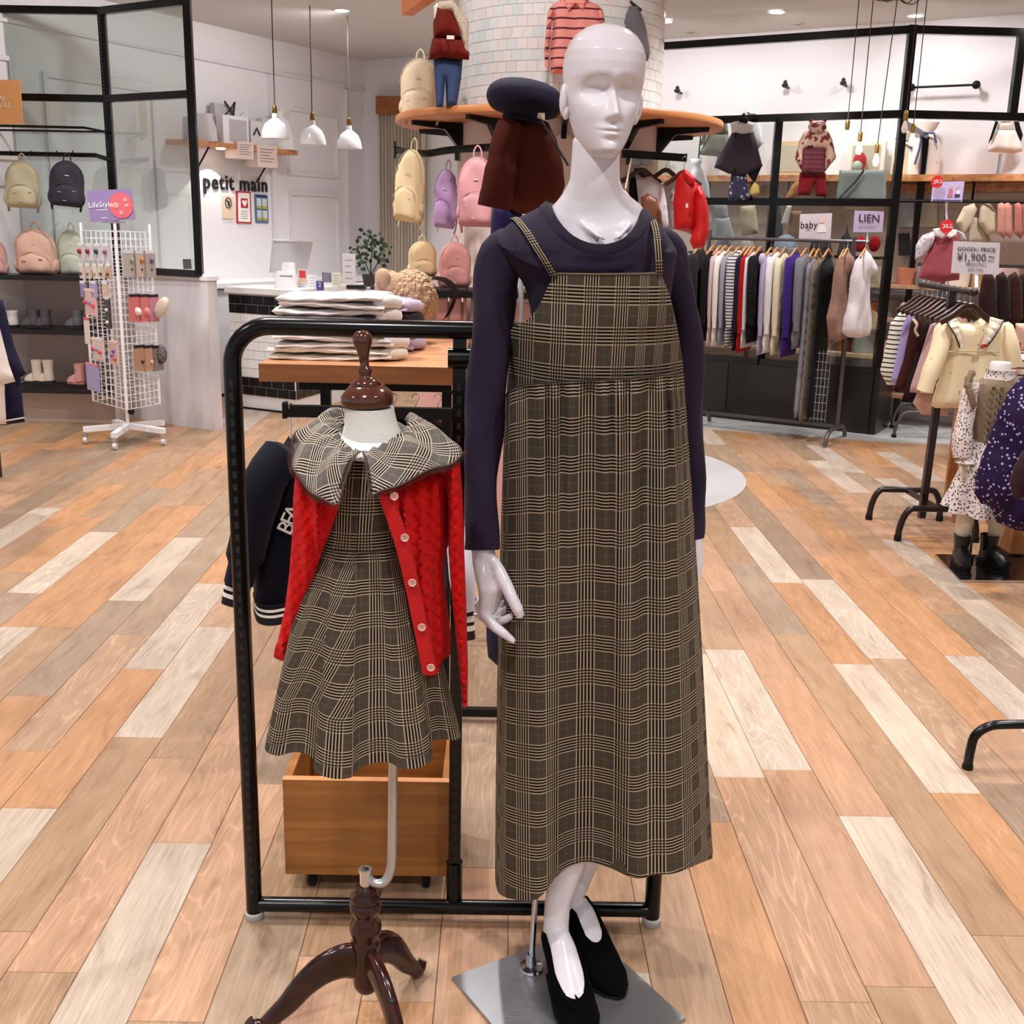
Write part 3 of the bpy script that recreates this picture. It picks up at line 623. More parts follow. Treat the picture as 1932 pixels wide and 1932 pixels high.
mb.tube(catmull(w3((975, 470, 2.03), (944, 500, 2.02), (930, 600, 2.02), (916, 760, 2.015), (909, 900, 2.0), (911, 1036, 1.975), (918, 1075, 1.975)), 2), [.018, .02, .021, .021, .021, .021, .021, .021, .021, .021, .022, .0225, .025], 14)
mb.tube(w3((1240, 470, 2.04), (1262, 490, 2.05), (1286, 600, 2.075), (1298, 760, 2.1), (1303, 900, 2.1), (1306, 1015, 2.09), (1307, 1060, 2.08), (1303, 1100, 2.07), (1300, 1130, 2.06)), [.018, .018, .018, .018, .018, .0195, .021, .018, .008], 14)
# image-left hand: back of the hand, thumb, index and three curled fingers
mb.tube(w3((913, 1055, 1.975), (923, 1085, 1.965), (929, 1112, 1.955), (924, 1140, 1.955), (920, 1158, 1.96)), [(.026, .019), (.033, .019), (.034, .016), (.026, .013), (.018, .012)], 16)
mb.tube(w3((926, 1055, 1.968), (941, 1080, 1.955), (957, 1108, 1.94), (967, 1130, 1.93), (977, 1150, 1.925), (983, 1166, 1.925)), [.013, .0145, .0128, .0118, .0115, .008], 12)
mb.tube(w3((908, 1135, 1.955), (914, 1160, 1.945), (930, 1180, 1.935), (950, 1195, 1.925), (972, 1212, 1.925)), [.0145, .0125, .0105, .0095, .006], 12)
mb.tube(w3((906, 1140, 1.975), (911, 1163, 1.985), (932, 1176, 1.97), (955, 1168, 1.955), (972, 1158, 1.95)), [.013, .011, .0095, .0085, .006], 10)
mb.tube(w3((905, 1135, 2.0), (912, 1155, 2.01), (932, 1163, 1.995), (950, 1154, 1.98), (962, 1142, 1.975)), [.012, .0105, .009, .008, .0055], 10)
mb.tube(w3((906, 1125, 2.015), (912, 1142, 2.025), (932, 1150, 2.015), (948, 1140, 2.0), (957, 1131, 1.995)), [.0105, .009, .008, .0075, .005], 10)
for q in (((1300, 1095, 2.07), (1296, 1120, 2.06), (1290, 1150, 2.055)), ((1305, 1095, 2.09), (1302, 1122, 2.085), (1296, 1150, 2.075))): mb.tube(w3(*q), [.01, .009, .006], 8)
# legs, ankles crossed
LG = [((1078, 1420, 2.0), .055), ((1082, 1560, 1.995), .042), ((1068, 1640, 1.99), .034), ((1052, 1700, 1.985), .0265), ((1049, 1745, 1.98), .0265), ((1049, 1775, 1.975), .029)]
mb.tube([W(*p) for p, r in LG], [r for p, r in LG], 16)
LG = [((1150, 1420, 2.06), .055), ((1122, 1560, 2.07), .042), ((1096, 1640, 2.07), .030), ((1076, 1700, 2.065), .0235), ((1068, 1735, 2.075), .022), ((1072, 1762, 2.075), .024)]
mb.tube([W(*p) for p, r in LG], [r for p, r in LG], 16)
def foot(p0, ax, secs):
    ax = Vector(ax).normalized(); sd = Vector((ax.y, -ax.x, 0)); out = []
    for s, z, w, h in secs: out.append((Vector(p0)+ax*s+Vector((0, 0, z)), sd*w, Vector((0, 0, h))))
    return out
def footring(sec, k, a0=0, a1=2*PI, n=20, up=1.0):
    cc, X, Z = sec; return [cc+X*k*math.cos(a0+(a1-a0)*i/n)+Z*k*(up if math.sin(a0+(a1-a0)*i/n) > 0 else 1)*math.sin(a0+(a1-a0)*i/n) for i in range(n if a1-a0 > 6.28 else n+1)]
h1 = Vector((W(1040, 1780, 2.0).x, 2.0, 0)); t1 = Vector((W(1112, 1975, 1.77).x, 1.77, 0))
h2 = Vector((W(1072, 1745, 2.11).x, 2.10, 0)); t2 = Vector((W(1150, 1880, 1.96).x+.005, 1.925, 0))
FS = [(0, .098, .014, .014), (.012, .096, .024, .026), (.035, .098, .028, .038), (.07, .09, .031, .036), (.11, .066, .035, .026), (.15, .040, .038, .019), (.185, .028, .036, .015), (.215, .024, .024, .011), (.235, .022, .008, .007)]
feet = []
for hp, tp, s_ in ((h1, t1, 1), (h2, t2, .94)):
    S = foot(hp, tp-hp, [(s*s_, z, w, h) for s, z, w, h in FS]); feet.append(S)
    mb.rings([footring(q, 1) for q in S])
bodyb = remesh(mb, .0042, 3)
part('body', bodyb, SK, man, True, True, ang=80)
# shoes
SUE = mat('#020202', .95, spec=.1)
for S, lab in zip(feet, ('black suede pump, front foot', 'black suede pump, rear foot')):
    mb = MB(); ins = []; outs = []
    if not feet: pass
    op = [62, 60, 62, 60, 58, 46, 0, 0, 0] if S is feet[0] else [55, 52, 50, 46, 38, 0, 0, 0, 0]
    rows = []
    for q, o_ in zip(S, op):
        a0 = math.radians(90+o_); a1 = math.radians(450-o_)
        rows.append(footring(q, 1.13, a0, a1+(0 if o_ else -.001), 24, 1.0 if len(rows) < 5 else 1.25))
    inner = [[p+(S[i][0]-p)*.09 for p in r] for i, r in enumerate(rows)]
    n = 25; vs = [p for r in rows for p in r]+[p for r in inner for p in r]; m9 = len(rows)*n; fs = []
    for i in range(len(rows)-1):
        for j in range(24):
            fs.append((i*n+j, i*n+j+1, (i+1)*n+j+1, (i+1)*n+j)); fs.append((m9+(i+1)*n+j, m9+(i+1)*n+j+1, m9+i*n+j+1, m9+i*n+j))
        fs.append((i*n, (i+1)*n, m9+(i+1)*n, m9+i*n)); fs.append((m9+i*n+24, m9+(i+1)*n+24, (i+1)*n+24, i*n+24))
    fs.append(tuple(range(n-1, -1, -1))); fs.append(tuple((len(rows)-1)*n+j for j in range(n)))
    mb.add(vs, fs)
    sh = part('shoe', mb, SUE, man, True, True, lab, ang=70)
    ax = (S[-1][0]-S[0][0]); ax.z = 0; ax.normalize(); hb = S[2][0]+Vector((0, 0, -.04))
    part('heel', MB().tube([hb, hb-ax*.008+Vector((0,0,-.025)), Vector((hb.x-ax.x*.012, hb.y-ax.y*.012, .0095))], [.022, .013, .009], 14), SUE, sh, True, True)
    mb = MB(); mb.rings([[q[0]+q[1]*k*1.1+Vector((0, 0, -q[2].z*1.2+dz)) for q in S[3:]]+[q[0]-q[1]*k*1.1+Vector((0, 0, -q[2].z*1.2+dz)) for q in reversed(S[3:])] for k, dz in ((1, .004), (1.02, .0))]); part('sole', mb, BLKM, sh, True, True)
# ---- head
def head():
    nz, nc = 100, 128; HH = .246; T = [(0,(.004,.02,.004)),(.015,(.016,.045,.012)),(.04,(.028,.058,.02)),(.08,(.036,.066,.028)),(.14,(.0445,.070,.036)),(.2,(.051,.0715,.044)),(.3,(.060,.073,.060)),(.4,(.067,.0745,.078)),(.5,(.0715,.0755,.092)),(.6,(.0745,.079,.101)),(.7,(.0755,.0805,.103)),(.78,(.0735,.077,.098)),(.85,(.0675,.068,.088)),(.91,(.057,.0555,.072)),(.955,(.043,.040,.053)),(.985,(.026,.023,.032)),(1,(.002,.002,.003))]
    g = lambda x, s: math.exp(-(x/s)**2)
    rs = []
    for i in range(nz+1):
        t = i/nz; t = .5-.5*math.cos(PI*t) if False else t; w, f, b = interp(T, t); z = t*HH
        ring = []
        for j in range(nc):
            a = 2*PI*j/nc; cx, sy = math.cos(a), math.sin(a); e = .92
            x = w*math.copysign(abs(cx)**e, cx); y = (b if sy > 0 else f)*math.copysign(abs(sy)**e, sy); zz = z
            if sy < .15:
                fr = max(0, min(1, -sy*2.2+.1)); d = 0
                for s in (-1, 1):
                    ex = (x-s*.031); ez = (z-.1245-abs(x)*.0)
                    q = (ex/.028)**2+((ez+.002)/.0195)**2; d -= .023*(1/(1+q**1.9))
                    d += .0022*g(ex, .024)*g(z-.150, .010)                       # brow
                    d += .0035*g(x-s*.036, .017)*g(z-.088, .02)                   # cheek
                nb = interp([(.068, 0), (.074, .015), (.080, .0215), (.088, .019), (.105, .0125), (.125, .0075), (.142, .0045), (.16, 0)], z) if .068 < z < .16 else 0
                nw = interp([(.07, .0125), (.08, .0105), (.1, .0068), (.13, .0068), (.16, .012)], z)
                d += nb*g(x, nw)**1.0
                d += .003*g(abs(x)-.0115, .005)*g(z-.078, .006)                  # nostril wings
                d += .0062*g(x, .019)*g(z-.0565, .0048)*(1-.25*g(x, .003)) + .0062*g(x, .015)*g(z-.0455, .0055)
                d -= .0038*g(x, .022)*g(z-.0513, .0017) ; d -= .003*g(x, .016)*g(z-.036, .005)
                d += .006*g(x, .018)*g(z-.02, .012)                              # chin
                y -= d*fr
            ring.append(Vector((x, y, zz)))
        rs.append(ring)
    return rs
chin = W(1143, 303, 1.93); crown = W(1138, 45, 1.98); hx, hy = W(1134, 180, 1.985).x, 1.975
hs = (crown.z-chin.z)/.246
M = Matrix.Translation((hx, hy, chin.z)) @ Matrix.Rotation(math.radians(13), 4, 'Z') @ Matrix.Rotation(math.radians(1.5), 4, 'Y') @ Matrix.Scale(hs, 4)
mb = MB(M); mb.rings(head())
for s in (-1, 1):
    E = Matrix.Rotation(s*math.radians(18), 3, 'Z')
    mb.ball((s*.0725, .012, .108), .03, 16, (.30, .52, 1.0), E); mb.ball((s*.069, .008, .086), .014, 12, (.5, .7, 1), E)
part('head', mb, SK, man, True, True, ang=80)
# ---- dark purple long sleeved top
PUR = fab('#261c2f', .08, .35, .1); PURD = fab('#201827', .06, .3, .1)
def ell(cx, cy, cz, rx, ry, n=40, e=.9, zf=None, sl=0):
    r = []
    for j in range(n):
        a = 2*PI*j/n; x, y = math.cos(a), math.sin(a); x = math.copysign(abs(x)**e, x); y = math.copysign(abs(y)**e, y)
        r.append(Vector((cx+rx*x, cy+ry*y, cz+(zf(a, x, y) if zf else 0)+sl*x)))
    return r
nl, nr_, nf = W(1036, 384, 2.03), W(1207, 396, 2.03), W(1150, 464, 1.925)
cxn = (nl.x+nr_.x)/2; czn = (nl.z+nr_.z)/2; rxn = (nr_.x-nl.x)/2; slp = (nr_.z-nl.z)/2
zf = lambda a, x, y: (nf.z-czn)*max(0, -y)**1.6-.004*max(0, y)
rs = [ell(cxn, 2.012, czn, rxn, .088, 40, .95, zf, slp)]
rs.append(ell(cxn, 2.014, czn+.003, rxn+.006, .094, 40, .95, lambda a, x, y: zf(a, x, y)*1.02, slp))
rs.append(ell(cxn, 2.014, czn-.006, rxn+.016, .101, 40, .95, lambda a, x, y: zf(a, x, y)*1.12, slp))
a1 = W(935, 430, 2.03); b1 = W(1262, 440, 2.04); shx = (a1.x+b1.x)/2; shr = (b1.x-a1.x)/2
for k, (f, zz, ry) in enumerate(((.55, .45, .104), (.82, .78, .104), (1.0, 1.0, .10))):
    rs.append(ell(lerp(cxn, shx, f), 2.02, lerp(czn-.006, a1.z-.012, zz), lerp(rxn+.016, shr, f), ry, 40, .85, lambda a, x, y: zf(a, x, y)*lerp(1.1, .9, zz), slp*(1-zz)))
for py, l, r, ry in ((470, 938, 1274, .100), (500, 958, 1270, .098), (545, 990, 1264, .094), (620, 1004, 1258, .088), (700, 1000, 1256, .08), (760, 1000, 1255, .075)):
    a1, b1 = W(l, py, 2.03), W(r, py, 2.03); rs.append(ell((a1.x+b1.x)/2, 2.02, (a1.z+b1.z)/2, (b1.x-a1.x)/2, ry, 40, .85))
cols9 = [catmull([q[j] for q in rs[1:]], 4) for j in range(40)]; rsm = [rs[0]]+[[cols9[j][i] for j in range(40)] for i in range(len(cols9[0]))]
mb = MB(); mb.rings(rsm, caps=False); top = part('long_sleeved_top', mb, PUR, man, True, True, 'dark purple long sleeved top', ang=70)
mb = MB(); mb.rings([[p+(Vector((cxn, 2.012, p.z))-p).normalized()*d1+Vector((0, 0, d2)) for p in rs[i]] for i, d1, d2 in ((0, .004, -.004), (0, .0005, .0006), (1, -.0005, .001), (2, -.0012, .001), (2, .0, -.001))], caps=False)
part('neckband', mb, PURD, top, True, True, ang=70)
def sleeve(p, r, m, parent, nm='sleeve', seg=24, wr=.003, ph=0):
    P_ = catmull([W(*q) for q in p], 6); R_2 = []
    for i in range(len(P_)):
        t = i/(len(P_)-1)*(len(r)-1); k = min(int(t), len(r)-2); R_2.append(lerp(r[k], r[k+1], t-k))
    mb = MB(); mb.tube(P_, R_2, seg)
    n = seg
    for i in range(len(P_)):
        for j in range(n):
            k = i*n+j; d = (mb.v[k]-P_[i]); q = wr*(math.sin(j*2*PI/n*2+i*.55+ph)+.6*math.sin(j*2*PI/n*3-i*.8+ph*2)); mb.v[k] += d.normalized()*q*(0 if i < 2 else 1)
    return part(nm, mb, m, parent, True, True, ang=70)
sleeve(((985, 452, 2.03), (946, 476, 2.02), (930, 600, 2.02), (916, 760, 2.015), (909, 900, 2.0), (909, 1036, 1.975)), [.022, .037, .0395, .035, .0325, .0300], PUR, top)
sleeve(((1232, 450, 2.04), (1260, 484, 2.05), (1286, 600, 2.075), (1298, 760, 2.1), (1303, 900, 2.1), (1305, 1015, 2.09)), [.026, .034, .033, .030, .027, .024], PUR, top, ph=2)
# ---- plaid pinafore dress
pin = []
seamF = catmull(w3((953, 748, 2.09), (957, 742, 2.03), (967, 733, 1.965), (1000, 725, 1.925), (1060, 720, 1.902), (1120, 717, 1.898), (1180, 714, 1.902), (1240, 709, 1.925), (1278, 705, 1.975), (1290, 703, 2.05)), 8)
seamB = catmull(w3((1290, 703, 2.05), (1272, 690, 2.11), (1200, 680, 2.14), (1120, 680, 2.15), (1040, 690, 2.14), (980, 710, 2.13), (953, 748, 2.09)), 6)
hemF = catmull(w3((934, 1655, 2.10), (936, 1672, 2.04), (943, 1687, 1.97), (968, 1696, 1.92), (1003, 1699, 1.885), (1028, 1683, 1.885), (1048, 1655, 1.91), (1075, 1634, 1.935), (1110, 1625, 1.945), (1150, 1636, 1.925), (1188, 1650, 1.89), (1222, 1657, 1.872), (1268, 1647, 1.885), (1310, 1632, 1.93), (1344, 1619, 2.02)), 8)
hemB = catmull(w3((1344, 1619, 2.02), (1335, 1590, 2.12), (1250, 1570, 2.2), (1130, 1560, 2.22), (1010, 1590, 2.21), (945, 1625, 2.17), (934, 1655, 2.10)), 6)
nF, nB = 120, 40
Sf = resample(seamF, nF); Hf = resample(hemF, nF); Sb = resample(seamB, nB)[1:-1]; Hb = resample(hemB, nB)[1:-1]
rows = []; NT = 60; uu = []; vv = []
for i in range(NT+1):
    t = i/NT; row = []
    for j in range(nF):
        p = Sf[j].lerp(Hf[j], t); s = j/(nF-1); x = (s-.5)
        env = max(0, 1-abs(2*s-1)**4)
        ga = 0
        if s > .28: ga = math.exp(-t*4.0)*.013*(1-math.exp(-t*60))*math.sin(s*95+1.5*math.sin(s*31))
        fo = .022*math.exp(-((s-.60-.05*t)/.04)**2)*min(1, t*6)*(1-.7*t) + .009*math.exp(-((s-.80)/.05)**2)*min(1, t*5)*(1-.6*t)
        dp = -.028*math.exp(-((s-.685-.03*t)/.03)**2)*min(1, t*5)*(1-.65*t)
        be = .012*math.sin(PI*t)*math.sin(s*2*PI*2.1+.6)
        p = p+Vector((0, -1, 0))*((ga+fo+dp+be*t)*env)
        # outline curve of the sides
        p.x += (.004*math.sin(PI*t))*(1 if s > .5 else -1)*abs(2*s-1)**3
        row.append(p)
    for j in range(len(Sb)): row.append(Sb[j].lerp(Hb[j], t)+Vector((0, .01*math.sin(PI*t), 0)))
    rows.append(row)
ncol = len(rows[0]); us = [[lerp(-.235, .235, j/(nF-1))*(1+.06*(i/NT)) if j < nF else .235+(j-nF)*.012 for j in range(ncol+1)] for i in range(NT+1)]
vs9 = []
for i in range(NT+1): vs9.append([(rows[i][j].z-rows[0][j].z) if False else -(rows[i][j]-rows[0][j]).length for j in range(ncol)])
mb = MB(); mb.rings(rows, caps=False, us=us, vs_=vs9)
dress = part('pinafore_skirt', mb, PLAID, man, True, True, 'long plaid pinafore skirt gathered under the bib', ang=75)
mb = MB(); mb.rings([[p+Vector((0, 0, dz))+(Vector((.1, 2.03, p.z))-p).normalized()*dd for p in rows[-1]] for dz, dd in ((.0, 0), (-.0015, .001), (0, .004), (.03, .009))], caps=False); part('hem_fold', mb, fab('#4a4032'), dress, True, True)
# bib
Lb = catmull(w3((955, 745, 2.06), (958, 710, 2.05), (961, 665, 2.03), (964, 622, 2.0), (992, 606, 1.96), (1015, 580, 1.94), (1032, 545, 1.93), (1043, 517, 1.928)), 5)
Rb = catmull(w3((1289, 704, 2.03), (1288, 680, 2.02), (1284, 655, 2.005), (1279, 625, 1.985), (1274, 600, 1.965), (1267, 570, 1.95), (1258, 543, 1.94), (1247, 516, 1.935)), 5)
rows = []
for a, b in zip(Lb, Rb):
    k = len(rows)/(len(Lb)-1); r = []
    for j in range(41):
        s = j/40; p = a.lerp(b, s); fy = lerp(1.895, 1.888, k); bulge = (1-abs(2*s-1)**2.6)
        p.y = lerp(p.y, fy+.003*math.cos(s*9)+.022*(1-k)**3, bulge); p.z -= .012*bulge*(1-k)*.4; r.append(p)
    rows.append(r)
rows = rows[::-1]
us = [[(p.x-.09) + math.copysign(max(0, abs(p.x-.09)-.12)*.5, p.x-.09) for p in r] for r in rows]; vs9 = [[-(p.z-1.2) for p in r] for r in rows]
mb = MB(); sheet(mb, rows, .004, us, vs9); bib = part('bib', mb, PLAID, man, True, True, 'square plaid pinafore bib', ang=75)
part('waist_seam', MB().tube([p+Vector((0, -.001, 0)) for p in Sf], .0014, 6), mat('#241c16', .9), bib, True, True)
part('top_edge', MB().tube([p+Vector((0, -.0, .001)) for p in rows[0]], .0022, 6), mat('#5d5240', .9), bib, True, True)
for q, w_ in ((((1045, 520, 1.918), (1028, 490, 1.908), (1008, 458, 1.915), (990, 430, 1.94), (975, 413, 1.985), (968, 410, 2.03)), 1), (((1245, 519, 1.925), (1244, 490, 1.915), (1242, 460, 1.92), (1238, 432, 1.95), (1233, 416, 1.99), (1228, 412, 2.04)), -1)):
    P_ = catmull([W(*a) for a in q], 5); mb = MB(); rs = []; wv = .0062; sd = Vector((1, .0, .25*w_ if w_ > 0 else .05)).normalized()
    for p in P_: rs.append([p-sd*wv+Vector((0, -.001, 0)), p-Vector((0, .003, 0)), p+sd*wv+Vector((0, -.001, 0))])
    sheet(mb, rs, .003); part('strap', mb, PLAID, man, True, True, ang=70)
# ================================================================ CHILD DRESS FORM
YK = 1.87
kid = thing('dress_form', 'headless child dress form on a dark wooden tripod with a turned wooden neck cap', 'dress form', (-.26, 1.86, 0))
cb0 = W(694, 772, YK); cx = cb0.x; KP = .00089
capp = [(.0, 0), (.0425, .0), (.0445, .003), (.0445, .018), (.0425, .022), (.029, .036), (.0262, .0365), (.0268, .039), (.017, .047), (.0115, .0505), (.0095, .0545), (.0125, .059), (.0125, .064), (.0085, .068), (.0075, .072), (.0085, .085), (.0115, .097), (.0155, .108), (.0165, .116), (.015, .123), (.009, .1295), (0, .131)]
CAPM = mat('#4a2418', .12, spec=.7)
Mc = Matrix.Translation((cx, YK, cb0.z+.006)) @ Matrix.Rotation(math.radians(-4), 4, 'Y')
part('neck_cap', MB().lathe([(r, z*.97) for r, z in capp], seg=40, M=Mc), CAPM, kid, True, True, 'glossy turned wooden neck cap with a finial', ang=70)
LIN = mat('#dcd9d2', .9, bump=.3, bscale=400)
def rg(px, py, rx, ry, Y=YK, n=36, dzf=None): p = W(px, py, Y); return [p+Vector((rx*math.cos(2*PI*j/n), ry*math.sin(2*PI*j/n), dzf(math.sin(2*PI*j/n)) if dzf else 0)) for j in range(n)]
mb = MB(); mb.rings([rg(696, 768, .0425, .0425), rg(697, 775, .0425, .0425), rg(700, 800, .045, .043), rg(703, 822, .053, .046), rg(706, 845, .066, .05), rg(706, 870, .075, .052), rg(703, 930, .072, .052), rg(690, 1050, .068, .05), rg(690, 1250, .07, .05), rg(690, 1300, .05, .04)])
part('torso', mb, LIN, kid, True, True)
mb = MB(); mb.rings([rg(704, 806, .058, .0, n=36) if False else rg(705, 812, .0565, .054, dzf=lambda s: .012*s), rg(707, 822, .067, .062, dzf=lambda s: .012*s), rg(708, 838, .082, .07, dzf=lambda s: .012*s), rg(708, 858, .088, .066)], caps=False)
part('white_tee_collar', mb, mat('#ece9ea', .8, bump=.2), kid, True, True)
# cranked metal pole, column, legs
AL = mat('#b9babc', .3, .75)
bx = -.262; by = 1.855
pts = [W(742, 1420, 1.87), W(741, 1500, 1.87), W(740, 1590, 1.868), W(739, 1622, 1.866), W(735, 1648, 1.863), W(724, 1664, 1.86), W(712, 1667, 1.857), W(700, 1663, 1.856), W(690, 1652, 1.855)]
part('cranked_pole', MB().tube(catmull(pts, 4), .0088, 18), AL, kid, True, True)
cup = W(689, 1650, by)
part('pole_socket', MB().lathe([(.0, -.038), (.0105, -.038), (.0105, .006), (.0125, .007), (.0125, .012), (.0075, .012), (.0075, -.01), (0, -.01)], seg=24, M=Matrix.Translation(cup)), CHR, kid, True, True)
def zz(py): return W(690, py, by).z
prof = [(0, zz(1866)), (.018, zz(1866)), (.024, zz(1858)), (.0255, zz(1850)), (.0255, zz(1790)), (.0285, zz(1782)), (.0285, zz(1774)), (.0255, zz(1769)), (.027, zz(1764)), (.0305, zz(1754)), (.0305, zz(1746)), (.022, zz(1731)), (.021, zz(1727)), (.025, zz(1720)), (.030, zz(1712)), (.0305, zz(1705)), (.026, zz(1699)), (.028, zz(1696)), (.0285, zz(1690)), (.022, zz(1684)), (.0225, zz(1679)), (.0185, zz(1673)), (.0, zz(1672))]
part('column', MB().lathe(prof, W(690, 1760, by).x, by, 36), DKWOOD, kid, True, True, ang=50)
cc_ = Vector((W(690, 1760, by).x, by, 0)); zt_, zb_ = zz(1772), zz(1856)
for nm, tx, ty, hole in (('leg', *Fl(488, 1950)[:2], 0), ('leg', *Fl(792, 1838)[:2], 0), ('leg', *Fl(776, 2040)[:2], 1)):
    d = Vector((tx, ty, 0))-cc_; Lr = d.length; d.normalize()
    zm = (zt_+zb_)/2
    prof2 = [(.02, zm+.006, .039), (.05, zm+.008, .036), (.09, zm-.004, .031), (.13, zm-.032, .025), (.165, zm-.068, .0205), (.19, .036, .017)]
    k = (Lr-.015)/.21; path = [cc_+d*(a*k)+Vector((0, 0, z)) for a, z, h in prof2]+[cc_+d*(.215*k)+Vector((0, 0, .0165)), cc_+d*(.235*k)+Vector((0, 0, .019)), cc_+d*(.246*k)+Vector((0, 0, .028))]
    rad = [(.0135, h) for a, z, h in prof2]+[(.0135, .014), (.0125, .0115), (.008, .005)]
    mb = MB(); P_ = catmull(path, 5); n = len(P_); R_ = [tuple(lerp(rad[min(int(i/5), 7)][q], rad[min(int(i/5)+1, 8)][q], (i/5) % 1) for q in (0, 1)) for i in range(n)]
    x = Vector((d.y, -d.x, 0)); rs = []
    for i, p in enumerate(P_):
        t = (P_[min(i+1, n-1)]-P_[max(i-1, 0)]).normalized(); y = x.cross(t).normalized()
        rs.append([p+x*R_[i][0]*math.copysign(abs(math.cos(a))**.7, math.cos(a))+y*R_[i][1]*math.copysign(abs(math.sin(a))**.85, math.sin(a)) for a in [2*PI*j/18 for j in range(18)]])
    mb.rings(rs); lg = part(nm, mb, DKWOOD, kid, True, True, ang=60)
    if hole:
        p = cc_+d*.135*k+Vector((0, 0, zm-.042+.036)); part('screw_hole', MB().ball(p, .0085, 12, (1, 1.2, .6)), mat('#0c0504', .6), lg, True, True)
# dress: skirt with inverted pleats
def kz(py, Y=YK): return W(690, py, Y).z
rows = []; n = 168; NT = 44
wc = W(678, 1040, YK); hc = W(686, 1440, YK)
zw = W(680, 1036, YK-.07).z; zh = W(660, 1478, YK-.15).z
vsx = []
for i in range(NT+1):
    t = i/NT; row = []
    rx = lerp(.084, .168, t**.9); ry = lerp(.068, .142, t**.9); cxx = lerp(W(681, 1036, YK).x, W(684, 1450, YK).x, t); z = lerp(zw, zh, t)
    for j in range(n):
        a = 2*PI*j/n-PI/2                              # -pi/2 is the front
        ph = a+PI/2; w = math.cos(7*(ph+math.radians(11))); w2 = math.copysign(abs(w)**.6, w)
        f = 1+(.006+.185*t**.8)*(w2*.5-.28 if w < 0 else w2*.42)
        if abs(ph) < .01: pass
        row.append(Vector((cxx+rx*f*math.cos(a), YK+ry*f*math.sin(a), z+.012*t*(1-math.sin(a))*.5-.006*t*w2+.02*t*math.cos(a)*(1 if math.cos(a) > 0 else -.9)*.9)))
    rows.append(row)
us = []
for r in rows:
    a = [0]
    for j in range(n): a.append(a[-1]+(r[(j+1) % n]-r[j]).length)
    us.append(a)
tot = us[-1]
us = [[(q-tot[0])*.8+.017 for q in tot] for _ in rows]; us = [[lerp(q*.80, q, min(1, i/NT*1.0+.25)) for q in u] for i, u in enumerate(us)]
vv = [[-(i/NT)*(zw-zh)*1.06]*n for i in range(NT+1)]
mb = MB(); mb.rings(rows, caps=False, us=us, vs_=vv)
dr = part('child_dress_skirt', mb, PLAIDC, kid, True, True, 'pleated plaid skirt of the child dress', ang=75)
mb = MB(); mb.rings([[p+(Vector((hc.x, YK, p.z))-p).normalized()*d1+Vector((0, 0, dz)) for p in rows[-1]] for d1, dz in ((0, 0), (.0015, -.0008), (.003, .001), (.004, .02))], caps=False); part('hem_fold', mb, fab('#4d463c'), dr, True, True)
# bodice
mb = MB(); rs = []; zc_ = [(872, .078, .066, 690), (900, .083, .073, 689), (960, .082, .078, 686), (1010, .079, .074, 683), (1040, .085, .0705, 681)]
for py, rx, ry, px in zc_: p = W(px, py, YK-.07); q = W(px, py, YK); rs.append([Vector((q.x+rx*math.cos(2*PI*j/48-PI/2), YK+ry*math.sin(2*PI*j/48-PI/2), p.z)) for j in range(48)])
mb.rings(rs, caps=False, us=[(j/48)*.50-.006 for j in range(49)], vs_=[r[0].z for r in rs]); bod = part('child_dress_bodice', mb, PLAIDC, kid, True, True)
part('waist_seam', MB().tube([p+Vector((0, -.0008, 0)) for p in rs[-1]]+[rs[-1][0]], .0013, 6), mat('#1f1a17', .9), bod, True, True)
# ruffled collar, two wings edged with brown lace
def wing(neck, outer, free, parent, sgn):
    A = resample(catmull([W(*p) for p in neck], 6), 61); B = resample(catmull([W(*p) for p in outer], 6), 61); rows = []; cent = Vector((W(705, 830, YK).x, YK, W(705, 830, YK).z))
    for i in range(17):
        t = i/16; r = []
        for j in range(61):
            s = j/60; p = A[j].lerp(B[j], t); out = (B[j]-A[j]); out.z = 0; out = out.normalized() if out.length > 0 else Vector((0,-1,0))
            dome = .016*math.sin(PI*t**.75)
            ruf = (.0045*math.exp(-t*4)*math.sin(s*60+sgn)+.006*math.sin(PI*min(1, t*1.1))*math.sin(s*17+sgn*1.7+t)+.0055*t*math.sin(s*21+sgn))*(1 if .02 < s < .98 else .3)
            nrm = (out*.35+Vector((0, -.45, .8))).normalized(); r.append(p+nrm*(dome+ruf))
        rows.append(r)
    rot = math.radians(38)*sgn; us = []; vs9 = []
    for r in rows:
        tt = len(us)/16*.105; us.append([(j/60*.25*math.cos(rot)-tt*math.sin(rot)) for j in range(61)]); vs9.append([j/60*.25*math.sin(rot)+tt*math.cos(rot) for j in range(61)])
    mb = MB(); sheet(mb, rows, .0025, us, vs9, d=(0, .6, -.8)); w_ = part('collar', mb, PLAIDG, parent, True, True, 'ruffled grey plaid collar wing edged in brown lace', ang=75)
    edge = [r[0] for r in rows]+rows[-1] if True else rows[-1]
    E_ = resample(edge, 200); zg = []
    for i, p in enumerate(E_):
        q = E_[min(i+1, 199)]-E_[max(i-1, 0)]; nn = Vector((q.z, 0, -q.x)).normalized()*(-1 if sgn < 0 else -1)
        if nn.z > 0 and i > 40: nn = -nn
        if i <= 40: nn = Vector((-sgn*(-1), 0, -.25)).normalized()
        zg.append(p+nn*(.0085 if i % 2 else .0003)+Vector((0, -.0015, 0)))
    part('lace_trim', MB().tube(zg, .0011, 4), mat('#5b4238', .8), w_, False, True); part('lace_edge', MB().tube([p+Vector((0, -.0015, 0)) for p in E_], .0016, 6), mat('#4d382f', .8), w_, True, True)
    return w_
Yn = YK-.062
colr = thing('x', 'x', 'x') if False else kid
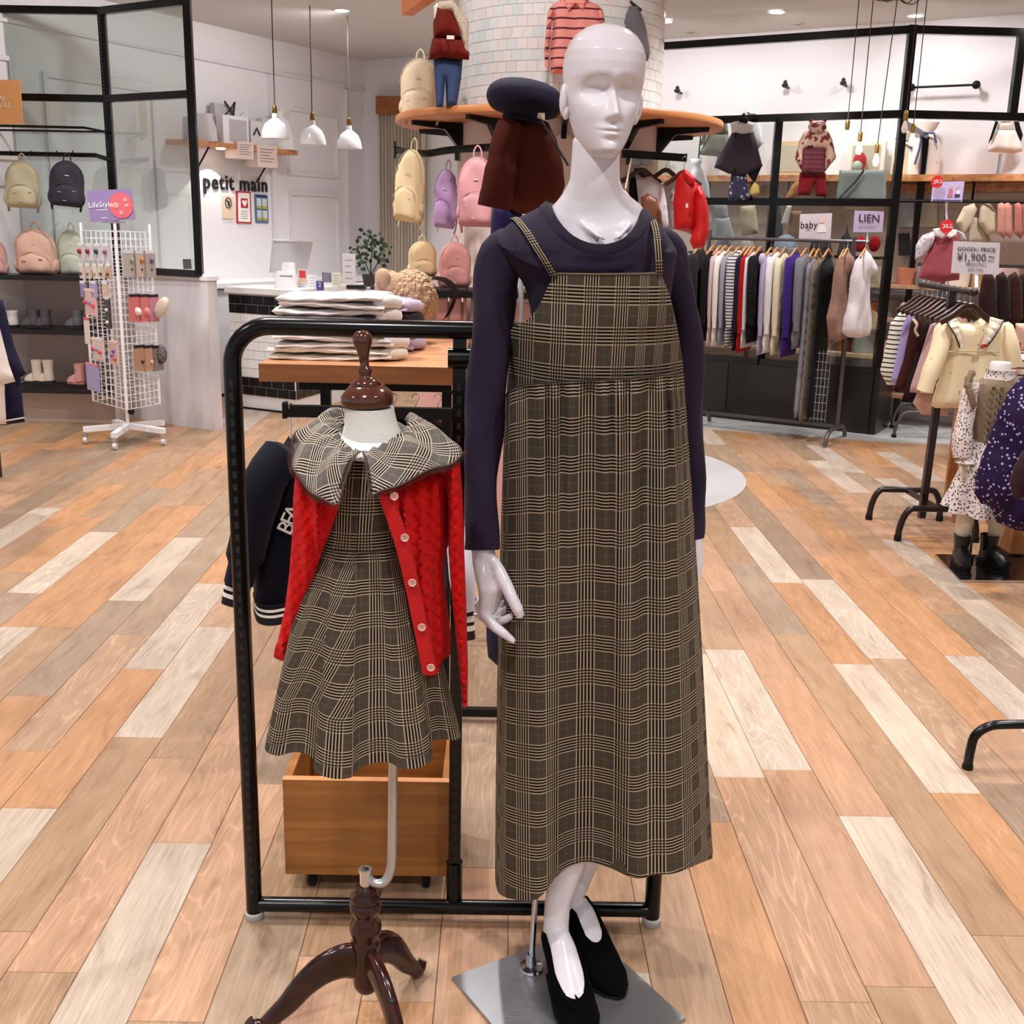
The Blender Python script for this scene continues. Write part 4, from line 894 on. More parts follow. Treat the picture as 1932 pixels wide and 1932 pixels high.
wing([(680, 851, Yn-.012), (664, 846, Yn-.006), (652, 836, YK-.045), (644, 822, YK-.02), (642, 806, YK+.005), (648, 790, YK+.035), (662, 780, YK+.05)],
     [(640, 948, YK-.125), (626, 951, YK-.125), (592, 932, YK-.105), (568, 906, YK-.08), (552, 877, YK-.05), (550, 853, YK-.03), (558, 823, YK-.01), (582, 800, YK+.02), (610, 785, YK+.05)], None, kid, -1)
wing([(684, 852, Yn-.012), (700, 847, Yn-.008), (722, 838, Yn), (745, 824, YK-.045), (762, 810, YK-.01), (770, 798, YK+.02), (764, 790, YK+.05)],
     [(699, 940, YK-.125), (724, 926, YK-.125), (770, 905, YK-.11), (824, 883, YK-.085), (868, 862, YK-.04), (858, 838, YK-.01), (835, 815, YK+.01), (805, 799, YK+.03), (775, 790, YK+.05)], None, kid, 1)
# red cable-knit cardigan
m_, nt_, b_r = _new('m_red_knit'); b_r.inputs['Roughness'].default_value = .85; b_r.inputs['Specular IOR Level'].default_value = .15; b_r.inputs['Sheen Weight'].default_value = .15; b_r.inputs['Sheen Tint'].default_value = (1, .2, .2, 1)
tc_ = N(nt_, 'ShaderNodeTexCoord'); sp_ = N(nt_, 'ShaderNodeSeparateXYZ'); nt_.links.new(tc_.outputs['Object'], sp_.inputs[0])
cable = math2(nt_, 'ADD', math2(nt_, 'MULTIPLY', sp_.outputs[0], 330.), math2(nt_, 'MULTIPLY', math2(nt_, 'SINE', math2(nt_, 'MULTIPLY', sp_.outputs[2], 260.), None), .9))
cw = math2(nt_, 'SINE', cable, None); nz_ = N(nt_, 'ShaderNodeTexNoise'); nz_.inputs['Scale'].default_value = 500; nt_.links.new(tc_.outputs['Object'], nz_.inputs['Vector'])
hgt = math2(nt_, 'ADD', math2(nt_, 'MULTIPLY', cw, .5), math2(nt_, 'MULTIPLY', nz_.outputs[0], .5))
bp_ = N(nt_, 'ShaderNodeBump'); bp_.inputs['Strength'].default_value = .9; bp_.inputs['Distance'].default_value = .006; nt_.links.new(hgt, bp_.inputs['Height']); nt_.links.new(bp_.outputs[0], b_r.inputs['Normal'])
b_r.inputs['Base Color'].default_value = c('#c80a0a'); RED = m_
crd = thing('cardigan', 'open red cable-knit cardigan draped on the child dress form', 'cardigan', W(700, 1100, 1.8))
def pxo(pts, Y): return [(W(a, b, Y).x, W(a, b, Y).z) for a, b in pts]
def fold_v(k, a, s=0, sl=0): return lambda x, z: a*math.sin((x+sl*z)*k+s)+a*.5*math.sin((x-sl*z*.5)*k*1.7+s*2)
def bend(mb):
    for v in mb.v:                                             # wrap the panel round the chest
        y2 = v.y+.075*((v.x-cx)/.125)**2; k_ = y2/v.y; v.x *= k_; v.z = H+(v.z-H)*k_; v.y = y2
Yc_ = YK-.085
lp = [(558, 885), (585, 892), (640, 918), (642, 950), (630, 985), (605, 1050), (582, 1120), (560, 1195), (549, 1237), (536, 1234), (522, 1224), (525, 1205), (537, 1150), (546, 1080), (552, 1000), (553, 940)]
mb = MB(); mb.puff(pxo(lp, Yc_), .055, .035, .0065, fold_v(250, .0065, 0, .05), o=(0, Yc_, 0)); bend(mb); part('front_panel', mb, RED, crd, True, True, ang=70)
mb = MB(); mb.tube(w3((521, 1226, Yc_-.0), (535, 1232, Yc_-.005), (549, 1236, Yc_)), [(.006, .016)]*3, 12); bend(mb); part('cuff', mb, RED, crd, True, True)
Yc_ = YK-.09
rp = [(715, 925), (760, 905), (825, 882), (846, 892), (858, 940), (856, 1000), (842, 1040), (838, 1080), (842, 1130), (850, 1190), (850, 1235), (835, 1246), (832, 1267), (805, 1279), (798, 1255), (785, 1195), (768, 1115), (752, 1040), (735, 980)]
mb = MB(); mb.puff(pxo(rp, Yc_), .06, .04, .0065, fold_v(250, .0065, 1, .05), o=(0, Yc_, 0)); bend(mb); rpn = part('front_panel', mb, RED, crd, True, True, ang=70)
bl = catmull(w3((722, 935, Yc_-.02), (740, 985, Yc_-.02), (757, 1040, Yc_-.018), (774, 1112, Yc_-.012), (791, 1195, Yc_-.006), (806, 1272, Yc_+.002)), 6)
mb = MB(); sd = Vector((1, 0, 0)); rs = [[p-sd*.008, p-sd*.006+Vector((0, -.003, 0)), p+sd*.012+Vector((0, -.004, 0)), p+sd*.016+Vector((0, .003, 0))] for p in bl]; sheet(mb, rs, .006); part('button_band', mb, mat('#c00909', .9, bump=.5, bscale=500), crd, True, True)
sl_ = [(840, 868), (868, 872), (873, 940), (876, 1040), (880, 1140), (883, 1250), (882, 1331), (873, 1332), (866, 1260), (858, 1180), (851, 1110), (846, 1040), (846, 960)]
mb = MB(); mb.puff(pxo(sl_, YK-.03), .06, .02, .008, fold_v(230, .002, 2, .1), o=(0, YK-.03, 0)); part('sleeve', mb, RED, crd, True, True, ang=70)
BT = mat('#d9a79a', .25)
for px, py in ((744, 936), (764, 1014), (778, 1099), (796, 1183), (813, 1259)):
    p = W(px, py, Yc_+interp([(744, -.026), (764, -.025), (778, -.0205), (796, -.013), (813, -.005)], px)); Mx = Matrix.Translation(p) @ Matrix.Rotation(PI/2+.1, 4, 'X')
    bt = part('button', MB().lathe([(0, 0), (.0066, 0), (.0072, .0012), (.0068, .0024), (.0055, .0024), (.0048, .0016), (0, .0016)], seg=20, M=Mx), BT, crd, True, True)
    mb = MB()
    for ax_, az in ((-1,-1),(1,-1),(1,1),(-1,1)): mb.ball(p+Vector((ax_*.0013, -.0019, az*.0013)), .0006, 6)
    part('thread_hole', mb, mat('#5a2a24', .8), bt, True, True)
# ================================================================ TABLE FIXTURE BEHIND THE RACK
TY = 3.12; tz = W(675, 690, TY).z; ta, tb = W(488, 700, TY).x, W(861, 705, TY).x; TW_ = woodmat('m_table', '#bd8258', '#d49c70', (3, 30, 30), .35)
tbl = thing('display_table', 'wood topped display table on black steel legs behind the front rack', 'table', ((ta+tb)/2, 3.6, 0))
part('table_top', MB().box(ta, tb, TY, 4.35, tz-.05, tz), TW_, tbl, False, True)
part('front_edge', MB().box(ta+.0005, tb-.0005, TY-.0015, TY+.0005, tz-.05, tz), woodmat('m_table_edge', '#8f562c', '#aa6c3c', (3, 20, 45), .4), tbl, False, True)
lx = [W(616, 800, 3.2).x, tb-.03]
for x in lx:
    for y in (3.2, 4.25): part('leg', MB().box(x-.014, x+.014, y-.014, y+.014, .0, tz-.052), BLKM, tbl, False, True)
for y in (3.2, 4.25): part('cross_bar', MB().box(lx[0]+.015, .25, y-.012, y+.012, .02, .045), BLKM, tbl, False, True); part('under_rail', MB().box(ta+.1, tb-.02, y-.012, y+.012, tz-.08, tz-.053), BLKM, tbl, False, True)
for y, z in ((3.9, .10), (4.35, .10)): part('floor_rail', MB().tube([(lx[0]+.02, y, z), (.35, y, z)], .009, 10), CHR, tbl, True, True)
az = W(590, 776, 3.05).z
part('hanging_arm', MB().box(W(538, 776, 3.05).x, W(862, 776, 3.05).x, 3.04, 3.065, az-.016, az+.016), BLKM, tbl, False, True)
part('arm_stop', MB().box(W(536, 776, 3.05).x-.003, W(538, 776, 3.05).x+.006, 3.037, 3.068, az-.02, az+.024), BLKM, tbl, False, True)
# generic clothes hanger in world coordinates: o top of bar, w half width, d its direction
HW = mat('#c9935f', .5, var=.15); HD = mat('#3a1c12', .4)
def hanger(p, d, w, m, label, group=None, hook=.06, drop=.05, th=.011):
    p = Vector(p); d = Vector(d).normalized(); h = thing('clothes_hanger', label, 'hanger', p, 0, group)
    q = [p+d*a*w+Vector((0, 0, -hook-b)) for a, b in ((-1, drop*1.15), (-.6, drop*.7), (-.2, .006), (0, 0), (.2, .006), (.6, drop*.7), (1, drop*1.15))]
    part('shoulders', MB().tube(catmull(q, 3), [(th*.55, th*1.0)]*19, 8), m, h, True, True)
    hk = [p+Vector((0, 0, -hook)), p+Vector((0, 0, -.03))]+[p+d*(.012*math.sin(a))*1+Vector((0, 0, -.012+.014*math.cos(a)))+d*0 for a in [math.radians(t) for t in (150, 100, 50, 0, -50, -90)]]
    hk[1] = p+Vector((0, 0, -.034)); part('hook', MB().tube(hk, .0016, 6), CHR, h, True, True); return h
def puffthing(name, label, cat, pts, Y, depth, m, group=None, R=None, res=None, fold=None, bowl=0, parent=None, pname=None, rnd_=0, lab2=None):
    """soft object (or part) from its outline at distance Y"""
    o = [(W(a, b, Y).x, W(a, b, Y).z) for a, b in pts]
    if rnd_: o = [(p.x, p.y) for p in smooth_closed([Vector(q) for q in o], rnd_)]
    mb = MB(); mb.puff(o, depth, R, res, fold, o=(0, Y, 0), bowl=bowl)
    ob = part(pname or name, mb, m, parent, True, True, lab2, ang=75)
    if not parent: tag(ob, label, cat, group)
    return ob
def smooth_closed(pts, k=3):
    n = len(pts); out = []
    for i in range(n):
        p0, p1, p2, p3 = pts[i-1], pts[i], pts[(i+1) % n], pts[(i+2) % n]
        for j in range(k):
            t = j/k; out.append(.5*((2*p1)+(p2-p0)*t+(2*p0-5*p1+4*p2-p3)*t*t+(3*p1-p0-3*p2+p3)*t**3))
    return out
# navy varsity jacket on the arm
NAVY = fab('#080718', .15, .4, .15); KW = mat('#e6e2dc', .85)
hanger(W(548, 762, 3.05), (.25, 1, 0), .15, HD, 'wooden hanger holding the navy varsity jacket', hook=.13)
jk = thing('varsity_jacket', 'navy varsity jacket with white striped cuffs hanging behind the left rack post', 'jacket', W(520, 1000, 2.98))
puffthing('j', '', '', [(545, 822), (560, 850), (620, 860), (640, 900), (640, 1160), (560, 1168), (505, 1166), (484, 1150), (478, 1110), (470, 1000), (488, 905), (520, 860)], 2.98, .14, NAVY, R=.07, res=.03, fold=fold_v(45, .006), parent=jk, pname='body')
mb = MB(); mb.tube(catmull(w3((540, 850, 2.95), (500, 905, 2.9), (478, 985, 2.88), (462, 1050, 2.88), (450, 1100, 2.88)), 4), [.035]+[.058]*6+[.052]*6+[.04]*4, 16); slv = part('sleeve', mb, NAVY, jk, True, True)
def ribbed(pts, Y, rad, parent, cols, nm, dep=.5):
    """striped ribbed cuff or hem band along pts"""
    for k, (m, w) in enumerate(cols):
        a, b = sum(c_[1] for c_ in cols[:k]), sum(c_[1] for c_ in cols[:k+1])
        mb = MB(); mb.tube([W(*pts[0], Y).lerp(W(*pts[1], Y), a), W(*pts[0], Y).lerp(W(*pts[1], Y), b)], [(rad, rad*dep)]*2, 18); part(nm, mb, m, parent, True, True)
ribbed([(450, 1098), (442, 1142)], 2.88, .036, jk, ((NAVY, .2), (KW, .16), (NAVY, .14), (KW, .18), (mat('#0a0812', .9), .32)), 'striped_cuff')
for y0, y1, m in ((0, .01, NAVY), (.01, .018, KW), (.018, .026, NAVY), (.026, .034, KW), (.034, .056, mat('#0a0812', .9))):
    pts = catmull(w3((478, 1120, 2.95), (486, 1140, 2.91), (510, 1146, 2.895), (545, 1140, 2.895), (590, 1130, 2.9), (630, 1126, 2.93)), 4)
    rs = [[p+Vector((0, -.006, .004-z)) for p in pts] for z in (y0, y1)]; mb = MB(); sheet(mb, rs, .012); part('striped_hem', mb, m, jk, True, True)
for i, (ch, px, py) in enumerate((('B', 541, 996), ('E', 547, 981), ('A', 554, 967))):
    text(ch, .062, KW, jk, frame(W(px, py, 2.895), (.42, 0, .9), (-.9, 0, .42)), .002, world=True)
# second jacket: only its striped cuff shows right of the cardigan
j2 = thing('varsity_jacket', 'cuff and sleeve of a second varsity jacket peeking out right of the red cardigan', 'jacket', W(876, 1150, 2.7))
puffthing('t', '', '', [(835, 830), (866, 850), (876, 1000), (872, 1110), (840, 1110), (830, 950)], 2.85, .08, NAVY, R=.03, parent=j2, pname='body')
mb = MB(); mb.tube(w3((862, 1000, 2.78), (872, 1090, 2.7), (877, 1150, 2.7)), [.03, .034, .028], 14); part('sleeve', mb, fab('#cfcbd6'), j2, True, True)
ribbed([(877, 1150), (881, 1206)], 2.7, .022, j2, ((mat('#2b1630', .9), .2), (KW, .2), (mat('#2b1630', .9), .12), (KW, .18), (mat('#2b1018', .9), .3)), 'striped_cuff')
puffthing('navy_dress', 'dark navy garment end peeking out between cardigan and plaid skirt', 'garment', [(917, 1175), (944, 1160), (950, 830), (1010, 800), (990, 1200), (990, 1290), (945, 1262), (921, 1240), (918, 1210)], 3.0, .08, fab('#221a33'), R=.03)
tag(part('clothes_hook', MB().tube([W(985, 800, 3.0), (W(985, 800, 3.0).x, 3.0, tz-.08), (tb-.03, 3.14, tz-.07)], .005, 6), BLKM, None, True, True), 'hook arm holding the dark navy garment behind the plaid skirt', 'hook')
# black clothes hanging under the table
for k, (px, ml) in enumerate(((700, 'left'), (742, 'middle'), (784, 'second'), (826, 'right'))):
    p = W(px, 762, 3.3+.04*k); nm = ('leftmost', 'second', 'third', 'rightmost')[k]
    hanger(p+Vector((0, 0, .03)), (1, .35, 0), .13, HD, 'dark hanger under the table top, %s of four' % nm, 'dark hangers under the table')
    L_ = [(px-62, 815), (px-30, 795), (px, 786), (px+30, 795), (px+52, 812), (px+50, 900), (px+44, 1130), (px-50, 1130), (px-60, 900)]
    puffthing('black_dress', 'plain black garment hanging under the table top, %s of four' % nm, 'garment', L_, 3.3+.04*k, .035, fab('#0b0a0c', .1, .3, .1), 'black garments under the table', R=.03, fold=fold_v(60, .006, k))
# white pile of folded sweatshirts
def folded(p, w, d, h, rot, m, label, cat, group, inner=None, seed=0):
    """folded top: rounded fold at the left, layered edge"""
    t = thing('folded_sweatshirt', label, cat, p, rot, group); rnd2 = random.Random(seed)
    def slab_(x0, x1, z0, z1, y0, y1, sag):
        mb = MB(); rs = []; n = 14
        for i in range(23):
            s = (i/22)**1.8; x = lerp(x0, x1, s); hh = (z1-z0)*math.sqrt(max(.02, 1-max(0, 1-s*24)**2))*(1-.3*max(0, s-.75)/.25); zc = (z0+z1)/2+sag*math.sin(s*PI*1.3+seed)*.004; r = []
            for j in range(20):
                a = 2*PI*j/20; cx_, sx_ = math.cos(a), math.sin(a); yy = math.copysign(abs(cx_)**.35, cx_)*(y1-y0)/2+(y0+y1)/2; zz_ = zc+math.copysign(abs(sx_)**.8, sx_)*hh/2+.0018*math.sin(s*23+a*3+seed)
                r.append(Vector((x, yy, zz_)))
            rs.append(r)
        return mb.rings(rs)
    part('upper_layer', slab_(-w/2, w/2*.96, h*.46, h, -d/2, d/2, 1), m, t); part('lower_layer', slab_(-w/2+.008, w/2, 0, h*.5, -d/2, d/2, -1), m, t)
    mb = MB(); mb.tube(catmull([(w/2-.03, -d/2+.02, h*.5), (w/2+.015, -d/2+.05, h*.6), (w/2+.02, -d/2+.1, h*.4), (w/2, 0, h*.5)], 4), [.012, .016, .018, .02, .02, .018, .02, .022, .02, .018, .016, .014, .012], 10); part('tucked_sleeve', mb, m, t)
    if inner: part('dark_lining', slab_(-w/2+.03, w/2*.8, h*.44, h*.54, -d/2-.0015, d/2*.8, 0), inner, t)
    return t
WS = fab('#e2dcda', .05, .4, .1); WS2 = fab('#e6dfd4', .05, .4, .1); LIL = fab('#b9a8bb', .06, .4, .1)
px0 = (ta+W(770, 680, 3.3).x)/2
zc0 = tz
stack = [(.037, 'cream folded sweatshirt at the bottom of the front pile', WS2, 0, None), (.037, 'white folded sweatshirt second from the bottom of the front pile', WS, .02, None), (.039, 'white folded sweatshirt third from the bottom, just under the black rack bar', WS, -.03, None), (.041, 'white folded sweatshirt behind the black rack bar', WS, .02, mat('#2c2640', .8)), (.04, 'white folded sweatshirt with a dark print on top of the front pile', WS, -.04, None)]
for k, (h, lab, m, ro, inn) in enumerate(stack):
    folded((px0-.02+.012*math.sin(k*2.1), 3.34, zc0), .36-.012*k, .26, h, ro, m, lab, 'folded top', 'folded sweatshirts on the table', inn, k); zc0 += h*.96
t5 = zc0
pr = thing('printed_patch', 'dark and orange print on the topmost white sweatshirt', 'print', (px0, 3.3, t5)); sc.collection.objects.unlink(pr); bpy.data.objects.remove(pr)
zc0 = tz
for k, (h, lab, m) in enumerate(((.042, 'lilac folded top at the bottom of the rear pile', LIL), (.042, 'lilac folded top second in the rear pile', LIL), (.04, 'dark folded top near the top of the rear pile', fab('#33272f')), (.04, 'lilac folded top crowning the rear pile', LIL))):
    folded((px0+.02, 3.62, zc0), .34, .28, h, .1-.05*k, m, lab, 'folded top', 'lilac folded tops on the table', None, k+9); zc0 += h*.96
# fluffy beige plush bag, brown strap, rope
bR = .098
TED = mat('#c7a888', .95, bump=1.0, bscale=120, var=.25, vs=30, sheen=.3)
tp = W(765, 600, 3.8); bagp = Vector((tp.x, 3.8, tz)); bg_ = thing('plush_bag', 'curly beige plush animal bag lying on the table behind the folded tops', 'bag', bagp)
mb = MB(); mb.ball(W(775, 565, 3.8), bR, 26, (.9, .8, .95)); mb.ball(W(735, 540, 3.78), .05, 16)
rr2 = random.Random(4); mb2 = MB()
for v in list(mb.v):
    n = (v-W(775, 565, 3.8)).normalized(); v += n*rr2.uniform(-.003, .006)
part('plush_body', mb, TED, bg_, True, True)
tuft = MB()
for i in range(420):
    a = rr2.uniform(0, 2*PI); b = rr2.uniform(-.5, 1.4); n = Vector((math.cos(a)*math.cos(b), math.sin(a)*math.cos(b), math.sin(b))); p = W(775, 565, 3.8)+Vector((n.x*bR*.88, n.y*bR*.8, n.z*bR*.94))
    if n.y < .5: tuft.ball(p, rr2.uniform(.006, .011), 6)
o = part('curls', tuft, TED, bg_, True, True); o['kind'] = 'stuff'
mb = MB(); mb.ball(W(722, 525, 3.74), .03, 14, (.9, .6, 1.1)); part('ear', mb, TED, bg_, True, True)
st = catmull(w3((812, 527, 4.0), (835, 532, 3.95), (853, 550, 3.92), (850, 575, 3.9), (838, 600, 3.9), (822, 612, 3.9)), 6); mb = MB(); sheet(mb, [[p+Vector((0, 0, .0)), p+Vector((.018, 0, .012))] for p in st], .003); part('strap', mb, mat('#1c0d0a', .9, spec=.1), bg_, True, True)
rp_ = tag(part('leather_cord', MB().tube(catmull(w3((752, 585, 3.92), (770, 578, 3.9), (792, 590, 3.88), (770, 597, 3.87), (755, 590, 3.88), (780, 588, 3.86), (800, 600, 3.86)), 5), .005, 8), mat('#a0602a', .5), None, True, True), 'tan leather cord looped on the table beside the plush bag', 'cord')
tag(part('leaf_print', MB().tube(w3((560, 566, 3.26), (575, 563, 3.26), (600, 564, 3.27)), [.004, .012, .004], 8), mat('#2a2430', .8), None, True, True), 'dark printed motif on the topmost folded sweatshirt', 'print')
# ---- kid form behind: navy beret over a corduroy top
kb = thing('navy_beret', 'dark navy felt beret perched left of the mannequin head', 'hat', W(990, 200, 3.6))
Mb = Matrix.Translation(W(990, 192, 3.6)) @ Matrix.Rotation(math.radians(8), 4, 'Y')
part('crown', MB().lathe([(p.x, p.y) for p in catmull([(0, -.035, 0), (.06, -.04, 0), (.095, -.034, 0), (.115, -.012, 0), (.119, .012, 0), (.108, .036, 0), (.08, .054, 0), (.04, .063, 0), (0, .065, 0)], 4)], seg=56, M=Mb), fab('#0b061d', .1, .5, .05), kb, True, True)
part('headband', MB().lathe([(.06, -.04), (.062, -.055), (.058, -.058), (.055, -.04)], seg=30, M=Mb), fab('#0e0a20'), kb, True, True)
part('care_label', MB().add([W(1015, 213, 3.5), W(1028, 213, 3.5), W(1028, 228, 3.5), W(1013, 222, 3.52)], [(0, 1, 2, 3)]), mat('#b8a894', .8), kb, False, True)
CORD = pattern('m_cord', '#3a120c', '#5a2218', 'rib', 210, .5)
ct = thing('corduroy_top', 'brown ribbed corduroy top hanging under the navy beret', 'top', W(990, 320, 3.65))
puffthing('t', '', '', [(955, 225), (1010, 218), (1035, 232), (1050, 262), (1062, 310), (1066, 350), (1055, 385), (1010, 405), (975, 403), (945, 380), (948, 300), (950, 250)], 3.66, .15, CORD, R=.07, res=.022, fold=fold_v(60, .006), parent=ct, pname='body')
mb = MB(); mb.tube(catmull(w3((965, 235, 3.62), (952, 275, 3.58), (945, 320, 3.56), (938, 360, 3.55), (932, 392, 3.55)), 4), [.03]+[.045]*7+[.05]*5+[.052]*4, 16); part('sleeve', mb, CORD, ct, True, True)
puffthing('t', '', '', [(930, 385), (985, 392), (990, 470), (960, 470), (925, 450), (926, 410)], 3.7, .1, fab('#1d1440'), R=.04, parent=ct, pname='purple_under_layer')
part('cross_strap', MB().bar(W(1022, 228, 3.4), W(1072, 312, 3.35), .008, .004), BLKM, ct, False, True)
part('stand_pole', MB().tube([W(985, 470, 3.75), Vector((W(985, 470, 3.75).x, 3.75, tz+.002))], .009, 10), CHR, ct, True, True)
# ================================================================ BACKPACKS AND PILLAR DISPLAYS
def backpack(px, py, wpx, hpx, Y, hx_, label, group, rotz=0, tilt=0, hang=True, dep=None, bow='#e9c9c4', straps=True):
    """px,py = pixel of the bag centre; local frame: x width, y depth (front at -y), z up"""
    c0 = W(px, py, Y); k = (c0-Vector((0, 0, H))).dot(fwd)/FPX; w = wpx*k; h = hpx*k; d = dep or w*.42
    m = fab(hx_, .08, .35, .15); md = mat(hx_, .6, k=.72)
    t = thing('backpack', label, 'backpack', (c0.x, c0.y, c0.z-h/2), rotz, group)
    if tilt: t.rotation_euler = (0, math.radians(tilt), rotz)
    def arch(w, h, z0=0, top=.42, n=10): 
        o_ = [(-w/2*.86, z0), (-w/2, z0+h*.08)]; zt = z0+h*(1-top)
        o_ += [(-w/2*math.cos(PI*i/n)*(1 if True else 1)*-1*-1, zt+h*top*math.sin(PI*i/n)) for i in range(n+1)]
        return o_+[(w/2, z0+h*.08), (w/2*.86, z0)]
    fo = lambda x, z: .006*k/.0015*math.sin(x*70/k*.0015+z*40/k*.0015)*.6
    mb = MB(); mb.puff(arch(w, h), d, min(w, h)*.2, w/9, fo); part('bag_body', mb, m, t, ang=80)
    mb = MB(); mb.puff(arch(w*.82, h*.46, h*.04, .4), d*.5, w*.12, w/9, fo, o=(0, -d*.42, 0)); fp = part('front_pocket', mb, m, t, ang=80)
    P_ = [Vector((x*.94, -d*.32, z*.985+h*.005)) for x, z in arch(w, h)]; part('zip', MB().tube(P_[2:-2], w*.012, 5), md, t)
    P_ = [Vector((x, -d*.62, z)) for x, z in arch(w*.8, h*.46, h*.04, .4)]; part('pocket_zip', MB().tube(P_[2:-2], w*.011, 5), md, fp)
    part('grab_handle', MB().tube(catmull([(-w*.1, d*.1, h*.97), (-w*.09, d*.1, h*1.08), (0, d*.1, h*1.15), (w*.09, d*.1, h*1.08), (w*.1, d*.1, h*.97)], 4), w*.022, 6), m, t)
    for s in (-1, 1):
        part('side_pocket', MB().ball((s*w*.47, d*.02, h*.2), w*.16, 10, (.45, .9, 1.1)), m, t)
        if straps: part('shoulder_strap', MB().tube(catmull([(s*w*.25, d*.5, h*.8), (s*w*.3, d*.62, h*.5), (s*w*.42, d*.55, h*.1), (s*w*.40, d*.3, -h*.09)], 4), [(w*.035, w*.012)]*13, 6), md, t)
    if bow:
        bm = mat(bow, .5)
        for bx_, bz_ in ((-.2, .3), (.12, .18), (.2, .34), (-.05, .12)):
            mb = MB(); p = Vector((bx_*w, -d*.70, bz_*h)); mb.ball(p+Vector((-w*.025, 0, .0)), w*.026, 6, (1.2, .4, .7)); mb.ball(p+Vector((w*.025, 0, .0)), w*.026, 6, (1.2, .4, .7)); part('small_bow', mb, bm, fp)
    part('logo', MB().box(-w*.06, w*.06, -d*.505-.001, -d*.49, h*.66, h*.68), mat('#cfc5b8', .6), t, False); return t
CR = '#e6cfa6'; BP = 'backpacks on the pillar display'
backpack(792, 168, 76, 108, 5.75, '#e9d8bb', 'cream backpack standing on the round pillar shelf beside the jeans outfit', BP, -.25, 0, False)
backpack(768, 350, 62, 132, 5.45, CR, 'cream backpack hanging from the left end of the pillar rail', BP, -.5, 6)
backpack(838, 375, 48, 108, 5.75, '#b795c4', 'lilac backpack hanging between the cream and the pink ones', BP, -.55, 4)
backpack(900, 362, 74, 128, 5.3, '#d39a9e', 'dusty pink backpack hanging on the pillar front', BP, -.1, 0)
backpack(797, 488, 54, 66, 5.36, '#e5c99c', 'small cream backpack standing on the lower pillar shelf above the plush bag', BP, .3, 0, False)
backpack(858, 500, 62, 84, 5.3, '#dc9d98', 'coral pink backpack standing on the lower pillar shelf', BP, .25, 0, False)
LSh = thing('lower_pillar_shelf', 'lower black edged shelf of the pillar display carrying two small backpacks', 'shelf', W(830, 545, 5.4))
zl = W(840, 543, 5.4).z
part('shelf_board', MB().box(W(755, 545, 5.4).x, .75, 5.15, 5.5, zl-.03, zl), BLKM, LSh, False, True)
part('post', MB().box(W(884, 600, 5.2).x-.01, W(884, 600, 5.2).x+.01, 5.2, 5.22, 0, zl-.031), CHR, LSh, False, True); part('post', MB().box(.66, .68, 5.2, 5.22, 0, zl-.031), BLKM, LSh, False, True)
for k in range(3): puffthing('phone_case_box', 'pink boxed item in the row below the lower pillar shelf, %s of three' % ('left', 'middle', 'right')[k], 'box', [(822+k*26, 560), (845+k*26, 560), (845+k*26, 604), (822+k*26, 604)], 5.25, .03, mat('#d39a94', .5), 'pink boxes under the pillar shelf', R=.01)
part('floor_panel', MB().box(W(790, 600, 5.4).x, .72, 5.3, 5.33, 0, zl-.06), mat('#cf9f98', .6), LSh, False, True)
rail = thing('pillar_rail', 'black hanging rail around the left side of the pillar below the round shelf', 'rail', W(840, 285, 5.55))
zr = W(850, 283, 5.5).z
part('rail_bar', MB().tube(catmull([W(748, 283, 5.75), W(800, 290, 5.5), W(850, 283, 5.4), W(940, 277, 5.3)], 5), [(.010, .017)]*16, 8), BLK, rail, True, True)
part('rail_end', MB().box(*[f for f in (W(746, 283, 5.75).x-.005, W(746, 283, 5.75).x+.005, 5.74, 5.76, zr-.03, zr+.05)]), BLK, rail, False, True)
part('rail_bracket', MB().bar(W(862, 290, 5.42), W(866, 292, 5.56), .02, .06), BLK, rail, False, True)
rail2 = thing('pillar_rail', 'black hanging rail sticking out right of the pillar and mannequin neck', 'rail', W(1230, 295, 5.4))
part('rail_bar', MB().bar(W(1175, 290, 5.4), W(1294, 298, 5.55), .02, .035), BLK, rail2, False, True); part('rail_end', MB().bar(W(1294, 290, 5.55), W(1294, 304, 5.55), .012, .012), BLK, rail2, False, True)
part('rail_bracket', MB().bar(W(1185, 300, 5.45), Vector((.72, 5.75, 1.84)), .02, .05), BLK, rail2, False, True)
# clothes hung to the right of the pillar
RG = 'clothes on the rail right of the pillar'
def hg(label, nm, pts, Y, dep, m, group, fold=6, R=None, res=None, hk=None, sl=0, cat='garment', hm=None):
    o = puffthing(nm, label, cat, pts, Y, dep, m, group, R=R, res=res, fold=fold_v(50*5.5/Y, .003*fold, len(label), sl))
    if hk: hanger(W(hk[0], hk[1], Y), (1, .2, 0), hk[2], hm or HD, 'hanger holding the '+label[:70], None, hook=hk[3] if len(hk) > 3 else .06)
    return o
hg('black jacket on a hanger just right of the mannequin neck', 'black_jacket', [(1168, 335), (1190, 322), (1206, 345), (1208, 405), (1180, 405), (1162, 380)], 5.65, .08, fab('#19151a'), RG, hk=(1196, 296, .11))
hg('cream round shape bag hanging beside the mannequin neck', 'cream_bag', [(1167, 352), (1180, 360), (1193, 375), (1192, 400), (1170, 400)], 5.3, .05, fab('#e9dcc6'), RG)
hg('white pullover hanging right of the pillar', 'white_pullover', [(1200, 338), (1228, 332), (1252, 350), (1258, 385), (1262, 425), (1248, 440), (1230, 400), (1205, 385)], 5.6, .07, fab('#dad8da'), RG, hk=(1212, 296, .1), hm=HD)
hg('brown pearl studded camisole hanging in front of the white pullover', 'brown_camisole', [(1209, 372), (1222, 364), (1240, 375), (1248, 400), (1250, 430), (1225, 420), (1210, 402)], 5.5, .06, mat('#7a4630', .4), RG)
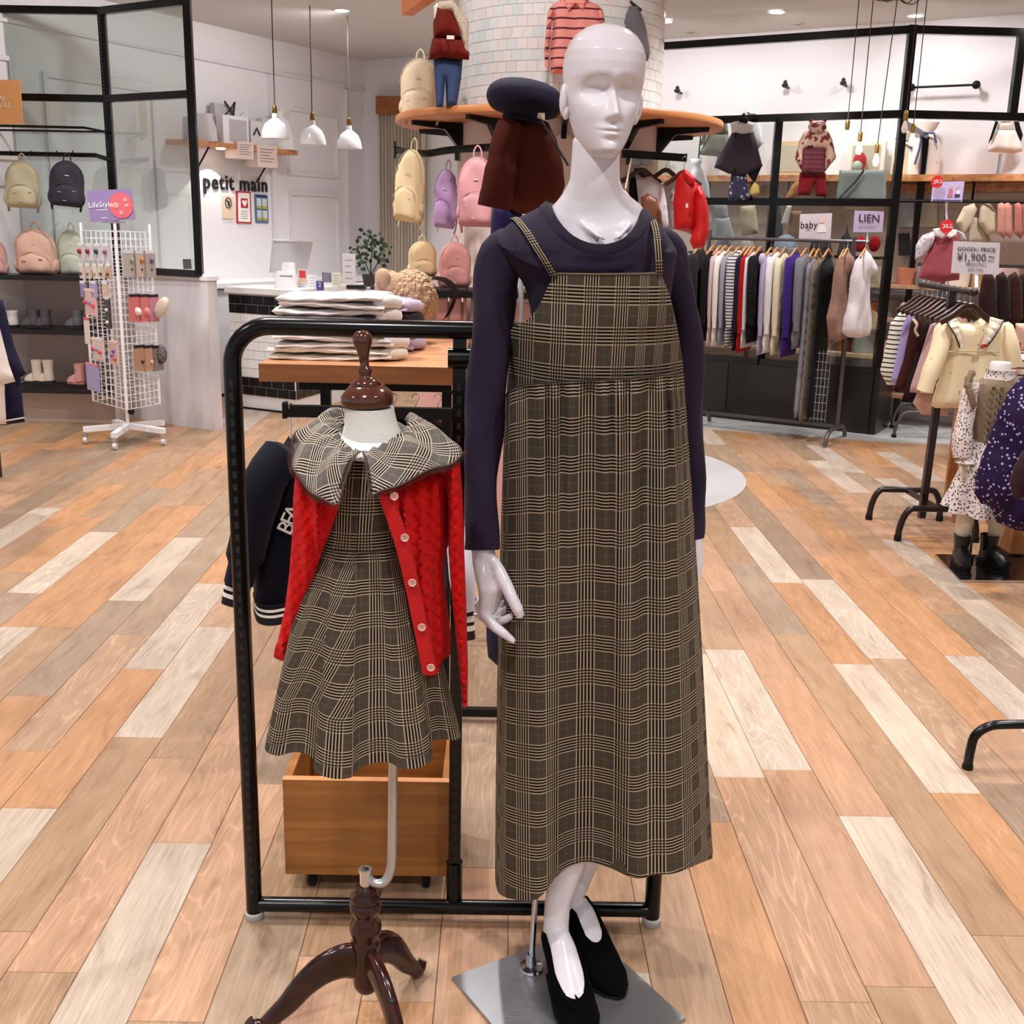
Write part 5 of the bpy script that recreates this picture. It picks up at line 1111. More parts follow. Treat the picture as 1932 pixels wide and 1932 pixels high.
hg('grey cardigan behind the red jacket', 'grey_cardigan', [(1244, 352), (1262, 342), (1272, 358), (1278, 430), (1256, 440), (1250, 380)], 5.7, .06, fab('#bdbabf'), RG, hk=(1258, 297, .1))
rj = thing('red_jacket', 'bright red zip jacket with a stand collar hanging right of the mannequin shoulder', 'jacket', W(1302, 400, 5.45))
REDJ = mat('#c6080c', .55, bump=.3, bscale=60, var=.15, vs=10)
puffthing('t', '', '', [(1276, 338), (1286, 325), (1296, 322), (1310, 342), (1322, 350), (1334, 380), (1337, 430), (1326, 458), (1300, 440), (1272, 432), (1270, 380)], 5.45, .14, REDJ, R=.07, fold=fold_v(60, .01), parent=rj, pname='body')
puffthing('t', '', '', [(1286, 330), (1290, 318), (1312, 335), (1310, 352), (1298, 348)], 5.38, .06, REDJ, R=.02, parent=rj, pname='stand_collar')
puffthing('t', '', '', [(1316, 344), (1329, 362), (1337, 400), (1338, 442), (1328, 468), (1308, 470), (1301, 455), (1312, 425), (1312, 380)], 5.38, .09, REDJ, R=.035, fold=fold_v(70, .006), parent=rj, pname='sleeve')
part('white_tab', MB().box(W(1294, 388, 5.34).x, W(1298, 388, 5.34).x, 5.335, 5.345, W(1294, 392, 5.34).z, W(1294, 384, 5.34).z), KW, rj, False, True)
hanger(W(1292, 296, 5.5), (1, .2, 0), .09, HD, 'dark hanger holding the red zip jacket', hook=.07)
puffthing('gift_pouch', 'white drawstring pouch tied with a dark ribbon, right of the red jacket', 'pouch', [(1300, 300), (1325, 297), (1322, 314), (1330, 325), (1338, 350), (1340, 380), (1305, 380), (1302, 330), (1306, 316)], 9.35, .12, fab('#cdd2d8', .05, .3, .1), R=.04)
part('cord', MB().tube([W(1318, 300, 9.35), Vector((W(1318, 300, 9.35).x, 9.3, FM-.02))], .006, 5), BLKM, bpy.data.objects['gift_pouch'], False, True)
part('shoulder_strap', MB().tube([W(1180, 356, 5.3), W(1186, 325, 5.35), W(1192, 296, 5.42)], .004, 5), fab('#cdbfa6'), bpy.data.objects['cream_bag'], False, True)
# outfits on top of the round shelf
o1 = thing('toddler_outfit', 'rust corduroy peplum top over jeans displayed on the round shelf left of the pillar', 'outfit', W(845, 120, 5.35))
RUST = pattern('m_rust', '#61180f', '#7a2418', 'rib', 160, .5, axis=0)
puffthing('t', '', '', [(823, 10), (845, 16), (850, 18), (868, 45), (876, 75), (858, 76), (830, 74), (818, 72), (817, 45)], 5.35, .11, RUST, R=.05, fold=fold_v(40, .004), parent=o1, pname='bodice')
puffthing('t', '', '', [(816, 72), (845, 73), (872, 75), (886, 100), (885, 113), (860, 112), (835, 108), (820, 112), (808, 113), (810, 100)], 5.34, .13, RUST, R=.03, fold=fold_v(170, .006), parent=o1, pname='peplum')
puffthing('t', '', '', [(817, 106), (873, 112), (870, 150), (861, 203), (842, 200), (840, 150), (836, 202), (823, 203), (820, 150)], 5.38, .08, mat('#2b3f66', .8, bump=.5, var=.2), R=.03, parent=o1, pname='jeans')
puffthing('t', '', '', [(828, 3), (855, 0), (885, 40), (883, 100), (876, 100), (868, 60), (852, 20), (825, 22)], 5.32, .05, pattern('m_floral1', '#cdbfae', '#8a6a5a', 'dots', 110, .25), R=.02, parent=o1, pname='floral_sleeve')
puffthing('t', '', '', [(818, 12), (826, 4), (832, 20), (825, 40), (820, 50)], 5.34, .04, fab('#e9e2da'), R=.015, parent=o1, pname='white_sleeve')
part('woven_label', MB().box(W(843, 68, 5.27).x, W(857, 68, 5.27).x, 5.268, 5.272, W(850, 74, 5.27).z, W(850, 67, 5.27).z), KW, o1, False, True)
part('stand', MB().tube([W(834, 203, 5.42), W(834, 214, 5.42)], .006, 8), CHR, o1, True, True)
o2 = thing('striped_shirt', 'pink shirt with dark stripes and white collar hanging on the tiled pillar', 'shirt', W(1085, 60, 5.4))
PS = pattern('m_pinkstripe', '#de8f88', '#5e2430', 'stripe', 24, .2)
puffthing('t', '', '', [(1042, 8), (1065, -4), (1105, -2), (1132, 12), (1138, 50), (1140, 132), (1090, 138), (1040, 140), (1038, 100), (1042, 60)], 5.38, .09, PS, R=.04, fold=fold_v(60, .006), parent=o2, pname='body')
puffthing('t', '', '', [(1044, 8), (1040, 60), (1036, 95), (1034, 128), (1028, 126), (1027, 95), (1031, 50), (1034, 20)], 5.36, .05, PS, R=.02, parent=o2, pname='sleeve'); puffthing('t', '', '', [(1122, 5), (1138, 20), (1141, 42), (1130, 44)], 5.36, .05, PS, R=.02, parent=o2, pname='sleeve')
puffthing('t', '', '', [(1062, -8), (1072, 22), (1086, 8), (1100, 22), (1110, -6)], 5.33, .03, pattern('m_pinkcol', '#e59a92', '#c0504f', 'stripe', 60, .2), R=.01, parent=o2, pname='collar')
hg('grey pleated skirt hanging at the right edge of the pillar above the mannequin head', 'grey_skirt', [(1185, 10), (1205, 12), (1218, 50), (1227, 100), (1222, 116), (1205, 110), (1180, 80), (1172, 40)], 5.6, .08, fab('#6c6a72'), 'clothes hung on the tiled pillar', fold=3)
tag(part('skirt_clip_hanger', MB().bar(W(1187, 2, 5.6), W(1210, 20, 5.6), .012), BLKM, None, False, True), 'black clip hanger of the grey skirt at the pillar edge', 'hanger')
mb = MB(); mb.lathe([(0, -.004), (.055, -.004), (.055, .004), (0, .004)], seg=30, M=Matrix.Translation(W(1062, 276, 5.46)) @ Matrix.Rotation(PI/2, 4, 'X')); sg = tag(part('round_sign', mb, mat('#d2bdb0', .5), None, True, True), 'small round beige notice on the pillar beside the mannequin neck', 'sign')
# ================================================================ LEFT BAY
YB = 8.2
bay = thing('bay_shelving', 'black shelves with grey back inside the left display bay', 'shelving', (-3.5, 8.45, 0))
xr_ = W(200, 520, YB).x
sz = [W(75, 520, YB).z, W(75, 622, YB).z, W(75, 733, YB).z]
part('back_panel', MB().box(-4.7, xr_, 8.57, 8.6, 0, 1.12), mat('#b9aca4', .6), bay, False, True)
for z in sz: part('shelf', MB().box(-4.7, xr_, YB, 8.565, z-.035, z), mat('#141013', .35), bay, False, True)
part('side_panel', MB().box(xr_+.002, xr_+.03, YB, 8.6, 0, sz[0]), mat('#b3a8a2', .6), bay, False, True)
part('plinth', MB().box(-4.7, xr_, 8.32, 8.36, 0, sz[2]-.04), mat('#bfae9f', .6), bay, False, True)
zh_ = [W(100, 292, 8.3).z, W(100, 240, 8.3).z, W(100, 249, 8.45).z]
part('hanging_bar', MB().tube([Vector((-4.7, 8.28, zh_[0])), W(180, 293, 8.3), W(212, 303, 8.5)], .016, 8), BLK, bay, True, True)
part('guard_rail', MB().tube([Vector((-4.7, 8.28, zh_[1])), W(160, 241, 8.3), W(205, 250, 8.52)], .009, 8), BLK, bay, True, True)
part('guard_rail', MB().tube([Vector((-4.7, 8.45, zh_[2])), W(205, 249, 8.5)], .007, 8), BLK, bay, True, True)
for px in (19, 58, 107, 137): part('bar_hook', MB().bar(W(px, 294, 8.27), W(px, 284, 8.27), .007), BLK, bay, False, True)
LB = 'backpacks in the left bay'
backpack(40, 348, 62, 86, 8.2, '#b5ac8e', 'khaki grey backpack hanging leftmost on the bay bar', LB, .35, 3, bow='#8d8468')
backpack(122, 346, 62, 84, 8.2, '#36313a', 'charcoal backpack hanging right on the bay bar', LB, .35, 5, bow='#8a8690')
zt_s = lambda h: 0
backpack(68, 475, 78, 84, 8.35, '#dab39f', 'peach backpack standing on the top bay shelf', LB, 0, 0, False, bow='#a06a56')
backpack(136, 477, 52, 84, 8.4, '#b9bfae', 'pale green patterned backpack half hidden behind the wire spinner', LB, .1, 0, False, bow='#7d8c78')
backpack(-10, 484, 44, 66, 8.27, '#c49c94', 'dusty rose backpack cut off by the left photo edge', LB, .2, 0, False)
def boots(px, py, Y, h, m, label, sole='#1b1a1c', n=2, group='childrens boots on the bay shelves', face=1):
    p = W(px, py, Y); t = thing('rain_boots', label, 'boots', p, 0, group)
    for k in range(n):
        o = Vector((k*.085-.04*(n-1), .0, 0)); w = .032
        mb = MB(); mb.rings([ell(o.x, 0, z, rx, ry, 16, .9) for z, rx, ry in ((.02, .036, .045), (.05, .036, .045), (.08, .034, .04), (h*.6, .034, .038), (h, .04, .042), (h, .035, .037), (h-.02, .03, .033))])
        mb.rings([[Vector((o.x-face*(.01+a*.085), y*ry_, z)) for y, z in ((-1, .015), (-.9, .015+hh*.6), (-.4, .015+hh), (.4, .015+hh), (.9, .015+hh*.6), (1, .015))] for a, ry_, hh in ((0, .034, .075), (.4, .036, .055), (.75, .033, .04), (.97, .018, .022))])
        b = part('boot', mb, m, t); part('sole', MB().rings([[Vector((o.x-face*x_+.0, y_, z)) for x_, y_ in ((-.036, -.035), (.02, -.038), (.09, -.02), (.095, 0), (.09, .02), (.02, .038), (-.036, .035))] for z in (0, .016)]), mat(sole, .6), b, False)
    return t
boots(76, 617, 8.3, .13, mat('#4a454b', .5), 'pair of dark grey rain boots on the middle bay shelf')
boots(148, 618, 8.3, .13, mat('#57565c', .5), 'grey rain boot on the middle bay shelf, half behind the wire spinner', n=1)
boots(82, 722, 8.3, .17, mat('#cdbfae', .25), 'pair of glossy cream rain boots on the lowest bay shelf')
boots(152, 724, 8.3, .15, mat('#cf928b', .4), 'pink rain boot on the lowest bay shelf beside the wire spinner', n=1, sole='#c08078')
boots(14, 617, 8.3, .12, mat('#cfc9c6', .4), 'pale boots at the left photo edge on the middle bay shelf')
def card(name, label, cat, pts, Y, m, group=None, th=.006, yoff=0):
    """flat board from four pixel corners at distances Y"""
    Y = Y if isinstance(Y, (list, tuple)) else [Y]*4; q = [W(a, b, y+yoff) for (a, b), y in zip(pts, Y)]; n = (q[1]-q[0]).cross(q[3]-q[0]).normalized(); n = n if n.y > 0 else -n
    c0 = (q[0]+q[1]+q[2]+q[3])/4; t = thing(name, label, cat, c0, 0, group); mb = MB(); mb.rings([q, [p+n*th for p in q]]); part('board', mb, m, t, False, True); ex = (q[1]-q[0]).normalized(); ez = (q[0]-q[3]).normalized(); t['_f'] = 0; del t['_f']; return t, q, ex, ez, n
def onc(q, u, v, d=.003):                       # point of the card, u right, v down
    p = q[0].lerp(q[1], u).lerp(q[3].lerp(q[2], u), v); n = (q[1]-q[0]).cross(q[3]-q[0]).normalized(); n = n if n.y < 0 else -n; return p+n*d
def ctext(t, q, s, u, v, size, m): return text(s, size, m, t, frame(onc(q, u, v), q[1]-q[0], Vector(q[0])-Vector(q[3])), .0006, world=True)
def crect(t, q, u0, v0, u1, v1, m, nm='print', d=.002):
    mb = MB(); a = [onc(q, *x, d) for x in ((u0, v0), (u1, v0), (u1, v1), (u0, v1))]; mb.rings([a, [onc(q, *x, d*.2) for x in ((u0, v0), (u1, v0), (u1, v1), (u0, v1))]]); return part(nm, mb, m, t, False, True)
def lines(t, q, v0, v1, n, u0, u1, m, h=.02):
    mb = MB()
    for i in range(n):
        v = lerp(v0, v1, i/max(1, n-1)); u2 = u1-(u1-u0)*((i*37) % 10)/30
        a = [onc(q, *x, .002) for x in ((u0, v), (u2, v), (u2, v+h), (u0, v+h))]; mb.add(a, [(0, 1, 2, 3)])
    o = part('small_print', mb, m, t, False, True); o['kind'] = 'stuff'; return o
INK = mat('#26222a', .6); GRY = mat('#8b868c', .6); WPR = mat('#f6f2ee', .6)
t, q, *_ = card('arrival_sign', 'orange NEW ARRIVAL card cut off by the left photo edge', 'sign', [(-60, 152), (38, 150), (43, 234), (-56, 236)], 8.2, mat('#f3b374', .6))
ctext(t, q, 'NEW', .52, .43, .055, WPR); ctext(t, q, 'ARRIVAL', .52, .57, .055, WPR)
# wire spinner
SC = Vector((-2.50, 7.52, 0)); sp = thing('spinner_rack', 'white wire spinner display with hair accessories on a castor base', 'display rack', SC)
cA, cB, cC = W(165, 600, 7.62), W(228, 600, 7.28), W(292, 600, 7.55); cD = cA+cC-cB
for v in (cA, cB, cC, cD): v.z = 0
zt2, zb2 = W(212, 437, 7.3).z, W(240, 772, 7.3).z
for nm, a, b in (('wire_grid', cA, cB), ('wire_grid', cB, cC), ('wire_grid', cC, cD), ('wire_grid', cD, cA)):
    mb = MB(); up = Vector((0, 0, 1))
    for i in range(8): p = a.lerp(b, i/7); mb.bar(p+up*zb2, p+up*zt2, .0036)
    for i in range(25): z = lerp(zb2, zt2, i/24); mb.bar(a+up*z, b+up*z, .0036)
    part(nm, mb, WIRE, sp, False, True)
for p in (cA, cB, cC, cD): part('corner_tube', MB().tube([p+Vector((0,0,zb2)), p+Vector((0,0,zt2+.05))], .009, 8), WIRE, sp, True, True)
ctr_ = (cA+cC)/2
part('centre_pole', MB().tube([(ctr_.x, ctr_.y, .12), (ctr_.x, ctr_.y, W(215, 420, 7.5).z)], .012, 10), WIRE, sp, True, True)
part('height_knob', MB().ball((ctr_.x+.035, ctr_.y-.02, zb2-.06), .024, 10), BLKM, sp, True, True)
part('sign_holder', MB().box(ctr_.x-.08, ctr_.x+.08, ctr_.y-.02, ctr_.y+.02, W(215, 421, 7.5).z, W(215, 417, 7.5).z), WIRE, sp, False, True)
for a in (-90, -18, 54, 126, 198):
    d = Vector((math.cos(math.radians(a)), math.sin(math.radians(a)), 0)); c0 = Vector((ctr_.x, ctr_.y, .115)); am = part('base_arm', MB().bar(c0, c0+d*.29-Vector((0, 0, .015)), .04, .035), WIRE, sp, False, True)
    e = c0+d*.28; part('castor', MB().lathe([(0, -.012), (.022, -.012), (.025, 0), (.022, .012), (0, .012)], seg=16, M=Matrix.Translation((e.x, e.y, .026)) @ Matrix.Rotation(PI/2, 4, 'Y')), mat('#dcdcde', .3), am, True, True); part('castor_fork', MB().box(e.x-.016, e.x+.016, e.y-.012, e.y+.012, .05, .085), CHR, am, False, True)
t, q, *_ = card('lifestyle_sign', 'purple LifeStyle card with a pink plate on top of the wire spinner', 'sign', [(163, 360), (247, 356), (255, 414), (171, 419)], 7.5, mat('#8f7aa8', .5))
mb = MB(); ring = [onc(q, .73+.27*math.cos(2*PI*i/28), .52+.42*math.sin(2*PI*i/28), .003) for i in range(28)]; ring = [p for p in ring]; mb.add(ring, [tuple(range(28))]); part('pink_plate', mb, mat('#d8636f', .6), t, False, True)
for u, v, s_ in ((.62, .5, .07), (.84, .35, .05), (.86, .52, .05), (.72, .75, .05)): mb = MB(); mb.add([onc(q, u+s_*math.cos(2*PI*i/10), v+s_*1.4*math.sin(2*PI*i/10), .005) for i in range(10)], [tuple(range(10))]); part('printed_food', mb, mat('#e89a98', .6), t, False, True)
ctext(t, q, 'LifeStyle', .28, .47, .048, WPR); lines(t, q, .62, .66, 1, .18, .42, WPR); lines(t, q, .88, .9, 1, .25, .4, WPR)
# packets on the spinner: (face, u, y0, y1, width, colour, detail, label)
def packet(a, b, u, py0, py1, w, h1, h2, label, cat, group, blob=None):
    n = Vector(((b-a).y, -(b-a).x, 0)).normalized(); n = n if n.y < 0 else -n; d = (b-a).normalized(); p = a.lerp(b, u)+n*.03; z1, z0 = W(230, py0, p.y).z, W(230, py1, p.y).z
    t = thing('accessory_pack', label, cat, (p.x, p.y, z0), 0, group); o = Vector((p.x, p.y, 0))
    mb = MB(); q0 = [o-d*w/2, o+d*w/2, o+d*w/2+n*.012, o-d*w/2+n*.012]; mb.rings([[v+Vector((0, 0, z)) for v in q0] for z in (z0, z1)]); part('pack', mb, mat(h1, .5), t, False, True)
    part('header', MB().rings([[v+Vector((0, 0, z))+n*.001 for v in q0] for z in (z1-.012, z1+.006)]), mat(h2, .5), t, False, True)
    if blob:
        for bu, bv, bc, bs in blob: part('item', MB().ball(o+d*w*bu+n*.018+Vector((0, 0, lerp(z0, z1, bv))), w*bs, 8, (1, .5, 1)), mat(bc, .4), t, True, True)
G1, G2 = 'small packs on the left face of the wire spinner', 'boxed goods on the right face of the wire spinner'
cols = [('#cfc5ca', '#8a2028'), ('#d6ccd0', '#7a2a30'), ('#cdc8cc', '#3a3536'), ('#c9c2ca', '#8a5f6a')]
for k, (b1, b2) in enumerate(cols): packet(cA, cB, .12+.25*k, 462, 492, .075, b1, '#e9e4e8', 'hair bow pack in the top left row of the wire spinner, %s of four' % ('leftmost', 'second', 'third', 'rightmost')[k], 'pack', G1, [(0, .55, b2, .25)])
for k in range(5): packet(cA, cB, .1+.2*k, 500, 527, .055, ('#dcd2ca', '#d8c8c0', '#e0d8c8', '#d2c2b0', '#caa58c')[k], '#eeeae8', 'hair clip card in the second left row of the wire spinner, %s of five' % ('leftmost', 'second', 'middle', 'fourth', 'rightmost')[k], 'pack', G1, [(0, .35, ('#7a2a2a', '#8a7a5a', '#a89a70', '#5a4a3a', '#6a4030')[k], .22)])
for k in range(3): packet(cA, cB, .1+.33*k, 533, 562, .07, ('#8a7fb0', '#a9a2cc', '#d8b8ac')[k], '#e8e4ee', ('slate lilac', 'pale lilac', 'peach')[k]+' comb pack in the third left row of the wire spinner', 'pack', G1)
packet(cA, cB, .3, 548, 596, .16, '#dfb6b2', '#e9c6c2', 'pink card of coloured hair ties on the wire spinner', 'pack', G1, [(-.35, .5, '#d8405a', .1), (0, .5, '#9a84b8', .1), (.33, .4, '#e05058', .1)])
packet(cA, cB, .8, 562, 620, .06, '#3a3033', '#e0dadc', 'black and white patterned strap hanging on the wire spinner', 'strap', G1, [(0, .2, '#e0dadc', .2), (0, .6, '#e0dadc', .2)])
packet(cA, cB, .12, 602, 650, .06, '#e2d4cc', '#e05a58', 'cream strip with a red top at the left edge of the wire spinner', 'pack', G1)
packet(cA, cB, .42, 640, 680, .15, '#dccac0', '#e6dad4', 'beige card of coloured hair ties lower on the wire spinner', 'pack', G1, [(-.35, .5, '#d8405a', .1), (0, .5, '#a08ac0', .1), (.33, .4, '#e04a40', .1)])
packet(cA, cB, .9, 645, 688, .10, '#d8b0a8', '#e0c0ba', 'pink pack of purple and red elastics beside the front corner of the wire spinner', 'pack', G1, [(-.2, .4, '#a070b0', .14), (.1, .6, '#6a60a0', .14), (.25, .25, '#d03a40', .12)])
packet(cA, cB, .2, 688, 738, .17, '#a79fc9', '#e08a98', 'lilac pouch at the bottom of the wire spinner left face', 'pack', G1)
for k in range(3): packet(cB, cC, .22+.29*k, 474, 522, .105, ('#aaa39c', '#b8a99a', '#a79c96')[k], '#cfcad0', ('taupe', 'orange', 'purple')[k]+' brush box in the top right row of the wire spinner', 'box', G2, [(.1, .65, ('#8f8a80', '#b0653c', '#5b5182')[k], .18), (.1, .3, ('#2b2826', '#3a2420', '#2a2640')[k], .07)])
for k in range(3): packet(cB, cC, .3+.27*k, 556, 606, .095, ('#c46a66', '#c8706a', '#b87a86')[k], '#1c181c', 'red %s timer box in the middle right row of the wire spinner' % ('white', 'coral', 'lilac')[k], 'box', G2, [(.1, .38, ('#e6e2e4', '#d88a80', '#9a90c0')[k], .3)])
for k in range(3): packet(cB, cC, .35+.27*k, 652, 698, .095, ('#a8826a', '#b08a72', '#8a7f7c')[k], '#141114', ('tan', 'copper', 'grey')[k]+' tool box in the lower right row of the wire spinner', 'box', G2, [(.15, .35, ('#3a2a22', '#d8c0ac', '#2a2628')[k], .14)])
tag(part('fabric_cap', MB().ball(W(305, 580, 7.5), .06, 12, (.7, .5, 1.3), Matrix.Rotation(.5, 3, 'Y')), fab('#d6cab8'), None, True, True), 'cream cloth item dangling off the right corner of the wire spinner', 'cap')
tag(part('scrunchie', MB().ball(W(306, 668, 7.5), .05, 12, (.7, .5, 1.3)), pattern('m_grey_scr', '#5a5458', '#a8a2a4', 'dots', 90, .35), None, True, True), 'grey speckled scrunchie on the lower right of the wire spinner', 'scrunchie')
# coats at the left photo edge
co = thing('navy_coat', 'navy childs dress with a white stripe hem at the left photo edge', 'garment', W(20, 690, 5.6)); 
puffthing('t', '', '', [(-60, 560), (5, 565), (14, 600), (26, 650), (46, 700), (50, 705), (38, 712), (44, 770), (47, 796), (10, 802), (-60, 805)], 5.7, .12, fab('#191532'), R=.05, fold=fold_v(50, .006), parent=co, pname='body')
mb = MB(); mb.tube(w3((-50, 800, 5.62), (10, 794, 5.62), (46, 788, 5.64)), .004, 6); part('white_stripe', mb, KW, co, True, True)
puffthing('cream_coat', 'cream coat in front of the navy dress at the left photo edge', 'garment', [(-70, 590), (-5, 600), (5, 640), (18, 690), (29, 720), (8, 725), (12, 800), (-70, 806)], 5.45, .1, fab('#e3d9d2'), R=.05, fold=fold_v(50, .006))
ep = thing('clothes_rack', 'black rack post at the left photo edge holding coats', 'clothes rack', W(-20, 850, 5.5)); a = Fl(-2, 900)
part('post', MB().bar((a.x, a.y, 0), (a.x, a.y, 1.25), .03), BLK, ep, False, True); part('rail', MB().tube([(a.x-1.0, a.y, 1.23), (a.x, a.y, 1.23)], .014, 8), BLK, ep, True, True)
for k in range(2): hanger((a.x-.12-.2*k, a.y, 1.24), (.2, 1, 0), .15, HD, 'hanger on the rack at the left photo edge holding the %s' % ('navy dress', 'cream coat')[k], hook=.05)
# ================================================================ CASH DESK
k1, k0, k2 = Fl(440, 768), Fl(560, 782), Fl(690, 742)
for v in (k0, k1, k2): v.z = 0
desk = thing('cash_desk', 'white cash desk clad in white and black subway tiles', 'counter', (-1.7, 9.4, 0))
bk = Vector((.35, .9, 0)); mb = MB(); base = [k1, k0, k2, k2+bk*.4, k1+bk*.5]; mb.rings([[p+Vector((0, 0, z)) for p in base] for z in (0.0, .94)]); part('carcass', mb, mat('#e4e1e0', .5), desk, False, True)
mb = MB(); c9 = sum(base, Vector())/5; mb.rings([[c9+(p-c9)*1.05+Vector((0, 0, z)) for p in base] for z in (.941, .985)]); part('worktop', mb, mat('#ece9e7', .3), desk, False, True)
BT_ = mat('#08080a', .12); WT_ = mat('#ebe8e6', .15)
for (a, b) in ((k1, k0), (k0, k2)):
    L_ = (b-a).length; d = (b-a)/L_; n = Vector((d.y, -d.x, 0)); n = n if n.y < 0 else -n; tw_, th2 = .118, .0735
    for row in range(11):
        z1 = .925-row*th2; x = -(tw_/2 if row % 2 else 0); m9 = BT_ if row in (0, 1, 9, 10) else WT_
        while x < L_-.005:
            x0, x1 = max(0, x)+.0025, min(L_, x+tw_)-.0025
            if x1-x0 > .01: part('tile', MB().rings([[a+d*u+n*e+Vector((0, 0, z)) for u, z in ((x0+e*.3, z1-th2+.0035), (x1-e*.3, z1-th2+.0035), (x1-e*.3, z1-.001), (x0+e*.3, z1-.001))] for e in (0.0005, .007)]), m9, desk, False, True)
            x += tw_
part('kick_strip', MB().bar(k1+Vector((0, 0, .008)), k0+Vector((0, 0, .008)), .03, .014), BLKM, desk, False, True)
zc2 = .9855
sc_ = thing('till_screen', 'back of a white monitor on the cash desk', 'monitor', W(552, 480, 9.6))
q = [(514, 450), (591, 454), (588, 470), (578, 514), (508, 514), (512, 470)]
puffthing('t', '', '', q, 9.6, .04, mat('#c9c5c6', .4), R=.02, parent=sc_, pname='screen_back')
part('top_lip', MB().bar(W(516, 452, 9.57), W(592, 455, 9.57), .012, .012), mat('#f4f2f2', .4), sc_, False, True)
part('stand', MB().box(W(540, 530, 9.6).x, W(560, 530, 9.6).x, 9.59, 9.62, zc2, W(540, 514, 9.6).z), WHT, sc_, False, True)
pr_ = thing('receipt_printer', 'white receipt printer on the front corner of the cash desk', 'printer', W(538, 540, 9.15)); zb9 = W(535, 547, 9.1).z
part('body', MB().rings([ell(W(538, 540, 9.15).x, 9.2, z, rx, ry, 20, .35) for z, rx, ry in ((zc2, .08, .09), (zc2+.1, .08, .09), (zc2+.13, .07, .08))]), WHT, pr_, True, True)
part('paper_cover', MB().rings([ell(W(543, 512, 9.2).x, 9.24, z, rx, .05, 16, .4) for z, rx in ((zc2+.13, .055), (zc2+.19, .05), (zc2+.2, .03))]), mat('#efedee', .35), pr_, True, True)
part('paper_slot', MB().box(W(528, 525, 9.1).x, W(552, 525, 9.1).x, 9.108, 9.112, zc2+.095, zc2+.1), INK, pr_, False, True)
for k, (x0, x1, y0, y1, hc, lab) in enumerate(((562, 578, 508, 548, '#cfc9cc', 'red and yellow leaflet in a stand on the cash desk'), (580, 597, 518, 545, '#e6e3e6', 'white leaflet stand in the middle of the cash desk'), (596, 610, 530, 548, '#56549a', 'blue discount card with a 2 on the cash desk'), (607, 624, 514, 532, '#77748a', 'grey printed card standing at the back of the cash desk'), (626, 643, 514, 540, '#d8dcc8', 'pale green calendar card on the cash desk'), (646, 670, 478, 536, '#d4d0d8', 'tall white booklet box beside the potted plant'))):
    Y_ = 9.3-.04*k; t, q, *_ = card('counter_card', lab, 'card', [(x0, y0), (x1, y0+1), (x1+1, y1), (x0+1, y1)], Y_, mat(hc, .5), th=.02)
    if k == 0: crect(t, q, .15, .05, .9, .4, mat('#c8323a', .5)); crect(t, q, .2, .45, .9, .6, mat('#d8b070', .5)); lines(t, q, .7, .9, 3, .2, .8, GRY)
    elif k == 2: ctext(t, q, '2', .5, .4, .05, WPR)
    else: lines(t, q, .2, .8, 4, .2, .8, GRY if k != 3 else WPR)
for k, (a, b, hx_) in enumerate(((655, 690, '#1f1d22'), (700, 735, '#3a3840'))): tag(part('counter_tray', MB().box(W(a, 545, 9.25).x, W(b, 545, 9.25).x, 9.2, 9.32, zc2, zc2+.03), mat(hx_, .4), None, False, True), '%s dark tray on the cash desk below the plant' % ('left' if k == 0 else 'right'), 'tray')
# cabinets against the left wall behind the desk
cabL = thing('wall_cabinets', 'pale grey cabinets with white worktop along the wall behind the cash desk', 'cabinet', LA)
def wbox(nm, s0, s1, z0, z1, d0, d1, m, par): mb = MB(); wbar(mb, s0, s1, z0, z1, d0, d1); return part(nm, mb, m, par, False, True)
wbox('worktop', -.7, 2.4, .94, .98, .0, .50, WHT, cabL)
for k in range(5): d = wbox('door', -.68+k*.61, -.09+k*.61, .03, .92, .44, .462, mat('#cfcdd0', .45), cabL)
wbox('carcass', -.7, 2.4, .02, .935, .02, .438, mat('#c3c1c4', .5), cabL)
# sign letters, posters, wall shelf
lp0 = Wp(380, 345, LA, LN); sg = thing('shop_sign', 'black raised petit main letters on the white wall', 'sign', lp0)
s0_ = Wp(381, 341, LA+LN*.01, LN); s1_ = Wp(507, 348, LA+LN*.01, LN); wd_ = (s1_-s0_).length
Mt = frame((s0_+s1_)/2+Vector((0, 0, -.01)), LD); tx9 = text('petit main', wd_/4.75, mat('#17131a', .5), sg, Mt, .004, name='t', world=True, bold=.018, gap=1.12)
me9 = tx9.data; isl = list(range(len(me9.vertices)))
def root9(i):
    while isl[i] != i: isl[i] = isl[isl[i]]; i = isl[i]
    return i
for e9 in me9.edges: isl[root9(e9.vertices[0])] = root9(e9.vertices[1])
lsp = {}
for v in me9.vertices: q9 = lsp.setdefault(root9(v.index), [9, -9]); d9 = (v.co).dot(LD); q9[0] = min(q9[0], d9); q9[1] = max(q9[1], d9)
ks = sorted(lsp, key=lambda k: lsp[k][0]); gr = []
for k in ks:
    if gr and lsp[k][0] < gr[-1][1]-.004: gr[-1][1] = max(gr[-1][1], lsp[k][1]); gr[-1][2].append(k)
    else: gr.append([lsp[k][0], lsp[k][1], [k]])
for g9 in gr:                                              # one raised letter each
    ks9 = set(g9[2]); ids = [v.index for v in me9.vertices if root9(v.index) in ks9]; mp9 = {a: b for b, a in enumerate(ids)}
    mb = MB(); mb.v = [me9.vertices[i].co.copy() for i in ids]; mb.f = [[mp9[i] for i in p.vertices] for p in me9.polygons if root9(p.vertices[0]) in ks9]
    part('letter', mb, mat('#17131a', .5), sg, False)
bpy.data.objects.remove(tx9)
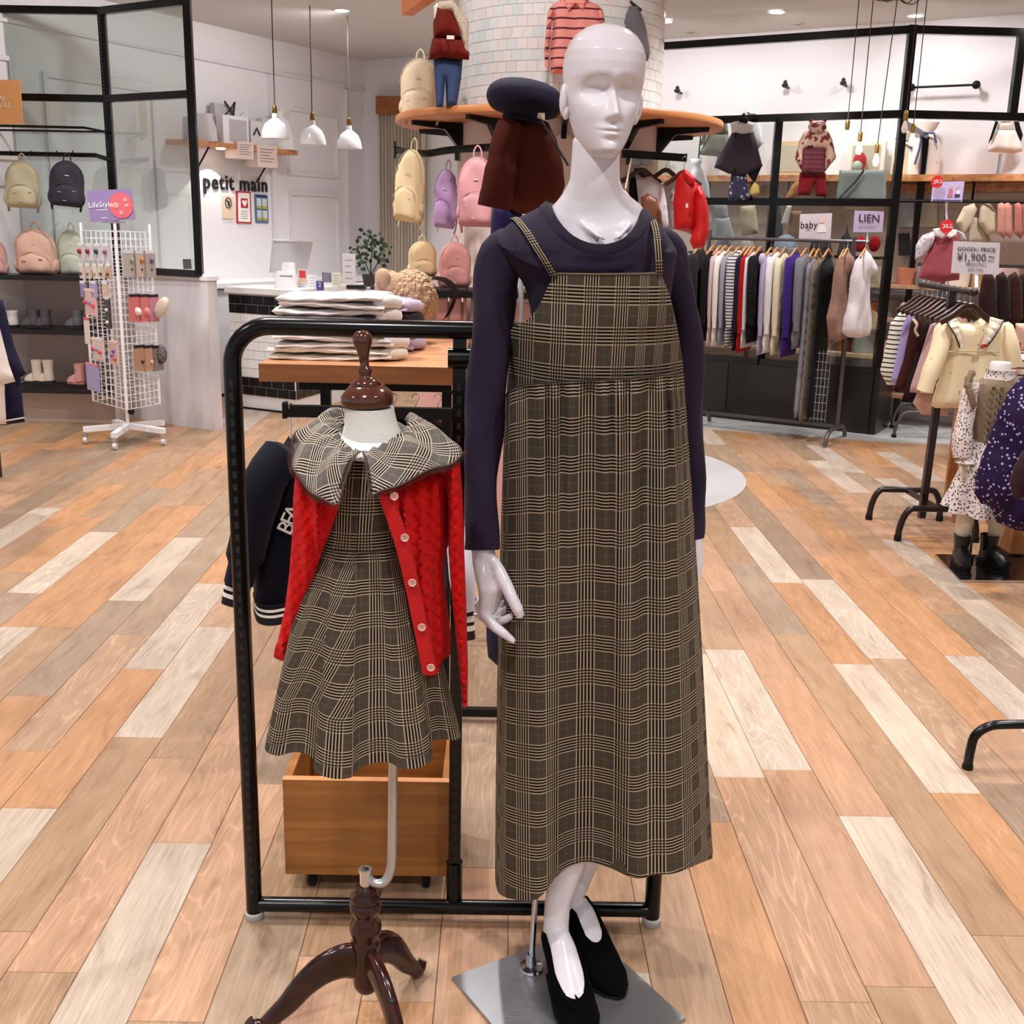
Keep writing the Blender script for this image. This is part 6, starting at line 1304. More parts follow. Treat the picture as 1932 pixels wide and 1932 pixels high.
def wallcard(name, label, pts, m, d=.012, group=None):
    q = [Wp(a, b, LA+LN*d, LN) for a, b in pts]; t = thing(name, label, 'sign', sum(q, Vector())/4, 0, group); part('board', MB().rings([q, [p-LN*(d*.6) for p in q]]), m, t, False, True); return t, q
t, q = wallcard('wall_poster', 'small beige no drinks notice left of the red framed poster', [(420, 369), (440, 370), (441, 413), (421, 412)], mat('#e3cdb2', .6))
nn = LN*.002; mb = MB(); cc9 = (q[0]+q[1]+q[2]+q[3])/4+Vector((0, 0, .04))+LN*.004; mb.tube([cc9+LD*.038*math.cos(a)+Vector((0, 0, .045*math.sin(a))) for a in [2*PI*i/18 for i in range(19)]], .004, 5); mb.bar(cc9+LD*-.027+Vector((0, 0, .03)), cc9+LD*.027-Vector((0, 0, .03)), .006); part('no_drinks_symbol', mb, INK, t, False, True)
part('cup', MB().bar(cc9-Vector((0, 0, .025)), cc9+Vector((0, 0, .015)), .025, .004), INK, t, False, True)
t, q = wallcard('wall_poster', 'red framed poster with a white heart symbol on the white wall', [(446, 360), (473, 362), (475, 422), (447, 421)], mat('#b92434', .5))
def sub(q, u0, v0, u1, v1, e): return [q[0].lerp(q[1], u).lerp(q[3].lerp(q[2], u), v)+LN*e for u, v in ((u0, v0), (u1, v0), (u1, v1), (u0, v1))]
def sq4(t, q, r_, m, nm='print', e=.003): part(nm, MB().rings([sub(q, *r_, e), sub(q, *r_, .0005)]), m, t, False, True)
sq4(t, q, (.1, .05, .9, .95), WPR); sq4(t, q, (.27, .22, .75, .52), mat('#b92434', .5), e=.005)
mb = MB(); hp = [(0, -.035), (.032, 0), (.034, .018), (.02, .028), (0, .016), (-.02, .028), (-.034, .018), (-.032, 0)]; cc9 = sub(q, .51, .36, .51, .36, .008)[0]; mb.add([cc9+LD*a+Vector((0, 0, b)) for a, b in hp], [tuple(range(8))]); part('heart', mb, WPR, t, False, True)
for k in range(5): sq4(t, q, (.25, .6+k*.06, .75-.05*(k % 2), .62+k*.06), GRY, 'small_print')
t, q = wallcard('wall_poster', 'blue poster with four white panels right of the red framed poster', [(481, 366), (505, 368), (507, 421), (483, 420)], mat('#51729e', .5))
for u in (.1, .54):
    for v in (.14, .56): sq4(t, q, (u, v, u+.36, v+.27), mat('#cfd8d4', .5), 'picture'); sq4(t, q, (u, v+.28, u+.36, v+.36), mat('#b9b23c', .5), 'yellow_caption')
sq4(t, q, (.1, .03, .9, .09), mat('#1c2a44', .5))
f0, f1 = Wp(365, 264, LA+LN*.24, LN), Wp(562, 284, LA+LN*.24, LN); zsh = (f0.z+f1.z)/2
sA, sB = (f0-LA).dot(LD), (f1-LA).dot(LD); ws = thing('wooden_shelf', 'long wooden wall shelf above the black petit main letters', 'shelf', onL((sA+sB)/2, .12, zsh))
wbox('shelf_board', sA-.08, sB, zsh-.04, zsh, .002, .24, WOOD, ws)
for s in (sA+.2, sB-.33): mb = MB(); mb.bar(onL(s, .01, zsh-.30), onL(s, .22, zsh-.045), .012); part('bracket', mb, BLK, ws, False, True)
pl_ = Wp(416, 272, LA+LN*.16, LN); downl((pl_.x, pl_.y), 'x') if False else None
tl_ = thing('shelf_light', 'small round lit spotlight under the wooden wall shelf', 'light', (pl_.x, pl_.y, zsh-.041)); part('lamp', MB().lathe([(0, -.012), (.035, -.01), (.042, 0), (0, 0)], seg=16), mat('#fff2dc', .5, emit=10), tl_)
ll = bpy.data.lights.new('shelf_spot', 'SPOT'); ll.energy = 14; ll.spot_size = 1.7; ll.color = (1, .93, .85); lo_ = bpy.data.objects.new('shelf_spot', ll); sc.collection.objects.link(lo_); lo_.parent = tl_; lo_.location = (0, 0, -.03)
for nm, a in (('price_notice', [(448, 266), (478, 269), (479, 301), (449, 298)]), ('price_notice', [(485, 273), (522, 276), (524, 317), (487, 314)])):
    t, q = wallcard(nm, 'pale pink notice hanging from the wall shelf edge, the %s one' % ('smaller left' if a[0][0] < 460 else 'larger right'), a, mat('#e6cfc6', .6), .25)
    for k in range(5): sq4(t, q, (.12, .16+.14*k, .85-.1*(k % 3), .2+.14*k), GRY, 'small_print', .002)
def gbox(label, s0, s1, h, d0, d1, m, cat='gift box'):
    p = onL((s0+s1)/2, (d0+d1)/2, zsh+.001); t = thing('gift_box', label, cat, p, 0, 'gift boxes on the wall shelf'); mb = MB(); wbar(mb, s0, s1, zsh+.001, zsh+h, d0, d1); part('box', mb, m, t, False, True); return t
def sh(px): return (Wp(px, 270, LA+LN*.2, LN)-LA).dot(LD)
t = gbox('grey gift box standing at the back of the wall shelf with a black bow', sh(424), sh(452), .34, .04, .1, mat('#bdbabc', .5))
bwp = onL(sh(450), .12, zsh+.30); part('bow', MB().tube([bwp+LD*-.09+Vector((0, 0, -.07)), bwp, bwp+LD*.08+Vector((0, 0, -.1))], .008, 6), INK, t, True, True); part('bow', MB().tube([bwp+LD*-.07+Vector((0, 0, .06)), bwp, bwp+LD*.06+Vector((0, 0, .07)), bwp+LD*.02+Vector((0, 0, -.12))], .01, 6), INK, t, True, True)
t = gbox('white gift box with a clear window in the middle of the wall shelf', sh(422), sh(470), .24, .12, .2, WHT); mb = MB(); wbar(mb, sh(434), sh(466), zsh+.03, zsh+.21, .2, .205); part('window', mb, mat('#b7b5b9', .15), t, False, True)
t = gbox('white dotted gift box right of the bow', sh(456), sh(487), .32, .04, .1, pattern('m_dotbox', '#dddbdc', '#77747a', 'dots', 22, .16))
t = gbox('white gift bag with a black bow behind the first pendant', sh(474), sh(505), .22, .12, .2, mat('#d5d3d5', .5)); part('bow', MB().tube([onL(sh(478), .21, zsh+.1), onL(sh(484), .21, zsh+.16), onL(sh(490), .21, zsh+.1)], .008, 6), INK, t, True, True)
t = gbox('grey white gift box behind the first pendant shade', sh(500), sh(526), .26, .1, .18, mat('#cfcdd0', .5))
tag(part('clear_bag', MB().rings([ell(*onL(sh(393), .14, zsh+z)[:], rx, .05, 14, .6) for z, rx in ((.002, .13), (.12, .12), (.2, .09), (.23, .1))]), mat('#d2d0d4', .2), None, True, True), 'clear crinkled bag at the left end of the wall shelf', 'bag')
tag(part('white_pouch', MB().rings([ell(*onL(sh(538), .14, zsh+z)[:], rx, .07, 16) for z, rx in ((.002, .14), (.12, .13), (.26, .09), (.3, .04), (.34, .07))]), mat('#e2e0e2', .6), None, True, True), 'white cloth gift pouch at the right end of the wall shelf', 'pouch')
# pendants over the desk
for px, yb, Y_, wpx, w_ in ((520, 262, 9.0, 26, 'first'), (590, 273, 9.4, 24, 'second'), (659, 281, 9.8, 23, 'third')):
    p = W(px, yb, Y_); rr9 = wpx*Y_/FPX; t = thing('pendant_lamp', '%s white metal bell pendant lamp counted from the wall shelf' % w_, 'lamp', p, 0, 'white pendant lamps over the cash desk')
    part('shade', MB().lathe([(rr9, 0), (rr9*1.0, .006), (rr9*.97, .03), (rr9*.88, .07), (rr9*.7, .11), (rr9*.42, .135), (rr9*.22, .15), (rr9*.2, .185), (0, .19)], seg=28), mat('#d9d7d8', .25), t)
    part('bulb_glow', MB().lathe([(0, .003), (rr9*.96, .003), (rr9*.9, .001), (0, .001)], seg=24), mat('#fff6ea', .5, emit=4), t)
    part('socket', MB().lathe([(.0, .185), (.018, .185), (.02, .2), (.015, .235), (.006, .25), (0, .25)], seg=14), mat('#8a6a30', .3, 1.), t); part('cable', MB().tube([(0, 0, .25), (0, 0, ZC-p.z-.001)], .0045, 6), mat('#4a433c', .6), t)
# curtain and pelmet in the far corner
def Wr(px, py, d=0): return Wp(px, py, CN+RN*d, RN)
pm = struct('trim_12', MB().rings([[Wr(709, 181, .001), Wr(800, 181, .001), Wr(800, 181, .16), Wr(709, 181, .16)], [Wr(709, 215, .001), Wr(800, 215, .001), Wr(800, 215, .16), Wr(709, 215, .16)]]), woodmat('m_pelmet', '#8a5020', '#a4642c', (4, 4, 30)))
cu = thing('curtain', 'long beige gathered curtain in the corner behind the backpacks', 'curtain', Wr(750, 400, .1)); p0, p1 = Wr(716, 215, .09), Wr(800, 215, .09); zt9 = p0.z
mb = MB(); rows = []
for i in range(13): rows.append([p0.lerp(p1, j/90)+RN*(.035*math.sin(j*.95+.4*math.sin(j*.21+i*.12)))+Vector((0, 0, (.05-zt9)*i/12)) for j in range(91)])
sheet(mb, rows, .004); part('drape', mb, fab('#c6bbac', .06, .2, .1), cu, True, True)
# potted plant
plp = W(700, 530, 9.7); pt_ = thing('potted_plant', 'bushy dark green potted plant on the cash desk', 'plant', (plp.x, plp.y, .985)); LF = [mat(h, .45) for h in ('#1c3318', '#24401d', '#142812')]
part('pot', MB().lathe([(0, 0), (.06, 0), (.08, .1), (.075, .1), (0, .09)], seg=20), mat('#3c3836', .6), pt_)
rl = random.Random(9); part('stems', MB().tube([(0, 0, .09), (.0, 0, .2), (.02, 0, .34)], .006, 5).tube([(0, 0, .09), (-.05, 0, .2), (-.12, 0, .26)], .005, 5).tube([(0, 0, .09), (.06, 0, .2), (.13, 0, .22)], .005, 5), LF[0], pt_)
for i in range(90):
    a, b, r_ = rl.uniform(0, 2*PI), rl.uniform(-.6, 1.4), rl.uniform(.08, .19); cpt = Vector((r_*math.cos(a)*math.cos(b)*1.0, r_*.7*math.sin(a)*math.cos(b), .26+r_*math.sin(b)*1.15)); 
    e1_ = Vector((rl.uniform(-1, 1), rl.uniform(-.6, .2), rl.uniform(-.9, .4))).normalized(); e2_ = e1_.cross(Vector((0, -1, .3))).normalized(); s_ = rl.uniform(.032, .052); up_ = e1_.cross(e2_)*.006
    mb = MB(); o_ = [(0, 0), (.25, .3), (.55, .36), (.85, .18), (1.05, 0), (.85, -.18), (.55, -.36), (.25, -.3)]; V_ = [cpt+e1_*(u*s_)+e2_*(v*s_)+(up_ if v == 0 else up_*0) for u, v in o_]; mb.add(V_+[v-Vector((0, -.002, .001)) for v in V_], [tuple(range(8)), tuple(range(15, 7, -1))]+[(i2, (i2+1) % 8, 8+(i2+1) % 8, 8+i2) for i2 in range(8)])
    part('leaf', mb, rl.choice(LF), pt_, False)
# ================================================================ RIGHT BAY: LONG CLOTHES RAIL
R0 = Vector((1.55, 8.72, 0)); R1 = Vector((2.63, 8.06, 0)); Rd = (R1-R0).normalized(); Rq = Vector((Rd.y, -Rd.x, 0)); Rq = Rq if Rq.y < 0 else -Rq      # Rq points to the viewer
zr1 = (Wp(1345, 447, R0, Rq).z+Wp(1620, 458, R0, Rq).z)/2
def onR(px): p = Wp(px, 455, R0, Rq); return Vector((p.x, p.y, 0))
t = thing('clothes_rail', 'long grey clothes rail packed with garments in front of the glass partition', 'clothes rack', (2.1, 8.4, 0))
GM = mat('#5a565a', .35, .6)
pa, pb_ = onR(1338), onR(1640)
part('rail', MB().tube([pa+Vector((0,0,zr1)), pb_+Vector((0,0,zr1))], .013, 10), GM, t, True, True)
for px in (1338, 1612):
    p = onR(px); part('post', MB().bar(p+Vector((0,0,.10)), p+Vector((0,0,zr1+(.06 if px < 1400 else .03))), .028), GM, t, False, True)
    part('foot', MB().tube(catmull([p+Rq*.28+Vector((0,0,.012)), p+Rq*.24+Vector((0,0,.085)), p+Rq*.14+Vector((0,0,.11)), p+Vector((0,0,.11)), p-Rq*.16+Vector((0,0,.105)), p-Rq*.24+Vector((0,0,.05)), p-Rq*.26+Vector((0,0,.012))], 4), .016, 10), GM, t, True, True)
part('base_bar', MB().bar(onR(1338)+Vector((0,0,.12)), onR(1612)+Vector((0,0,.12)), .024), GM, t, False, True)
def sideg(px, hem, w, dep, m, nm, label, top=0, sl=1, fuzzy=0, kind='garment', wood=True, o0=None, ex=None, hemo=0):
    """garment on a hanger hung across a rail"""
    o = (o0 or onR(px)); ztop = zr1-.085-top if o0 is None else o0.z; o = Vector((o.x, o.y, ztop)); ex = (ex or -Rq)
    zh = W(px, hem, o.y).z; L_ = ztop-zh
    out = [(-w*.16, 0), (w*.16, 0), (w*.42, -.035), (w*.5, -.09), (w*.44, -L_*.5), (w*.5, -L_), (0, -L_-hemo), (-w*.5, -L_), (-w*.44, -L_*.5), (-w*.5, -.09), (-w*.42, -.035)]
    t = thing(nm, label, kind, (o.x, o.y, ztop-L_), 0, 'garments on the long clothes rail' if o0 is None else 'garments on the childrens rack'); n_ = Vector((ex.y, -ex.x, 0)); n_ = -n_
    mb = MB(); mb.puff(out, dep, w*.3, w/5.5, fold_v(70, .004, px*.1), o=o, ex=ex, ey=n_); part('body', mb, m, t, True, True, ang=80)
    if sl:
        for s in (-1, 1):
            q = [o+ex*(s*w*.42)+Vector((0,0,-.04)), o+ex*(s*w*.5)+n_*(-dep*.15)+Vector((0,0,-L_*.25)), o+ex*(s*w*.5)-n_*(dep*.25)+Vector((0,0,-L_*.5)), o+ex*(s*w*.46)-n_*(dep*.3)+Vector((0,0,-L_*sl*.8))]
            part('sleeve', MB().tube(catmull(q, 4), [dep*.35]+[dep*.55]*8+[dep*.5]*2+[dep*.38]*2, 10), m, t, True, True)
    if o0 is None: hanger(Vector((o.x, o.y, zr1+.012)), ex, w*.42, HW if wood else HD, 'pale wooden hanger holding the '+' '.join(label.split()[:8]), None, hook=.075)
    return t
STG = pattern('m_grey_stripe', '#cfccd0', '#4e4a52', 'stripe', 42, .42)
SPK = pattern('m_sparkle', '#0c0b10', '#c9c6cc', 'dots', 150, .12)
for a in ((1322, 646, .34, .08, fab('#231e22'), 'charcoal_jacket', 'charcoal jacket leftmost on the long clothes rail'), (1346, 643, .32, .05, fab('#0b0b0e'), 'black_shirt', 'black top second from the left on the long rail', .01),
          (1359, 650, .32, .035, fab('#c9b0b4'), 'pink_shirt', 'pale pink top on the long rail between black and white ones', .01), (1369, 651, .34, .04, fab('#e9e3de'), 'white_shirt', 'white top on the long rail left of the grey one', .01),
          (1381, 650, .33, .04, fab('#9a98a6'), 'grey_shirt', 'plain grey top on the long rail left of the striped one', .01), (1396, 652, .36, .06, STG, 'striped_shirt', 'grey and white striped top on the long rail', .0),
          (1409, 660, .33, .04, fab('#14122a'), 'navy_shirt', 'dark navy top on the long rail left of the red one', .01), (1417, 663, .33, .04, fab('#a8060c'), 'red_shirt', 'narrow red top on the long rail', .01),
          (1424, 655, .31, .04, fab('#d5d3d8'), 'pale_grey_shirt', 'pale grey top on the long rail right of the red one', .01), (1436, 645, .34, .07, SPK, 'speckled_shirt', 'black top with white specks on the long rail', .0),
          (1456, 668, .32, .045, fab('#a99cbd'), 'lilac_shirt', 'lilac top with a fluffy shoulder on the long rail', .01), (1468, 664, .34, .05, fab('#dfdce0'), 'white_cardigan', 'white long sleeved cardigan on the long rail', .0),
          (1483, 668, .33, .05, fab('#dcd3b4'), 'cream_shirt', 'cream yellow top on the long rail left of the purple one', .01), (1504, 672, .35, .06, fab('#3b1c74'), 'purple_sweater', 'vivid purple sweater on the long rail', .0),
          (1523, 657, .34, .06, fab('#77757f'), 'grey_sleeved_dress', 'black top with full grey sleeves on the long rail', .0), (1537, 786, .26, .05, fab('#86848c'), 'long_grey_skirt', 'long grey pleated garment reaching nearly to the rail base', .04, 0),
          (1546, 794, .24, .04, fab('#8d8474'), 'khaki_trousers', 'long khaki garment right of the grey pleated one', .04, 0), (1565, 786, .34, .07, fab('#09090b'), 'black_overalls', 'long black overalls on the long rail', .03, 0),
          (1594, 640, .28, .04, fab('#3a1216'), 'maroon_shirt', 'maroon top hidden between brown and white fleece', .02)):
    sideg(*a)
mb = MB(); p = onR(1453)+Rq*.15; p.z = zr1-.14; mb.ball(p, .034, 10, (.8, .8, 1.3)); part('x', mb, fab('#c0b3d2', .1, 1), None, True, True); bpy.data.objects['x'].name = 'lilac_pompom'; tag(bpy.data.objects['lilac_pompom'], 'fluffy lilac shoulder trim on the lilac top', 'trim')
for nm, lb, m, pts, Y9 in (('brown_fleece_vest', 'brown fluffy hooded vest second from the right on the long rail', fab('#8f6f60', .2, 1.0), [(1588, 480), (1600, 474), (1611, 486), (1613, 503), (1602, 520), (1600, 560), (1603, 615), (1598, 636), (1580, 646), (1563, 640), (1559, 600), (1568, 560), (1572, 520), (1578, 495)], 8.0),
        ('white_fleece_coat', 'white fluffy hooded coat rightmost on the long rail', fab('#ddd5d9', .12, 1.0), [(1626, 476), (1634, 470), (1644, 482), (1657, 505), (1654, 517), (1643, 522), (1641, 560), (1645, 605), (1642, 632), (1622, 638), (1600, 636), (1588, 628), (1592, 598), (1600, 568), (1604, 525), (1612, 495)], 7.92)):
    puffthing(nm, lb, 'garment', pts, Y9, .17, m, 'garments on the long clothes rail', R=.08, res=.022, fold=fold_v(60, .012, 1, .3))
    hanger(W(pts[1][0], 456, Y9), -Rq, .12, HW, 'pale wooden hanger holding the '+' '.join(lb.split()[:4]), None, hook=.05)
mb = MB()
for i in range(5): a = onR(1580)+Rq*.12+Rd*(i*.028-.05); mb.bar(a+Vector((0,0,.16)), a+Vector((0,0,.68)), .003)
for i in range(9): a = onR(1580)+Rq*.12+Rd*-.05; mb.bar(a+Vector((0,0,.18+i*.06)), a+Rd*.112+Vector((0,0,.18+i*.06)), .003)
tag(part('wire_panel', mb, mat('#9a989c', .5), None, False, True), 'thin white window check on the long black garment', 'pattern')
# items just behind: shelf, hats, bags, hanging outfits
bs = thing('inner_shelf', 'black shelf behind the glass carrying hats and baskets', 'shelf', (2.3, 9.1, 0)); z7 = W(1500, 480, 8.95).z
sa, sb = v3(D_, 0)+rd*.4-rn*.12, v3(E_, 0)-rd*.1-rn*.12
part('board', MB().bar(sa-rn*.12+Vector((0,0,z7-.01)), sb-rn*.12+Vector((0,0,z7-.01)), .22, .02), BLKM, bs, False, True); part('board', MB().bar(sa-rn*.12+Vector((0,0,.80)), sb-rn*.12+Vector((0,0,.80)), .22, .02), mat('#b8a68e', .5), bs, False, True)
for s in (sa, sb): part('upright', MB().bar(s-rn*.2+Vector((0,0,.45)), s-rn*.2+Vector((0,0,z7)), .025), BLKM, bs, False, True)
def onS(px, f=-.12): return Wp(px, 470, v3(D_, 0)-rn*(.12+.12), rn)
def hat(px, r_, h, m, nm, label, sc3=(1, .9, 1), group='hats on the shelf behind the long rail', peak=0):
    p = onS(px); p.z = z7+.001; t = thing(nm, label, 'hat', p, 0, group)
    part('crown', MB().lathe([(r_, .0), (r_*1.02, h*.3), (r_*.9, h*.6), (r_*.6, h*.85), (r_*.2, h), (.001, h*(1.0+peak))], seg=20), m, t); part('brim', MB().lathe([(r_*1.0, .0), (r_*1.1, .005), (r_*1.1, h*.25), (r_*1.0, h*.27)], seg=20), m, t); return t
hat(1363, .07, .12, fab('#a9a8b0'), 'bucket_hat', 'pale grey hat at the left end of the shelf behind the rail'); hat(1408, .07, .12, fab('#b3a29c'), 'bucket_hat', 'dusty beige hat right of the pale grey one')
hat(1482, .10, .15, fab('#8f9aae'), 'knit_hat', 'wide blue grey knitted hat in the middle of the shelf'); hat(1548, .085, .15, fab('#0b0b0d', sheen=.1), 'cat_eared_hat', 'black pointy eared knitted hat behind the long rail', peak=.25)
hat(1595, .055, .17, fab('#111317'), 'pixie_hat', 'black pixie hat with a tip behind the long rail', peak=.35)
for px, lb in ((1622, 'left'), (1650, 'right')): tag(part('red_mitten', MB().ball(W(px, 460, 8.5), .055, 14, (.85, .5, 1.1)), fab('#8a0c16'), None, True, True), '%s of two dark red knitted mittens by the LIEN card' % lb, 'mitten', 'dark red mittens')
for k, (px, w_, h_, hx_, lb) in enumerate(((1350, .14, .17, '#8d908e', 'grey'), (1385, .13, .15, '#b6b28f', 'olive'), (1415, .12, .2, '#c9a48c', 'peach'), (1445, .13, .16, '#9fb0a4', 'green grey'), (1480, .16, .1, '#b9b7bb', 'silver'), (1620, .12, .14, '#b89878', 'brown teddy'), (1640, .09, .12, '#c9ad86', 'tan teddy'))):
    p = Wp(px, 650, v3(D_, 0)-rn*.24, rn); p.z = .811; tag(part('soft_bag', MB().rings([ell(p.x, p.y, .811+z*h_, rx*w_/2, .05, 14) for z, rx in ((0, .8), (.2, 1), (.7, .95), (.9, .7), (1, .3))]), fab(hx_), None, True, True), '%s soft item on the low shelf under the long rail' % lb, 'bag', 'soft goods under the long rail')
BG = 'outfits hanging behind the glass partition'
def outfit(name, label, cat, pieces, Y, group=BG):
    c0 = pieces[0][1]; p = W(sum(a for a, b in c0)/len(c0), max(b for a, b in c0), Y); t = thing(name, label, cat, p, 0, group)
    for nm, pts, dy, dep, m in pieces:
        puffthing('t', '', '', pts, Y+dy, dep, m, R=.05, fold=fold_v(40, .005), parent=t, pname=nm)
    return t
GG = fab('#8f9284'); CP = fab('#3a343e')
outfit('sage_dress', 'grey green childs dress hanging left of the dark cape', 'dress', [('bodice', [(1340, 226), (1372, 226), (1374, 252), (1335, 254)], 0, .07, GG), ('skirt', [(1337, 252), (1374, 252), (1380, 298), (1318, 292)], 0, .1, fab('#9a9a88')), ('sleeve', [(1335, 228), (1342, 232), (1328, 272), (1319, 276)], -.02, .05, GG)], 9.35)
outfit('white_shirt', 'white childs top with a dark letter hanging behind the dark cape', 'top', [('body', [(1415, 212), (1432, 218), (1440, 270), (1430, 282), (1410, 260)], 0, .06, fab('#dcd9da')), ('hood', [(1408, 210), (1428, 207), (1432, 220), (1412, 222)], -.02, .06, fab('#e2dfe0'))], 9.3)
outfit('dark_cape', 'dark grey poncho cape with white collar and dotted skirt hung on the glass', 'cape', [('cape', [(1380, 248), (1420, 248), (1438, 316), (1407, 330), (1425, 345), (1437, 318), (1402, 335), (1380, 335), (1347, 315)], 0, .07, CP) if False else ('cape', [(1382, 248), (1422, 248), (1439, 314), (1408, 330), (1375, 328), (1347, 315)], 0, .08, CP),
       ('white_collar', [(1378, 232), (1400, 226), (1425, 232), (1420, 250), (1400, 253), (1380, 250)], -.03, .05, fab('#cfccd0')), ('hood', [(1393, 222), (1404, 212), (1412, 224), (1410, 234), (1394, 232)], -.04, .05, fab('#17151a')),
       ('corner', [(1408, 326), (1437, 314), (1424, 346)], .02, .03, fab('#18161b')), ('placket', [(1387, 250), (1390, 250), (1388, 328), (1385, 328)], -.045, .012, fab('#0d0c10')), ('dotted_skirt', [(1380, 325), (1408, 328), (1416, 378), (1373, 378)], .03, .06, pattern('m_dotskirt', '#3d3a52', '#a9a8b8', 'dots', 26, .3))], 9.0)
FL = pattern('m_brownfloral', '#c7a898', '#7a3832', 'blotch', 22, .55)
outfit('floral_hoodie', 'cream hoodie with brown patches over red trousers hung in the glass bay', 'outfit', [('body', [(1516, 250), (1530, 243), (1560, 243), (1570, 262), (1578, 298), (1566, 312), (1555, 326), (1556, 282), (1516, 282), (1514, 326), (1500, 300), (1506, 270)], 0, .09, FL),
       ('hood', [(1524, 240), (1530, 229), (1556, 229), (1560, 242), (1548, 252), (1532, 252)], -.04, .08, FL), ('maroon_panel', [(1514, 280), (1557, 280), (1556, 328), (1512, 326)], -.03, .05, pattern('m_maroonck', '#5a2a34', '#6c3640', 'stripe', 30, .5)),
       ('red_trousers', [(1509, 325), (1558, 326), (1561, 371), (1540, 371), (1536, 345), (1528, 369), (1504, 368)], .03, .07, fab('#6e0c16')), ('ear', [(1527, 232), (1526, 222), (1535, 227)], -.03, .03, fab('#7a1a20')), ('ear', [(1551, 227), (1560, 221), (1559, 232)], -.03, .03, fab('#7a1a20'))], 8.7)
puffthing('storage_bag', 'plain grey storage panel hung behind the glass left of the corner post', 'panel', [(1584, 321), (1673, 321), (1671, 381), (1577, 378)], 8.75, .03, mat('#8f9594', .6), R=.02)
tag(part('black_strap', MB().tube(w3((1630, 321, 8.7), (1612, 345, 8.7), (1580, 377, 8.7)), .008, 6), BLKM, None, True, True), 'black strap running diagonally over the grey panel', 'strap')
puffthing('orange_hat', 'orange pointed childrens hat behind the floral hoodie', 'hat', [(1480, 376), (1492, 352), (1502, 342), (1514, 346), (1510, 372)], 9.0, .08, fab('#c9813c'), R=.05)
puffthing('yellow_charm', 'yellow knitted charm beside the dotted skirt', 'hat', [(1418, 350), (1424, 343), (1432, 350), (1433, 366), (1420, 370), (1413, 366)], 8.95, .06, fab('#c9b060'), R=.04)
outfit('brown_pinafore', 'brown corduroy pinafore over a white blouse behind the glass', 'dress', [('pinafore', [(1490, 398), (1512, 398), (1518, 455), (1486, 455)], 0, .06, fab('#96693e')), ('sleeve', [(1485, 388), (1494, 388), (1486, 425), (1473, 422)], -.02, .04, fab('#dcd6ce'))], 9.2)
outfit('grey_pinafore', 'pale grey childs pinafore below the dark cape', 'dress', [('bodice', [(1340, 385), (1372, 385), (1374, 412), (1345, 414)], 0, .05, fab('#aeadb6')), ('skirt', [(1345, 410), (1376, 410), (1388, 455), (1340, 452)], 0, .08, fab('#b9b8c0'))], 9.35)
outfit('beige_coat', 'beige coat hanging behind the glass left of the middle post', 'coat', [('body', [(1396, 390), (1425, 386), (1432, 440), (1400, 446)], 0, .07, fab('#c3b492'))], 9.35)
outfit('dark_coat', 'long dark coat hanging behind the middle glass post', 'coat', [('body', [(1455, 372), (1470, 370), (1478, 430), (1470, 500), (1452, 500), (1448, 420)], 0, .08, fab('#2a272b'))], 9.3)
# baby / LIEN cards
t, q, *_ = card('baby_sign', 'pale mauve baby card with a baby photo above the long rail', 'sign', [(1510, 404), (1570, 402), (1567, 452), (1507, 454)], 8.55, mat('#c3b5bc', .6)); ctext(t, q, 'baby', .29, .42, .07, INK); lines(t, q, .56, .62, 2, .2, .38, GRY)
mb = MB(); mb.add([onc(q, .7+.07*math.cos(2*PI*i/14), .25+.12*math.sin(2*PI*i/14), .004) for i in range(14)], [tuple(range(14))]); part('printed_face', mb, mat('#d9b3a2', .6), t, False, True); mb = MB(); mb.add([onc(q, .7+.15*math.cos(PI*i/10), .72-.33*math.sin(PI*i/10), .003) for i in range(11)], [tuple(range(11))]); part('printed_body', mb, mat('#ded3d2', .6), t, False, True)
t, q, *_ = card('lien_sign', 'lilac LIEN card on a clip at the right end of the long rail', 'sign', [(1613, 397), (1668, 399), (1665, 438), (1610, 438)], 8.0, mat('#c5b6d8', .6)); ctext(t, q, 'LIEN', .5, .36, .075, INK); lines(t, q, .55, .56, 1, .4, .6, GRY); lines(t, q, .7, .8, 3, .15, .85, GRY, .015)
part('clip', MB().bar(W(1637, 438, 8.0), W(1636, 458, 8.03), .01), CHR, t, False, True)
# ---- back wall of the bay: shelf, pegs, rods, goods
def onB(px, py, d=0): return Wp(px, py, CN+RN*d, RN)
bw = thing('bay_shelf', 'long wooden shelf on the back wall of the right bay', 'shelf', onB(1600, 330, .15)); a, b = onB(1255, 333, .002), onB(1990, 326, .002); zB = (onB(1340, 331, .3).z+onB(1900, 328, .3).z)/2
mb = MB(); a.z = b.z = 0; mb.rings([[p+Vector((0,0,z)) for p in (a, b, b+RN*.3, a+RN*.3)] for z in (zB-.05, zB)]); part('shelf_board', mb, WOOD, bw, False, True)
mb = MB(); mb.rings([[p+Vector((0,0,z)) for p in (a+RN*.02, b+RN*.02, b+RN*.03, a+RN*.03)] for z in (zB-.85, zB-.051)]); part('peg_panel', mb, pattern('m_pegboard', '#c4b2a6', '#8f7f76', 'dots', 30, .14), bw, False, True)
part('hanging_rod', MB().tube([a+RN*.24+Vector((0,0,zB-.2)), b+RN*.24+Vector((0,0,zB-.2))], .012, 8), BLKM, bw, True, True); part('orange_band', MB().bar(onB(1680, 357, .06), onB(1990, 352, .06), .02, .07), WOOD, bw, False, True)
for px in (1260, 1340, 1420, 1490, 1560, 1745, 1840): p = onB(px, 330, .2); part('bracket', MB().bar(Vector((p.x, p.y, zB-.051)), Vector((p.x, p.y, zB-.2)), .014), BLKM, bw, False, True)
